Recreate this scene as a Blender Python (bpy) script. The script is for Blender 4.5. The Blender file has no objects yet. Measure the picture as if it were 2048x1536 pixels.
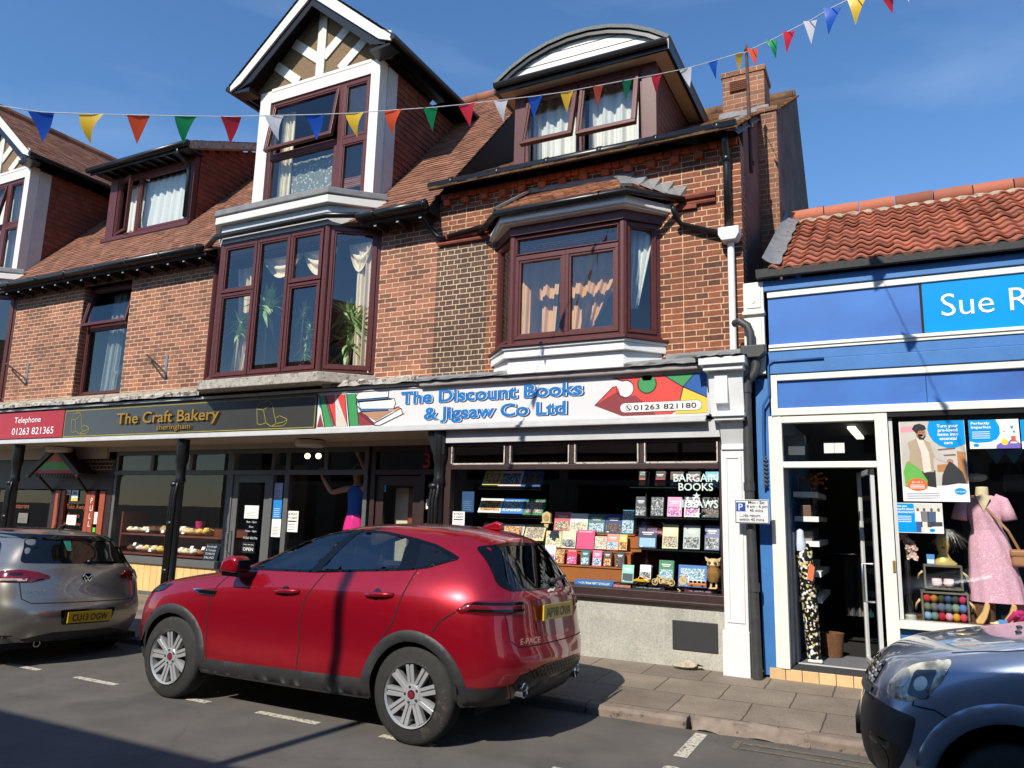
import bpy, bmesh, math, random
from mathutils import Vector, Matrix
from mathutils.bvhtree import BVHTree
from mathutils.geometry import delaunay_2d_cdt
R = math.radians
sc = bpy.context.scene
COL = sc.collection
# ---------------------------------------------------------------- camera
YAW, PITCH, ROLL, FPX, EYE = R(27.09847), R(9.86138), R(1.47812), 1495.623, 1.73967
f = Vector((-math.sin(YAW)*math.cos(PITCH), math.cos(YAW)*math.cos(PITCH), math.sin(PITCH)))
r = Vector((math.cos(YAW), math.sin(YAW), 0)); u = r.cross(f)
r2 = r*math.cos(ROLL)+u*math.sin(ROLL); u2 = u*math.cos(ROLL)-r*math.sin(ROLL)
cam = bpy.data.objects.new('camera', bpy.data.cameras.new('camera')); COL.objects.link(cam)
cam.matrix_world = Matrix(((r2.x, u2.x, -f.x, 0), (r2.y, u2.y, -f.y, 0), (r2.z, u2.z, -f.z, EYE), (0, 0, 0, 1)))
cam.data.sensor_width = 36; cam.data.lens = FPX/2048*36
cam.data.clip_start = .05; cam.data.clip_end = 2000
sc.camera = cam
# ---------------------------------------------------------------- sky and sun
SUN_EL, SUN_DX = 41, .11          # sun stands over the opposite roofs, a little to the left
w = bpy.data.worlds.new('World'); sc.world = w; w.use_nodes = True
nt = w.node_tree; nt.nodes.clear()
out = nt.nodes.new('ShaderNodeOutputWorld'); bg = nt.nodes.new('ShaderNodeBackground')
sky = nt.nodes.new('ShaderNodeTexSky'); sky.sky_type = 'NISHITA'; sky.sun_disc = False
sd = Vector((-SUN_DX, -1, math.tan(R(SUN_EL))*math.hypot(1, SUN_DX))).normalized()
sky.sun_elevation = R(SUN_EL); sky.sun_rotation = math.atan2(sd.x, sd.y)
sky.air_density = 1.0; sky.dust_density = .1; sky.ozone_density = 4; sky.altitude = 20
tc = nt.nodes.new('ShaderNodeTexCoord'); mp = nt.nodes.new('ShaderNodeMapping'); mp.inputs['Scale'].default_value = (1.2, 1.2, 5)
mp.inputs['Rotation'].default_value = (.3, .5, .2)
nz = nt.nodes.new('ShaderNodeTexNoise'); nz.inputs['Scale'].default_value = 1.6; nz.inputs['Detail'].default_value = 7; nz.inputs['Distortion'].default_value = .6
rp = nt.nodes.new('ShaderNodeValToRGB'); rp.color_ramp.elements[0].position = .5; rp.color_ramp.elements[1].position = .95
rp.color_ramp.elements[1].color = (.17, .17, .17, 1)
mx = nt.nodes.new('ShaderNodeMixRGB'); mx.inputs['Color2'].default_value = (7, 8, 9.5, 1)
nt.links.new(tc.outputs['Generated'], mp.inputs['Vector']); nt.links.new(mp.outputs[0], nz.inputs['Vector'])
nt.links.new(nz.outputs['Fac'], rp.inputs[0]); nt.links.new(rp.outputs[0], mx.inputs['Fac'])
hs = nt.nodes.new('ShaderNodeHueSaturation'); hs.inputs['Saturation'].default_value = 1.14; nt.links.new(sky.outputs[0], hs.inputs['Color']); nt.links.new(hs.outputs[0], mx.inputs['Color1']); nt.links.new(mx.outputs[0], bg.inputs[0]); nt.links.new(bg.outputs[0], out.inputs[0])
bg.inputs[1].default_value = .145
sl = bpy.data.lights.new('sun', 'SUN'); sl.energy = 4.6; sl.angle = R(.53); sl.color = (1, .94, .84)
so = bpy.data.objects.new('sun', sl); COL.objects.link(so)
so.rotation_euler = (-sd).to_track_quat('-Z', 'Y').to_euler()
sc.view_settings.view_transform = 'Standard'; sc.view_settings.look = 'None'
sc.view_settings.exposure = .32; sc.view_settings.gamma = 1
sc.render.engine = 'CYCLES'
sc.cycles.max_bounces = 8; sc.cycles.transparent_max_bounces = 24
sc.cycles.caustics_reflective = False; sc.cycles.caustics_refractive = False
rnd = random.Random(7)
# ---------------------------------------------------------------- materials
def lin(c):
    return tuple((x/255/12.92 if x/255 <= .04045 else ((x/255+.055)/1.055)**2.4) for x in c)
_M = {}
class NB:
    def __init__(s, name):
        s.m = bpy.data.materials.new(name); s.m.use_nodes = True; s.t = s.m.node_tree; s.t.nodes.clear()
        s.o = s.n('OutputMaterial'); s.p = s.n('BsdfPrincipled'); s.l(s.p, 0, s.o, 0)
    def n(s, k, **kw):
        x = s.t.nodes.new('ShaderNode'+k)
        for a, b in kw.items():
            if hasattr(x, a): setattr(x, a, b)
            else: x.inputs[a.replace('_', ' ')].default_value = b
        return x
    def l(s, a, ao, b, bi): s.t.links.new(a.outputs[ao], b.inputs[bi])
    def noise(s, scale, detail=4, vec=None, rough=.55):
        x = s.n('TexNoise', Scale=scale, Detail=detail, Roughness=rough)
        if vec is None:
            vec = s.n('TexCoord'); s.l(vec, 'Object', x, 'Vector')
        else: s.l(vec, 0, x, 'Vector')
        return x
    def mixc(s, fac, a, b, blend='MIX'):
        x = s.n('MixRGB', blend_type=blend)
        for i, v in ((0, fac), (1, a), (2, b)):
            if isinstance(v, tuple) and not hasattr(v[0], 'outputs'): x.inputs[i].default_value = (*v[:3], 1)
            elif isinstance(v, (int, float)): x.inputs[i].default_value = v
            else: s.l(v[0], v[1], x, i)
        return (x, 0)
    def ramp(s, src, stops):
        x = s.n('ValToRGB'); e = x.color_ramp.elements
        while len(e) < len(stops): e.new(.5)
        for k, (p, c) in enumerate(stops):
            e[k].position = p; e[k].color = (*(c if isinstance(c, tuple) else (c, c, c)), 1)
        s.l(src[0], src[1], x, 0); return (x, 0)
    def bump(s, src, strength, dist=.01):
        b = s.n('Bump', Strength=strength, Distance=dist); s.l(src[0], src[1], b, 'Height'); s.l(b, 0, s.p, 'Normal'); return b
    def base(s, src):
        if isinstance(src[0], (int, float)): s.p.inputs['Base Color'].default_value = (*src, 1)
        else: s.l(src[0], src[1], s.p, 'Base Color')
def mat(name, rgb, rough=.6, var=.12, scale=6., bump=0, bscale=90., metal=0., coat=0., spots=None, spec=None, tint=0., alt=None):
    """plain procedural surface: base colour with soft mottling, optional wear spots and fine bump"""
    if name in _M: return _M[name]
    b = NB(name); c = lin(rgb)
    n1 = b.noise(scale, 6)
    lo = tuple(x*(1-var) for x in c); hi = tuple(min(1, x*(1+var)) for x in (lin(alt) if alt else c))
    col = b.ramp((n1, 'Fac'), [(.3, lo), (.7, hi)])
    if spots:                      # (rgb, threshold, scale)
        n2 = b.noise(spots[2], 8, rough=.7)
        fac = b.ramp((n2, 'Fac'), [(spots[1], 0.), (min(1, spots[1]+.06), 1.)])
        col = b.mixc(fac, col, lin(spots[0]))
    if tint:
        a = b.n('Attribute', attribute_name='tint')
        t = b.ramp((a, 'Fac'), [(0., 1-tint), (1., 1+tint)])
        col = b.mixc(1., col, t, 'MULTIPLY')
    b.base(col); b.p.inputs['Roughness'].default_value = rough; b.p.inputs['Metallic'].default_value = metal
    if coat: b.p.inputs['Coat Weight'].default_value = coat; b.p.inputs['Coat Roughness'].default_value = .03
    if spec is not None: b.p.inputs['Specular IOR Level'].default_value = spec
    if bump:
        n3 = b.noise(bscale, 4); b.bump((n3, 'Fac'), bump, .004)
    _M[name] = b.m; return b.m
def mat_brick(name, c1, c2, mortar, bw=.225, rh=.075, ms=.006, offset=.5, squash=1., sf=2, stain=None, bumps=.6, soot=.25):
    if name in _M: return _M[name]
    b = NB(name)
    uv = b.n('UVMap')
    nzv = b.noise(9, 3); 
    jig = b.n('MixRGB', blend_type='ADD'); jig.inputs[0].default_value = .012
    b.l(uv, 0, jig, 1); b.l(nzv, 'Color', jig, 2)
    t = b.n('TexBrick', offset=offset, squash=squash, squash_frequency=sf, Scale=1., Mortar_Size=ms, Mortar_Smooth=.15, Bias=-.1, Brick_Width=bw, Row_Height=rh)
    b.l(jig, 0, t, 'Vector')
    t.inputs['Color1'].default_value = (*lin(c1), 1); t.inputs['Color2'].default_value = (*lin(c2), 1); t.inputs['Mortar'].default_value = (*lin(mortar), 1)
    big = b.noise(1.3, 5); fine = b.noise(38, 5)
    col = b.mixc(1., (t, 'Color'), b.ramp((big, 'Fac'), [(.3, 1-soot), (.7, 1+soot*.6)]), 'MULTIPLY')
    col = b.mixc(1., col, b.ramp((fine, 'Fac'), [(.25, .72), (.75, 1.25)]), 'MULTIPLY')
    if stain:
        n2 = b.noise(stain[2], 7, rough=.65)
        col = b.mixc(b.ramp((n2, 'Fac'), [(stain[1], 0.), (stain[1]+.2, .75)]), col, lin(stain[0]))
    b.base(col); b.p.inputs['Roughness'].default_value = .9
    inv = b.n('Math', operation='MULTIPLY_ADD'); b.l(t, 'Fac', inv, 0); inv.inputs[1].default_value = -1.; b.l(fine, 'Fac', inv, 2)
    b.bump((inv, 0), bumps, .008)
    _M[name] = b.m; return b.m
def mat_glass(name, ior=1.6, tint=(.93, .95, .95), rough=0., bumpy=0):
    if name in _M: return _M[name]
    b = NB(name); b.t.nodes.remove(b.p)
    f0 = 1.7*((ior-1)/(ior+1))**2; lw = b.n('LayerWeight', Blend=.5); pw = b.n('Math', operation='POWER'); b.l(lw, 'Facing', pw, 0); pw.inputs[1].default_value = 5.; fr = b.n('Math', operation='MULTIPLY_ADD'); b.l(pw, 0, fr, 0); fr.inputs[1].default_value = 1-f0; fr.inputs[2].default_value = f0; tr = b.n('BsdfTransparent'); tr.inputs[0].default_value = (*tint, 1)
    gl = b.n('BsdfGlossy', Roughness=rough); mx = b.n('MixShader')
    nz = b.noise(1.1, 2); bp = b.n('Bump', Strength=.02 if not bumpy else bumpy, Distance=.03); b.l(nz, 'Fac', bp, 'Height')
    b.l(bp, 0, gl, 'Normal')
    b.l(fr, 0, mx, 0); b.l(tr, 0, mx, 1); b.l(gl, 0, mx, 2); b.l(mx, 0, b.o, 0)
    _M[name] = b.m; return b.m
def mat_emit(name, rgb, st):
    if name in _M: return _M[name]
    b = NB(name); b.p.inputs['Base Color'].default_value = (*lin(rgb), 1)
    b.p.inputs['Emission Color'].default_value = (*lin(rgb), 1); b.p.inputs['Emission Strength'].default_value = st
    _M[name] = b.m; return b.m
# ---------------------------------------------------------------- mesh builder
class MB:
    def __init__(s): s.v = []; s.f = []; s.mi = []; s.tn = []; s.T = None; s.k = 0; s.tint = .5
    def av(s, p):
        p = Vector(p)
        if s.T is not None: p = s.T @ p
        s.v.append(p); return len(s.v)-1
    def face(s, idx): s.f.append(tuple(idx)); s.mi.append(s.k); s.tn.append(s.tint)
    def poly(s, pts): s.face([s.av(p) for p in pts]); return s
    def box(s, x0, x1, y0, y1, z0, z1):
        i = [s.av(p) for p in ((x0,y0,z0),(x1,y0,z0),(x1,y1,z0),(x0,y1,z0),(x0,y0,z1),(x1,y0,z1),(x1,y1,z1),(x0,y1,z1))]
        for q in ((0,3,2,1),(4,5,6,7),(0,1,5,4),(1,2,6,5),(2,3,7,6),(3,0,4,7)): s.face([i[a] for a in q])
        return s
    def prism(s, pts, a, b, ax='y'):
        m = {'y': lambda p, t: (p[0], t, p[1]), 'x': lambda p, t: (t, p[0], p[1]), 'z': lambda p, t: (p[0], p[1], t)}[ax]
        A = [s.av(m(p, a)) for p in pts]; B = [s.av(m(p, b)) for p in pts]; n = len(pts)
        s.face(A[::-1]); s.face(B)
        for i in range(n): s.face((A[i], A[(i+1) % n], B[(i+1) % n], B[i]))
        return s
    def bar(s, p, q, w, h, up=(0, 0, 1)):
        p = Vector(p); q = Vector(q); d = (q-p).normalized(); up = Vector(up)
        a = d.cross(up); a = a.normalized() if a.length > 1e-6 else Vector((1, 0, 0)); c = a.cross(d)
        A = [s.av(p+a*x*w/2+c*y*h/2) for x, y in ((-1,-1),(1,-1),(1,1),(-1,1))]
        B = [s.av(q+a*x*w/2+c*y*h/2) for x, y in ((-1,-1),(1,-1),(1,1),(-1,1))]
        s.face(A[::-1]); s.face(B)
        for i in range(4): s.face((A[i], A[(i+1) % 4], B[(i+1) % 4], B[i]))
        return s
    def tube(s, path, rad, n=8, cap=True):
        P = [Vector(p) for p in path]; rs = rad if isinstance(rad, (list, tuple)) else [rad]*len(P); rings = []
        prev = None
        for i, p in enumerate(P):
            d = (P[min(i+1, len(P)-1)]-P[max(i-1, 0)]).normalized()
            a = d.cross(Vector((0, 0, 1)) if abs(d.z) < .95 else Vector((0, 1, 0))).normalized()
            if prev is not None:
                a2 = (prev - d*prev.dot(d))
                if a2.length > 1e-4: a = a2.normalized()
            prev = a; c = d.cross(a)
            rings.append([s.av(p+a*rs[i]*math.cos(2*math.pi*k/n)+c*rs[i]*math.sin(2*math.pi*k/n)) for k in range(n)])
        for A, B in zip(rings, rings[1:]):
            for k in range(n): s.face((A[k], A[(k+1) % n], B[(k+1) % n], B[k]))
        if cap: s.face(rings[0][::-1]); s.face(rings[-1])
        return s
    def lathe(s, prof, c=(0, 0, 0), n=20, ax='z', cap=True):
        rings = []
        for rr, h in prof:
            ring = []
            for k in range(n):
                a = 2*math.pi*k/n; x, y = rr*math.cos(a), rr*math.sin(a)
                p = {'z': (x, y, h), 'y': (x, h, y), 'x': (h, x, y)}[ax]
                ring.append(s.av((c[0]+p[0], c[1]+p[1], c[2]+p[2])))
            rings.append(ring)
        for A, B in zip(rings, rings[1:]):
            for k in range(n): s.face((A[k], A[(k+1) % n], B[(k+1) % n], B[k]))
        if cap and prof[0][0] > 1e-5: s.face(rings[0][::-1])
        if cap and prof[-1][0] > 1e-5: s.face(rings[-1])
        return s
    def ball(s, c, rx, ry=None, rz=None, n=10, m=7):
        ry = ry or rx; rz = rz or rx; rings = []
        for j in range(m+1):
            t = math.pi*j/m
            rings.append([s.av((c[0]+rx*math.sin(t)*math.cos(2*math.pi*k/n), c[1]+ry*math.sin(t)*math.sin(2*math.pi*k/n), c[2]-rz*math.cos(t))) for k in range(n)])
        for A, B in zip(rings, rings[1:]):
            for k in range(n): s.face((A[k], A[(k+1) % n], B[(k+1) % n], B[k]))
        return s
    def grid(s, fn, nu, nv):
        g = [[s.av(fn(i/nu, j/nv)) for i in range(nu+1)] for j in range(nv+1)]
        for j in range(nv):
            for i in range(nu): s.face((g[j][i], g[j][i+1], g[j+1][i+1], g[j+1][i]))
        return s
    def text(s, txt, o, size, ux=(1, 0, 0), uy=(0, 0, 1), ext=.002, off=0., align='LEFT', width=None, shear=0., res=3, space=1.):
        """lettering as geometry: o = anchor on the baseline; ux / uy = reading and up directions"""
        cu = bpy.data.curves.new('t', 'FONT'); cu.body = txt; cu.size = 1; cu.align_x = 'LEFT'; cu.resolution_u = res
        cu.offset = off; cu.extrude = 0; cu.shear = shear; cu.space_character = space
        ob = bpy.data.objects.new('t', cu); me = bpy.data.meshes.new_from_object(ob)
        X = Vector(ux).normalized(); Y = Vector(uy).normalized(); N = X.cross(Y); o = Vector(o)
        if len(me.vertices):
            xs = [v.co.x for v in me.vertices]; x0, x1 = min(xs), max(xs); k = size
            kx = width/(x1-x0) if width else k
            sh = {'LEFT': x0, 'CENTER': (x0+x1)/2, 'RIGHT': x1}[align]
            base = len(s.v)
            for v in me.vertices: s.av(o+X*(v.co.x-sh)*kx+Y*v.co.y*k+N*ext)
            for p in me.polygons: s.face([base+i for i in p.vertices])
        bpy.data.objects.remove(ob); bpy.data.meshes.remove(me); bpy.data.curves.remove(cu)
        return s
    def build(s, name, mats, parent=None, smooth=False, bevel=0., kind=None, label=None, seg=2):
        me = bpy.data.meshes.new(name); me.from_pydata([tuple(v) for v in s.v], [], s.f)
        for m in (mats if isinstance(mats, (list, tuple)) else [mats]): me.materials.append(m)
        me.polygons.foreach_set('material_index', s.mi)
        if smooth: me.polygons.foreach_set('use_smooth', [True]*len(s.f))
        uvl = me.uv_layers.new(name='UVMap'); uv = uvl.data
        for p in me.polygons:
            n = p.normal
            if abs(n.z) > .999: U, V = Vector((1, 0, 0)), Vector((0, 1, 0))
            else:
                U = Vector((0, 0, 1)).cross(n).normalized(); V = n.cross(U)
            for li in p.loop_indices:
                c = me.vertices[me.loops[li].vertex_index].co; uv[li].uv = (c.dot(U), c.dot(V))
        if any(t != .5 for t in s.tn):
            a = me.attributes.new('tint', 'FLOAT', 'FACE'); a.data.foreach_set('value', s.tn)
        me.validate(); me.update()
        if smooth and smooth is not True:
            me.set_sharp_from_angle(angle=R(smooth))
        o = bpy.data.objects.new(name, me); COL.objects.link(o)
        if bevel:
            md = o.modifiers.new('bevel', 'BEVEL'); md.width = bevel; md.segments = seg; md.limit_method = 'ANGLE'; md.angle_limit = R(40)
        if parent is not None: attach(o, parent)
        if kind: o['kind'] = kind
        if label: o['label'] = label
        return o
_INV = {}
def attach(o, parent):
    o.parent = parent
    if parent.name in _INV: o.matrix_parent_inverse = _INV[parent.name]
def thing(name, label, cat, loc=(0, 0, 0), rz=0, group=None, local=False):
    o = bpy.data.objects.new(name, None); COL.objects.link(o); o.location = loc; o.rotation_euler = (0, 0, rz); o.empty_display_size = .2
    o['label'] = label; o['category'] = cat
    if group: o['group'] = group
    if not local: _INV[o.name] = (Matrix.Translation(loc) @ Matrix.Rotation(rz, 4, 'Z')).inverted()
    return o
def tag(o, label, cat, group=None):
    o['label'] = label; o['category'] = cat
    if group: o['group'] = group
    return o
def dup(root, offset, label, group=None):
    def cp(o, par):
        c = o.copy(); COL.objects.link(c)
        if par is not None: c.parent = par; c.matrix_parent_inverse = o.matrix_parent_inverse
        for ch in o.children: cp(ch, c)
        return c
    c = cp(root, None); c.location = root.location + Vector(offset); c['label'] = label
    if group: c['group'] = group
    return c
def tiles(mb, O, U, V, lu, lv, tw=.165, e=.1, lift=.016, ur=None, jit=.004, k=0, under=1):
    """courses of plain clay tiles on a slope: every tile its own wedge with a little play"""
    O = Vector(O); U = Vector(U).normalized(); V = Vector(V).normalized(); N = U.cross(V)
    rows = int(math.ceil(lv/e))
    for j in range(rows):
        v0 = j*e; v1 = min((j+1)*e+.015, lv); a, b = ur(v0+e*.5) if ur else (0, lu)
        if b-a < .03: continue
        x = a - (tw/2 if j % 2 else 0)
        while x < b:
            x0 = max(x, a)+.0015; x1 = min(x+tw, b)-.0015; x += tw
            if x1-x0 < .02: continue
            l = lift+rnd.uniform(-jit, jit); l2 = l+rnd.uniform(-jit, jit)*.6; d = rnd.uniform(-.004, .004)
            mb.tint = rnd.gauss(.5, .2); mb.k = k
            p = [O+U*x0+V*(v0+d)+N*l, O+U*x1+V*(v0+d)+N*l2, O+U*x1+V*v1+N*.004, O+U*x0+V*v1+N*.004]
            i = [mb.av(q) for q in p]; j0 = mb.av(O+U*x0+V*(v0+d)); j1 = mb.av(O+U*x1+V*(v0+d))
            mb.face(i); mb.face((j0, j1, i[1], i[0]))
    mb.tint = .5; mb.k = under
    pts0 = []; pts1 = []
    for j in range(0, rows+1, max(1, rows//8)):
        v = min(j*e, lv); a, b = ur(v) if ur else (0, lu)
        pts0.append(O+U*a+V*v-N*.004); pts1.append(O+U*b+V*v-N*.004)
    mb.poly(pts1[:1]*0+[*pts0[::-1], *pts1]) if len(pts0) > 1 else None
    mb.k = 0
# ================================================================ shared materials
m_brick = mat_brick('brick_orange', (164, 106, 80), (106, 70, 56), (216, 188, 156), stain=((92, 66, 52), .55, 2.2))
m_brickd = mat_brick('brick_dark', (96, 72, 58), (72, 54, 46), (206, 180, 148), squash=.5, sf=2, soot=.3)
m_brickb = mat_brick('brick_red', (144, 84, 58), (86, 56, 44), (208, 172, 134), bw=.24, squash=.62, sf=2, stain=((86, 52, 40), .58, 3))
m_brickt = mat_brick('brick_tarred', (112, 80, 70), (92, 68, 60), (98, 76, 68), ms=.004, bumps=.35, soot=.5)
m_brickp = mat_brick('brick_pier', (150, 100, 74), (112, 78, 62), (176, 150, 122), soot=.35, stain=((92, 84, 66), .55, 4))
m_rubbed = mat('rubbed_brick', (160, 74, 46), .85, .22, 12, bump=.4)
m_mould = mat('moulded_brick', (122, 62, 44), .85, .3, 9, bump=.5)
m_tile = mat('clay_tile', (144, 96, 72), .9, .22, 3.5, bump=.35, tint=.45, spots=((166, 128, 62), .63, 1.7), alt=(118, 80, 62))
m_tileh = mat('hung_tile', (116, 62, 44), .85, .2, 4, bump=.3, tint=.3)
m_tilem = mat('mossy_tile', (128, 92, 70), .9, .3, 5, bump=.6, tint=.4, spots=((150, 118, 56), .52, 5))
m_dark = mat('roof_felt', (38, 33, 30), .9)
m_maroon = mat('maroon_upvc', (88, 45, 42), .38, .12, 14, spots=((104, 62, 56), .66, 30), spec=.4)
m_white = mat('white_paint', (214, 210, 200), .45, .04, 5, spots=((186, 178, 164), .68, 9))
m_upvcw = mat('white_upvc', (236, 236, 232), .35, .03, 3, spots=((196, 192, 182), .72, 7))
m_greyw = mat('grey_white_board', (188, 188, 186), .5, .08, 5, spots=((140, 136, 130), .66, 11))
m_lead = mat('lead', (120, 120, 119), .6, .2, 7, bump=.5, bscale=25, spots=((96, 96, 94), .6, 12))
m_black = mat('black_gutter', (26, 26, 27), .32, .2, 12)
m_iron = mat('black_iron', (20, 20, 20), .38, .35, 40, bump=.9, bscale=60)
m_stone = mat('weathered_stone', (158, 144, 124), .9, .22, 6, bump=.8, bscale=40, spots=((92, 82, 70), .56, 9))
m_flake = mat('flaking_cornice', (176, 170, 160), .8, .25, 9, bump=.9, bscale=30, spots=((88, 82, 76), .5, 11))
m_wood = mat('weathered_sill', (166, 160, 148), .85, .25, 12, bump=.7, bscale=50, spots=((104, 98, 90), .55, 16))
m_cream = mat('cream_soffit', (190, 178, 160), .6, .06, 3, spots=((160, 146, 126), .66, 5))
m_grey = mat('grey_frame', (92, 92, 90), .45, .08, 6)
m_dbrown = mat('dark_brown_timber', (50, 30, 26), .5, .25, 10, spots=((80, 52, 42), .66, 14))
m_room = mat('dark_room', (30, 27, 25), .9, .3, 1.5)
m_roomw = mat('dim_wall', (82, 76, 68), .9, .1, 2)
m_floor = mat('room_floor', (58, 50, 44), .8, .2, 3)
m_glass = mat_glass('window_glass', 1.78, (.95, .97, .97))
m_shopglass = mat_glass('shop_glass', 1.42, (.95, .97, .96))
m_obsc = mat_glass('obscured_glass', 1.9, (.75, .8, .82), .25, .6)
m_net = mat('net_curtain', (218, 220, 212), .9, .05, 20)
m_drape = mat('cream_drape', (222, 206, 176), .9, .06, 6)
m_peach = mat('peach_drape', (214, 166, 116), .9, .05, 5)
def bars(mb, x0, x1, z0, z1, w, y0, y1):
    mb.box(x0, x1, y0, y1, z0, z0+w); mb.box(x0, x1, y0, y1, z1-w, z1)
    mb.box(x0, x0+w, y0, y1, z0+w, z1-w); mb.box(x1-w, x1, y0, y1, z0+w, z1-w)
def win(mb, gl, x0, x1, z0, z1, cells, of=.045, sf=.058, y=0, gk=None):
    if of: bars(mb, x0, x1, z0, z1, of, y, y+.075)
    for n, c in enumerate(cells):
        a, b, p, q = c[:4]
        if sf:
            bars(mb, a, b, p, q, sf*.62, y-.016, y+.055); bars(mb, a+sf*.62, b-sf*.62, p+sf*.62, q-sf*.62, sf*.38, y-.004, y+.05)
        e = sf*.9
        gl.k = c[4] if len(c) > 4 else 0
        gl.poly([(a+e, y+.03, p+e), (b-e, y+.03, p+e), (b-e, y+.03, q-e), (a+e, y+.03, q-e)]); gl.k = 0
def facet(p, q, z=0):
    """local frame of an upright face from p to q seen from the street: x along it, y inwards, z up"""
    p = Vector((*p, z)); q = Vector((*q, z)); x = (q-p).normalized(); y = Vector((0, 0, 1)).cross(x)
    return Matrix(((x.x, y.x, 0, p.x), (x.y, y.y, 0, p.y), (0, 0, 1, z), (0, 0, 0, 1))), (q-p).length
def wall(mb, X0, X1, Z0, Z1, y0, y1, ops):
    xs = sorted({X0, X1, *[v for o in ops for v in o[:2]]}); 
    for a, b in zip(xs, xs[1:]):
        zs = sorted((o[2], o[3]) for o in ops if o[0] <= a+1e-6 and o[1] >= b-1e-6); z = Z0
        for p, q in zs:
            if p > z: mb.box(a, b, y0, y1, z, p)
            z = q
        if z < Z1: mb.box(a, b, y0, y1, z, Z1)
def sheet(x0, x1, z0, z1, y, folds, amp, nx=60, nz=4, hem=0., sw=None):
    mb = MB(); ph = rnd.uniform(0, 6)
    def fn(s, t):
        a = x0+(x1-x0)*s
        w = math.sin(s*folds*6.283+ph)+.4*math.sin(s*folds*2.7*6.283+1)
        z = z0+(z1-z0)*t+hem*w*(1-t)
        if sw: a, z = sw(s, t, a, z)
        return (a, y+amp*w*(1.15-.4*t), z)
    mb.grid(fn, nx, nz); return mb
def gut(mb, path, rad=.06): mb.tube(path, rad, 10)
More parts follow.
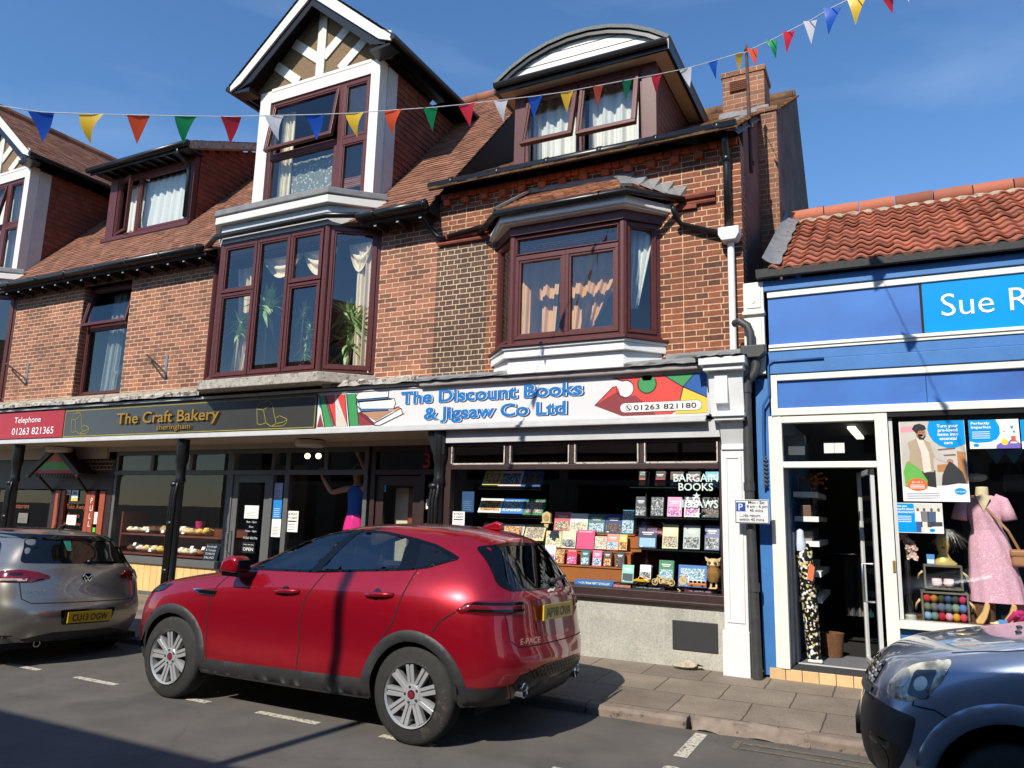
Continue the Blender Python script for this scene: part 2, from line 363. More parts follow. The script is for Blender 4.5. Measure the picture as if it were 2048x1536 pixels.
# ================================================================ ground
def ground():
    b = NB('asphalt'); n1 = b.noise(2.2, 6); n2 = b.noise(160, 3, rough=.8); n3 = b.noise(.7, 5)
    c = b.ramp((n1, 'Fac'), [(.3, lin((84, 80, 74))), (.7, lin((102, 97, 90)))])
    c = b.mixc(1., c, b.ramp((n2, 'Fac'), [(.3, .5), (.5, 1.), (.72, 1.7)]), 'MULTIPLY')
    c = b.mixc(b.ramp((n3, 'Fac'), [(.6, 0.), (.68, .5)]), c, lin((62, 60, 58)))
    cr = b.n('TexVoronoi', Scale=.55, feature='DISTANCE_TO_EDGE'); cw = b.noise(3, 5); cj = b.n('MixRGB', blend_type='ADD'); cj.inputs[0].default_value = .5; ct = b.n('TexCoord'); b.l(ct, 'Object', cj, 1); b.l(cw, 'Color', cj, 2); b.l(cj, 0, cr, 'Vector'); c = b.mixc(b.ramp((cr, 'Distance'), [(.0, .3), (.009, 0.)]), c, lin((44, 42, 40)))
    st = b.noise(1.1, 3); c = b.mixc(b.ramp((st, 'Fac'), [(.64, 0.), (.7, .4)]), c, lin((62, 59, 56)))
    v = b.n('TexVoronoi', Scale=22.); tc = b.n('TexCoord'); b.l(tc, 'Object', v, 'Vector')
    c = b.mixc(b.ramp((v, 'Distance'), [(.03, .55), (.05, 0.)]), c, lin((178, 168, 150)))
    b.base(c); b.p.inputs['Roughness'].default_value = .85; b.bump((n2, 'Fac'), .8, .006)
    mb = MB(); mb.grid(lambda s, t: (-60+120*s, -30+36.64*t, 0), 40, 12)
    mb.build('road', b.m, kind='structure')
    b = NB('paving'); uv = b.n('UVMap'); wob = b.noise(5, 3); j = b.n('MixRGB', blend_type='ADD'); j.inputs[0].default_value = .03
    b.l(uv, 0, j, 1); b.l(wob, 'Color', j, 2)
    t = b.n('TexBrick', offset=.5, Scale=1., Mortar_Size=.007, Mortar_Smooth=.2, Bias=0., Brick_Width=.62, Row_Height=.62)
    b.l(j, 0, t, 'Vector')
    for k, c in (('Color1', (138, 124, 106)), ('Color2', (118, 106, 92)), ('Mortar', (70, 62, 54))): t.inputs[k].default_value = (*lin(c), 1)
    n1 = b.noise(2, 6); n2 = b.noise(90, 4)
    c = b.mixc(1., (t, 'Color'), b.ramp((n1, 'Fac'), [(.3, .74), (.7, 1.2)]), 'MULTIPLY')
    c = b.mixc(1., c, b.ramp((n2, 'Fac'), [(.3, .7), (.7, 1.3)]), 'MULTIPLY')
    b.base(c); b.p.inputs['Roughness'].default_value = .9
    iv = b.n('Math', operation='MULTIPLY_ADD'); b.l(t, 'Fac', iv, 0); iv.inputs[1].default_value = -1.5; b.l(n2, 'Fac', iv, 2); b.bump((iv, 0), .6, .008)
    mb = MB(); mb.prism([(6.78, -.2), (12, -.2), (12, .15), (8.7, .128), (6.78, .086)], -60, 60, 'x'); mb.build('pavement', b.m, kind='structure')
    mk = mat('kerb_stone', (122, 108, 96), .9, .25, 8, bump=.9, bscale=70, spots=((74, 66, 58), .58, 12), tint=.12)
    mb = MB(); x = -30.
    while x < 30:
        L = .914
        if not -1.72 < x < -1.0:
            mb.tint = rnd.random(); d = rnd.uniform(-.006, .006)
            mb.prism([(6.64+d, -.1), (6.64+d, .062), (6.675+d, .088+d), (6.782, .089+d), (6.782, -.1)], x+.005, x+L-.005, 'x')
        x += L
    # a smashed length mended with rough mortar
    mb.tint = .9
    mb.grid(lambda s, t: (-1.62+.92*s, 6.63+.16*t+.012*math.sin(s*17)*math.sin(t*5+1), .0+.086*min(1, t*2.4)+.014*math.sin(s*13+t*9)*(t < .9)), 16, 6)
    mb.build('kerb', mk, kind='structure', bevel=.008)
    mp = mat('road_paint', (196, 188, 170), .8, .15, 30, spots=((96, 90, 84), .52, 35), bump=.5)
    mb = MB()
    def dash(x0, x1, y0, y1): mb.poly([(x0, y0, .004), (x1, y0, .004), (x1, y1, .004), (x0, y1, .004)])
    for a, b2 in ((-12.9, -12.2), (-11.5, -10.8), (-10.1, -9.4), (-8.72, -8.1), (-7.5, -6.87), (-5.86, -5.6), (-5.01, -4.33), (-3.7, -3.2), (-2.24, -1.62)): dash(a, b2, 5.09, 5.17)
    dash(-1.57, -1.47, 5.19, 5.62); dash(-1.575, -1.475, 5.86, 6.56)
    mb.build('bay_marking', mp, kind='structure')
    my = mat('yellow_paint', (142, 118, 76), .8, .25, 30, spots=((96, 90, 82), .42, 30))
    mb = MB(); mb.poly([(-1.18, 6.44, .004), (8, 6.44, .004), (8, 6.49, .004), (-1.18, 6.49, .004)]); mb.poly([(-1.18, 6.30, .004), (8, 6.30, .004), (8, 6.35, .004), (-1.18, 6.35, .004)])
    mb.poly([(-1.24, 6.28, .004), (-1.19, 6.28, .004), (-1.19, 6.52, .004), (-1.24, 6.52, .004)])
    mb.build('yellow_line', my, kind='structure')
    mg = mat('grey_ground', (90, 84, 76), .9); mb = MB(); mb.poly([(-1500, -1500, -.3), (1500, -1500, -.3), (1500, 1500, -.3), (-1500, 1500, -.3)]); mb.build('ground', mg, kind='structure')
ground()
# ================================================================ terrace on the left
YW = 8.75
GY = 9.5
def rz(y): return 6.05+1.1*(y-8.45)
T = thing('brick_terrace', 'long orange brick terrace with tall white gabled dormers and clay tiled roof, above the bakery', 'building', (-12, 9, 0))
mb = MB()
ops = [(-13.9, -12.5, 3.72, 5.9), (-10.2, -6.95, 3.72, 6.0), (-19.6, -16.3, 3.72, 6.0)]
wall(mb, -21, -5.75, 3.5, 6.12, YW, 8.98, ops)
mb.k = 1
wall(mb, -21, -5.9, 3.1, 3.5, YW+.02, 8.96, [])
mb.build('wall', [m_brick, m_dark], T)
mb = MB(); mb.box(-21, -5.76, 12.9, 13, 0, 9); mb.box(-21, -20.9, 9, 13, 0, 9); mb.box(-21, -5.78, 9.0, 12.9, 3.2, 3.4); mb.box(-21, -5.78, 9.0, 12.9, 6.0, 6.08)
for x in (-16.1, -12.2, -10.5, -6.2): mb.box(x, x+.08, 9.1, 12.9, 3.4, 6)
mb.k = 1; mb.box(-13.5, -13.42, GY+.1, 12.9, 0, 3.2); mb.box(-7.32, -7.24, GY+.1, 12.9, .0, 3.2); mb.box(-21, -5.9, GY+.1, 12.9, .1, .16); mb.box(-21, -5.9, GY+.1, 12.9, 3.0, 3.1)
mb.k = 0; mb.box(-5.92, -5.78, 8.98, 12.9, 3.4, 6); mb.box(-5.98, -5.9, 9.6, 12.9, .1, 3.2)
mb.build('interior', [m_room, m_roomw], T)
s2 = math.hypot(1, 1.1)
mb = MB(); tiles(mb, (-21, 8.40, rz(8.40)), (1, 0, 0), (0, 1, 1.1), 15.27, 3.62*s2, ur=lambda v: (0, 15.27))
mb.k = 1; mb.poly([(-5.74, 8.45, 5.98), (-5.74, 12.02, 5.98), (-5.74, 12.02, rz(12.02)-.03), (-5.74, 8.45, rz(8.45)-.03)]); mb.poly([(-21, 12.02, rz(12.02)), (-5.74, 12.02, rz(12.02)), (-5.74, 13.4, 8.5), (-21, 13.4, 8.5)])
rf = mb.build('roof', [m_tile, m_dark], T)
mb = MB(); x = -21
while x < -5.76:
    mb.tint = rnd.random(); mb.tube([(x, 12.02, rz(12.02)+.02+rnd.uniform(-.006, .006)), (min(x+.44, -5.74), 12.02, rz(12.02)+.02)], .11, 10); x += .45
mb.build('ridge_tile', m_tile, rf, smooth=True)
# eaves: gutter runs between the bays, rafter feet under them
mb = MB()
for a, b in ((-16.05, -10.25), (-6.95, -5.72)):
    mb.tube([(a, 8.36, 6.06), (b, 8.36, 6.06)], .062, 10); x = a+.3
    while x < b: mb.tube([(x-.02, 8.36, 6.06), (x+.02, 8.36, 6.06)], .07, 10); x += .9
ev = mb.build('gutter', m_black, T, smooth=True)
mb = MB(); mb.tube([(-5.87, 8.45, 6.02), (-5.87, 8.5, 5.93), (-5.84, 8.62, 5.82), (-5.72, 8.68, 5.68), (-5.6, 8.7, 5.64)], .04, 8); mb.build('swan_neck', m_black, T, smooth=True)
mb = MB()
for a, b in ((-16.2, -10.2), (-6.9, -5.76)):
    mb.box(a, b, 8.42, 8.445, 5.94, 6.04); x = a+.2
    while x < b-.1: mb.box(x, x+.06, 8.45, 8.74, 5.90, 5.99); mb.k = 1; mb.box(x+.005, x+.05, 8.44, 8.449, 5.9, 5.925); mb.k = 0; x += .40
    mb.box(a, b, 8.45, 8.74, 5.995, 6.02)
mb.build('eaves', [m_dark, m_greyw], T)
# string course / cornice above the shops
mb = MB()
def ragged(x0, x1, y0, y1, z0, z1, n, a=.012):
    mb.grid(lambda s, t: (x0+(x1-x0)*s, (y0, y0, y0+.03, y1)[round(t*3)]+rnd.uniform(-a, a)*(t < .9), (z0, z1-.03, z1, z1+.03)[round(t*3)]+rnd.uniform(-a, a)*.8), n, 3)
ragged(-21, -10.02, 8.40, 8.76, 3.52, 3.60, 60); ragged(-7.45, -5.75, 8.40, 8.76, 3.5, 3.59, 14)
mb.build('cornice', m_flake, T)
mb = MB(); ragged(-21, -10.15, 8.66, 8.76, 3.62, 3.70, 50, .006); mb.build('stone_band', m_stone, T)
# --- gabled dormer over a canted bay (the same unit stands twice)
def gabled_unit(T, dx, curtain_side):
    x = lambda v: v+dx
    L, Rr, Z0, Z1 = x(-9.6), x(-7.0), 6.5, 8.93
    XC = x(-8.32)
    mb = MB(); mb.box(L, x(-9.35), 8.75, 8.95, Z0, Z1-.0); mb.box(x(-7.18), Rr, 8.75, 8.95, Z0, Z1); mb.box(x(-9.35), x(-7.18), 8.752, 8.95, 8.70, Z1-.002)
    mb.box(x(-9.345), x(-7.185), 8.745, 8.751, 8.90, 8.96)
    D = mb.build('gabled_dormer', m_white, T, bevel=.006)
    mb = MB(); mb.box(x(-7.02), x(-6.98), 8.951, 9.2, Z0, Z1-.05); mb.box(x(-9.62), x(-9.58), 8.951, 9.2, Z0, Z1-.05); mb.build('corner_board', m_greyw, D)
    # tile hung cheeks
    mb = MB(); cz = 8.9
    tiles(mb, (Rr-.005, 9.2, 6.4), (0, 1, 0), (0, 0, 1), 2.6, cz-6.4, e=.11, lift=.02, ur=lambda v: (0, max(0., min(2.6, (6.4+v-6.05)/1.1+8.45-9.2))))
    mb.build('cheek', [m_tileh, m_dark], D); mb = MB(); tiles(mb, (L+.005, 11.8, 6.4), (0, -1, 0), (0, 0, 1), 2.6, cz-6.4, e=.11, lift=.02, ur=lambda v: (2.6-max(0., min(2.6, (6.4+v-6.05)/1.1+8.45-9.2)), 2.6))
    mb.build('cheek', [m_tileh, m_dark], D)
    mb = MB(); mb.box(L+.05, Rr-.05, 10.1, 10.15, 6.4, 9.0); mb.poly([(L+.02, 8.96, 8.95), (Rr-.02, 8.96, 8.95), (Rr-.02, 10.2, 8.95), (L+.02, 10.2, 8.95)]); mb.build('lining', m_roomw, D)
    # roof
    ap, k, hw, yf, yb = 10.50, .84, 1.75, 8.43, 12.3
    sl = math.hypot(1, k)
    mb = MB()
    tiles(mb, (XC-hw, yb, ap-k*hw), (0, -1, 0), (1, 0, k), yb-yf, hw*sl, under=1)
    tiles(mb, (XC+hw, yf, ap-k*hw), (0, 1, 0), (-1, 0, k), yb-yf, hw*sl, under=1)
    mb.k = 0; y = yf
    while y < yb: mb.tint = rnd.random(); mb.tube([(XC, y, ap+.02), (XC, y+.42, ap+.02)], .1, 8); y += .43
    Rf = mb.build('dormer_roof', [m_tile, m_dark], D)
    mb = MB()      # white bargeboards with a flat kick at the foot
    for s in (-1, 1):
        pts = [(XC, ap-.02), (XC+s*(hw-.22), ap-.03-k*(hw-.22)), (XC+s*(hw-.02), ap-.03-k*(hw-.12)), (XC+s*(hw-.02), ap-.2-k*(hw-.12)), (XC+s*(hw-.26), ap-.22-k*(hw-.26)), (XC, ap-.25)]
        mb.prism(pts if s > 0 else pts[::-1], yf+.02, yf+.055)
    mb.build('bargeboard', m_white, D, bevel=.004)
    mb = MB()
    for s in (-1, 1):
        pts = [(XC+s*.0, ap-.16), (XC+s*(hw-.16), ap-.12-k*(hw-.08)), (XC+s*(hw-.16), ap-.16-k*(hw-.08)), (XC+s*1.28, ap-.40-k*1.28), (XC+s*.0, ap-.40)]
        mb.prism(pts if s > 0 else pts[::-1], yf+.06, yf+.075)
        mb.prism([(XC+s*1.3, 8.86), (XC+s*(hw-.06), 8.9), (XC+s*(hw-.06), 8.93), (XC+s*1.3, 8.93)][::s], yf+.06, 8.75)
        mb.tube([(XC+s*(hw+.02), yf, ap-k*hw-.05), (XC+s*(hw+.02), 11.2, ap-k*hw-.05)], .05, 8)
    mb.build('soffit', m_black, D)
    # half timbered gable
    mb = MB(); mb.prism([(XC-1.5, 8.93), (XC+1.5, 8.93), (XC, 8.93+1.5*k+.2)], 8.80, 8.84)
    pb = mat('pebble_dash', (138, 114, 84), .95, .4, 55, bump=1., bscale=120, spots=((70, 58, 44), .5, 60))
    gp = mb.build('gable_panel', pb, D)
    mb = MB(); mb.box(XC-.09+.02, XC+.09+.02, 8.765, 8.80, 8.95, ap-.3)
    def br(a, b): mb.bar((XC+a[0], 8.785, a[1]), (XC+b[0], 8.785, b[1]), .025, .17, (1, 0, 1))
    for s in (-1, 1):
        br((s*.06+.02, 9.3), (s*.62, 9.75)); br((s*.45, 8.98), (s*1.0, 9.42))
    mb.build('timbering', m_white, gp)
    # window
    mb = MB(); gl = MB(); a, b = x(-9.35), x(-7.18); m = x(-7.83)
    bars(mb, a, b, 6.55, 8.70, .05, 8.78, 8.86); mb.box(m, m+.11, 8.775, 8.86, 6.6, 8.65); mb.box(a+.05, m, 8.78, 8.86, 7.66, 7.73); mb.box(m+.11, b-.05, 8.78, 8.86, 7.61, 7.68)
    win(mb, gl, 0, 0, 0, 0, [(a+.05, m, 6.6, 7.66), (m+.11, b-.05, 6.6, 7.61), (m+.11, b-.05, 7.68, 8.65, 1)], of=0, y=8.79)
    Wf = mb.build('window_frame', m_maroon, D, bevel=.004); gl.build('glass', [m_glass, m_obsc], Wf) if False else attach_sub(gl, 'glass', [m_glass, m_obsc], D)
    mb = MB(); gl = MB(); M = Matrix.Translation((0, 8.78, 8.66)) @ Matrix.Rotation(R(-9), 4, 'X'); mb.T = gl.T = M     # top light hinged open
    win(mb, gl, 0, 0, 0, 0, [(a+.05, m, -.94, 0)], of=0, sf=.07, y=0)
    mb.build('open_sash', m_maroon, D, bevel=.004); attach_sub(gl, 'sash_glass', m_glass, D)
    # ---- bay below
    BL, BC, yF, wL, wR = x(-9.66), x(-7.46), 8.30, x(-10.35), x(-6.77); z0, z1 = 3.72, 6.0
    mb = MB(); gl = MB()
    M, Ln = facet((wL, YW), (BL, yF)); mb.T = gl.T = M
    win(mb, gl, 0, Ln, z0, z1, [(.06, Ln-.06, z0+.05, z1-.05)], of=.06)
    M, Ln = facet((BL, yF), (BC, yF)); mb.T = gl.T = M
    c1, c2 = x(-8.87)-BL, x(-8.17)-BL; tb = 5.14
    win(mb, gl, 0, Ln, z0, z1, [(.05, c1-.01, z0+.05, tb-.01), (.05, c1-.01, tb+.01, z1-.05), (c1+.01, c2-.01, z0+.05, z1-.05), (c2+.01, Ln-.06, z0+.05, tb-.01), (c2+.01, Ln-.06, tb+.01, z1-.05)], sf=.07)
    mb.box(c1-.01, c1+.01, .0, .07, z0, z1); mb.box(c2-.01, c2+.01, .0, .07, z0, z1)
    M, Ln = facet((BC, yF), (wR, YW)); mb.T = gl.T = M
    win(mb, gl, 0, Ln, z0, z1, [(.07, Ln-.06, z0+.05, z1-.05)], of=.07, sf=.075)
    mb.T = None
    for p in ((BL, yF), (BC, yF)): mb.lathe([(.055, z0), (.055, z1)], (p[0], p[1]+.03, 0), 10)
    B = mb.build('bay_window', m_maroon, T, bevel=.004); attach_sub(gl, 'glass', m_glass, B)
    def outline(o): q = o*.55; return [(wL-q*.6, YW+.02), (BL-q, yF-o), (BC+q, yF-o), (wR+q*.6, YW+.02)]
    mb = MB(); mb.prism(outline(.02), 5.995, 6.14, 'z'); mb.prism(outline(.04), 6.14, 6.30, 'z'); mb.build('frieze', m_greyw, B)
    mb = MB(); mb.prism(outline(.14), 6.30, 6.42, 'z'); mb.prism(outline(.12), 6.42, 6.44, 'z'); mb.build('white_ledge', m_white, B, bevel=.01)
    mb = MB(); mb.prism(outline(.16), 6.44, 6.545, 'z'); mb.build('lead_cap', m_lead, B, bevel=.015)
    mb = MB(); o = outline(.11); mb.tube([(p[0], p[1], 6.1) for p in (( o[0][0]-.1, 8.6), o[1], o[2], (o[3][0]+.05, 8.5))], .046, 10); mb.build('bay_gutter', m_black, B, smooth=True)
    mb = MB(); o = outline(.24); mb.prism([(o[0][0]+.1, YW), (o[1][0], o[1][1]+.1), (o[2][0], o[2][1]+.1), (o[3][0]-.05, YW)], 3.55, 3.70, 'z'); mb.build('bay_sill', m_wood, B, bevel=.012)
    mb = MB(); mb.prism(outline(-.03), 3.70, 3.718, 'z'); mb.prism(outline(-.03), 6.0, 6.02, 'z'); mb.build('bay_floor', m_roomw, B)
def attach_sub(mb, name, mats, par, **kw): return mb.build(name, mats, par, **kw)
gabled_unit(T, 0, 1); gabled_unit(T, -9.33, 1)
# --- flat fronted dormer
DX0, DX1, DY = -14.58, -12.02, 9.45
mb = MB(); mb.box(DX0, DX0+.24, DY, DY+.12, 7.05, 8.66); mb.box(DX1-.1, DX1, DY, DY+.12, 7.05, 8.66); mb.box(DX0+.24, DX1-.1, DY+.003, DY+.12, 8.5, 8.657); mb.box(DX0-.05, DX1+.03, DY-.06, DY+.1, 7.13, 7.22)
D = mb.build('flat_dormer', m_maroon, T, bevel=.005)
mb = MB(); gl = MB(); win(mb, gl, DX0+.24, DX1-.1, 7.22, 8.5, [(-13.62, DX1-.14, 7.26, 8.46)], y=DY+.02); mb.box(-13.70, -13.62, DY+.02, DY+.09, 7.26, 8.46)
mb.build('window_frame', m_maroon, D, bevel=.004); attach_sub(gl, 'glass', m_glass, D)
mb = MB(); gl = MB(); mb.T = gl.T = Matrix.Translation((-14.30, DY+.02, 0)) @ Matrix.Rotation(R(-16), 4, 'Z'); win(mb, gl, 0, 0, 0, 0, [(0, .58, 7.25, 8.47)], of=0, sf=.07)
mb.build('open_sash', m_maroon, D, bevel=.004); attach_sub(gl, 'sash_glass', m_glass, D)
mb = MB()
tiles(mb, (DX1, DY+.12, 7.0), (0, 1, 0), (0, 0, 1), 2.2, 2.4, e=.11, lift=.02, ur=lambda v: (max(0, (7+v-8.74)/.45), max(0., min(2.2, (7+v-6.05)/1.1+8.45-DY-.12))))
mb.build('cheek', [m_tileh, m_dark], D); mb = MB(); tiles(mb, (DX0, DY+2.2, 7.0), (0, -1, 0), (0, 0, 1), 2.08, 1.9, e=.11, lift=.02, ur=lambda v: (2.2-max(0., min(2.2, (7+v-6.05)/1.1+8.45-DY)), 2.06))
mb.build('cheek', [m_tileh, m_dark], D)
mb = MB(); s4 = math.hypot(1, .45); tiles(mb, (DX0-.25, 9.12, 8.74-.02), (1, 0, 0), (0, 1, .45), DX1-DX0+.42, 2.1*s4); mb.build('dormer_roof', [m_tile, m_dark], D)
mb = MB(); mb.bar((DX1+.15, 9.14, 8.66), (DX1+.15, 11.2, 9.58), .03, .14); mb.bar((DX0-.23, 9.14, 8.66), (DX0-.23, 11.2, 9.58), .03, .14); mb.bar((DX1+.075, 9.2, 8.64), (DX1+.075, 11.2, 9.54), .12, .08); mb.build('verge_board', m_wood, D)
mb = MB(); mb.tube([(DX0-.28, 9.08, 8.66), (DX1+.2, 9.08, 8.66)], .06, 10); mb.tube([(-12.12, 9.1, 8.62), (-12.12, 9.12, 8.5), (-12.08, 9.34, 8.36), (-12.08, 9.38, 8.2), (-12.08, 9.38, 7.3)], .04, 8); mb.build('gutter', m_black, D, smooth=True)
mb = MB(); mb.box(DX0-.24, DX1+.16, 9.12, 9.145, 8.56, 8.70); mb.box(DX0-.2, DX1+.12, 9.15, 9.56, 8.60, 8.625)
for i in range(9): mb.box(DX0+.1+i*.28, DX0+.15+i*.28, 9.16, 9.45, 8.54, 8.60)
mb.build('soffit', m_black, D)
mb = MB(); mb.box(DX0+.05, DX1-.05, 10.3, 10.35, 7, 9); mb.build('lining', m_roomw, D)
# --- sash window in the brick
mb = MB(); gl = MB(); X0, X1 = -13.9, -12.5; y = YW+.13
bars(mb, X0, X1, 3.72, 5.9, .06, y, y+.08); mb.box(X0+.06, X1-.06, y-.01, y+.08, 5.06, 5.15)
win(mb, gl, 0, 0, 0, 0, [(X0+.05, X1-.05, 3.77, 5.07)], of=0, y=y)
S = mb.build('sash_window', m_maroon, T, bevel=.004); attach_sub(gl, 'glass', m_glass, S)
mb = MB(); gl = MB(); mb.T = gl.T = Matrix.Translation((0, y, 5.86)) @ Matrix.Rotation(R(-11), 4, 'X'); win(mb, gl, 0, 0, 0, 0, [(X0+.05, X1-.05, -.78, 0)], of=0, sf=.065)
mb.build('open_sash', m_maroon, S, bevel=.004); attach_sub(gl, 'sash_glass', m_glass, S)
mb = MB(); mb.box(X0, X1, YW+.02, 8.97, 5.9, 6.0); mb.build('lintel', m_rubbed, S)
# --- empty sign brackets
for bx, bz in ((-15.42, 4.25), (-11.32, 4.13)):
    mb = MB(); mb.box(bx-.03, bx+.03, YW-.012, YW, bz-.22, bz+.22); mb.bar((bx, YW-.01, bz-.1), (bx, YW-.42, bz+.15), .05, .012); mb.bar((bx-.02, YW-.012, bz-.2), (bx-.02, YW-.3, bz+.05), .012, .03)
    mb.build('bracket', mat('galvanised', (150, 152, 150), .45, .15, 20, metal=.7), T)
# ================================================================ shopfront of the terrace: soffit, bakery, doors
mb = MB(); mb.box(-21, -5.6, 8.52, 9.46, 2.82, 2.86); mb.box(-21, -13.6, 9.40, 9.46, 2.60, 2.82); mb.box(-13.6, -5.9, 9.43, 9.47, 2.735, 2.82); mb.build('ceiling_soffit', m_cream, T)
mb = MB(); mb.box(-21, -1.86, 8.47, 8.52, 2.86, 2.905); mb.box(-21, -1.86, 8.44, 8.52, 2.825, 2.858); mb.box(-21, -1.86, 8.46, 8.72, 3.46, 3.5); mb.box(-21, -1.9, 8.56, 8.6, 2.86, 3.46)
mb.build('fascia_moulding', m_greyw, T, bevel=.006)
for px, lx in (((222, 890), -14.6), ((625, 883), -8.2)):
    mb = MB(); mb.lathe([(.0, 2.70), (.2, 2.70), (.235, 2.73), (.235, 2.80), (.2, 2.80)], (lx, 9.08, 0), 22); lp = mb.build('bulkhead_light', mat('opal_plastic', (206, 202, 190), .4, .04), T, smooth=40)
    mb = MB(); mb.lathe([(.2, 2.80), (.2, 2.82)], (lx, 9.08, 0), 18); mb.build('base_ring', m_black, lp)
# bakery front
mb = MB(); gl = MB(); y = GY
m_pine = mat('pine_board', (226, 186, 122), .6, .12, 3, spots=((176, 128, 74), .66, 6))
zt0, zt1 = 2.29, 2.37
mb.box(-13.44, -7.36, y, y+.1, 2.66, 2.74); mb.box(-13.44, -7.36, y-.01, y+.1, zt0, zt1)
posts = [(-13.44, -13.36), (-10.42, -10.27), (-9.40, -9.33), (-9.08, -8.98), (-7.44, -7.36)]
for a, b in posts: mb.box(a, b, y+.002, y+.098, .12, 2.66)
for a, b in ((-12.45, -12.36), (-11.4, -11.32), (-8.26, -8.18)): mb.box(a, b, y+.004, y+.096, zt1, 2.66)
mb.box(-13.36, -10.42, y-.03, y+.1, .68, .80); mb.box(-13.36, -10.42, y, y+.1, .12, .2); mb.box(-9.33, -9.08, y, y+.1, .12, .9); mb.box(-8.98, -7.44, y-.03, y+.1, .68, .80); mb.box(-8.98, -7.44, y, y+.1, .12, .68)
F = mb.build('bakery_shopfront', m_grey, T, bevel=.006)
for a, b, c, d in ((-13.36, -10.42, .8, zt0), (-9.33, -9.08, .9, zt0), (-8.98, -7.44, .8, zt0), (-13.36, -12.45, zt1, 2.66), (-12.36, -11.4, zt1, 2.66), (-11.32, -10.42, zt1, 2.66), (-10.27, -9.4, zt1, 2.66), (-9.33, -9.08, zt1, 2.66), (-8.98, -8.26, zt1, 2.66), (-8.18, -7.44, zt1, 2.66)):
    gl.poly([(a, y+.05, c), (b, y+.05, c), (b, y+.05, d), (a, y+.05, d)])
gl.build('glass', m_shopglass, F)
mb = MB(); n = 17
for i in range(n):
    a = -13.36+2.94*i/n; mb.tint = rnd.random(); mb.prism([(a+.002, y+.02), (a+.01, y+.012), (a+2.94/n-.01, y+.012), (a+2.94/n-.002, y+.02), (a+2.94/n-.002, y+.06), (a+.002, y+.06)], .2, .68, 'z')
mb.build('pine_panel', m_pine, F)
mb = MB(); bars(mb, -10.27, -9.40, .14, zt0, .13, y+.02, y+.07); mb.box(-10.14, -9.53, y+.02, y+.07, .2, .42)
Dr = mb.build('shop_door', m_grey, F, bevel=.005)
gl = MB(); gl.poly([(-10.14, y+.05, .4), (-9.53, y+.05, .4), (-9.53, y+.05, 2.16), (-10.14, y+.05, 2.16)]); gl.build('door_glass', m_shopglass, Dr)
mb = MB(); mb.tube([(-10.21, y+.01, .95), (-10.21, y-.06, .98), (-10.21, y-.06, 1.3), (-10.21, y+.01, 1.33)], .012, 8); mb.build('door_handle', mat('steel', (190, 190, 188), .3, .05, metal=1), Dr)
# flat entrance with the red 3
mb = MB(); y = GY; bars(mb, -7.30, -5.98, .12, 2.74, .09, y, y+.1); mb.box(-7.21, -6.07, y, y+.1, 2.29, 2.37); mb.box(-6.36, -6.29, y+.003, y+.097, .21, 2.29)
E3 = mb.build('flat_entrance', m_dbrown, T, bevel=.005)
mb = MB(); bars(mb, -7.2, -6.37, .2, 2.27, .14, y+.03, y+.08); mb.box(-7.06, -6.5, y+.04, y+.07, .3, 1.0); mb.k = 1; mb.box(-6.78, -6.62, y+.3, y+.34, .3, 2.1); mb.k = 2; mb.box(-7.06, -6.79, y+.35, y+.37, .3, 2.1); mb.build('front_door', [m_dbrown, mat('orange_timber', (134, 66, 42), .5, .15, 8), m_drape], E3, bevel=.004)
gl = MB()
for a, b, c, d in ((-7.06, -6.51, 1.0, 2.13), (-7.21, -6.07, 2.37, 2.65), (-6.29, -6.07, .3, 2.29)): gl.poly([(a, y+.05, c), (b, y+.05, c), (b, y+.05, d), (a, y+.05, d)])
gl.build('glass', m_shopglass, E3)
m_red = mat('red_vinyl', (176, 30, 40), .4, .05)
mb = MB(); mb.text('3', (-6.33, y-.006, 2.39), .33, off=.012); mb.build('house_number', m_red, E3)
# take-away at the far left: dark timber front, double door, little striped gable over it
mb = MB(); y = GY; mb.box(-21, -13.45, y, y+.12, 2.0, 2.60); mb.box(-21, -17.3, y, y+.12, .12, 2.0); mb.box(-13.62, -13.45, y-.002, y+.12, .12, 2.0)
mb.box(-15.35, -15.18, y-.002, y+.12, .12, 2.0); mb.box(-17.3, -15.35, y, y+.12, .12, .75)
Tk = mb.build('takeaway_front', m_dbrown, T, bevel=.006)
mb = MB()
for i in range(11):
    for j in range(3): mb.box(-15.9+i*.22, -15.7+i*.22, y-.012, y, 2.36+j*.08, 2.425+j*.08)
mb.build('brick_panel', m_brickd, Tk)
mo = mat('orange_door_paint', (158, 74, 48), .5, .12, 6)
mb = MB(); mb.box(-15.17, -15.02, y-.02, y+.06, .12, 1.98); mb.box(-15.02, -14.9, y+.0, y+.06, .12, 1.98); mb.box(-14.22, -14.09, y, y+.06, .12, 1.98); mb.box(-14.08, -13.95, y, y+.06, .12, 1.98); mb.box(-13.78, -13.62, y-.02, y+.06, .12, 1.98)
mb.box(-14.9, -14.22, y, y+.06, .12, .5); mb.box(-13.95, -13.78, y, y+.06, .12, .5); Dd = mb.build('double_door', mo, Tk, bevel=.005)
gl = MB()
for a, b in ((-14.9, -14.22), (-13.95, -13.78), (-17.3, -15.35)): gl.poly([(a, y+.05, .5), (b, y+.05, .5), (b, y+.05, 1.98), (a, y+.05, 1.98)])
gl.build('glass', m_shopglass, Tk)
mb = MB()
for i, ch in enumerate('PULL'): mb.text(ch, (-14.06, y-.004, 1.74-i*.15), .15, off=.01)
mb.build('pull_lettering', mat('white_vinyl', (226, 224, 218), .5, .03), Dd)
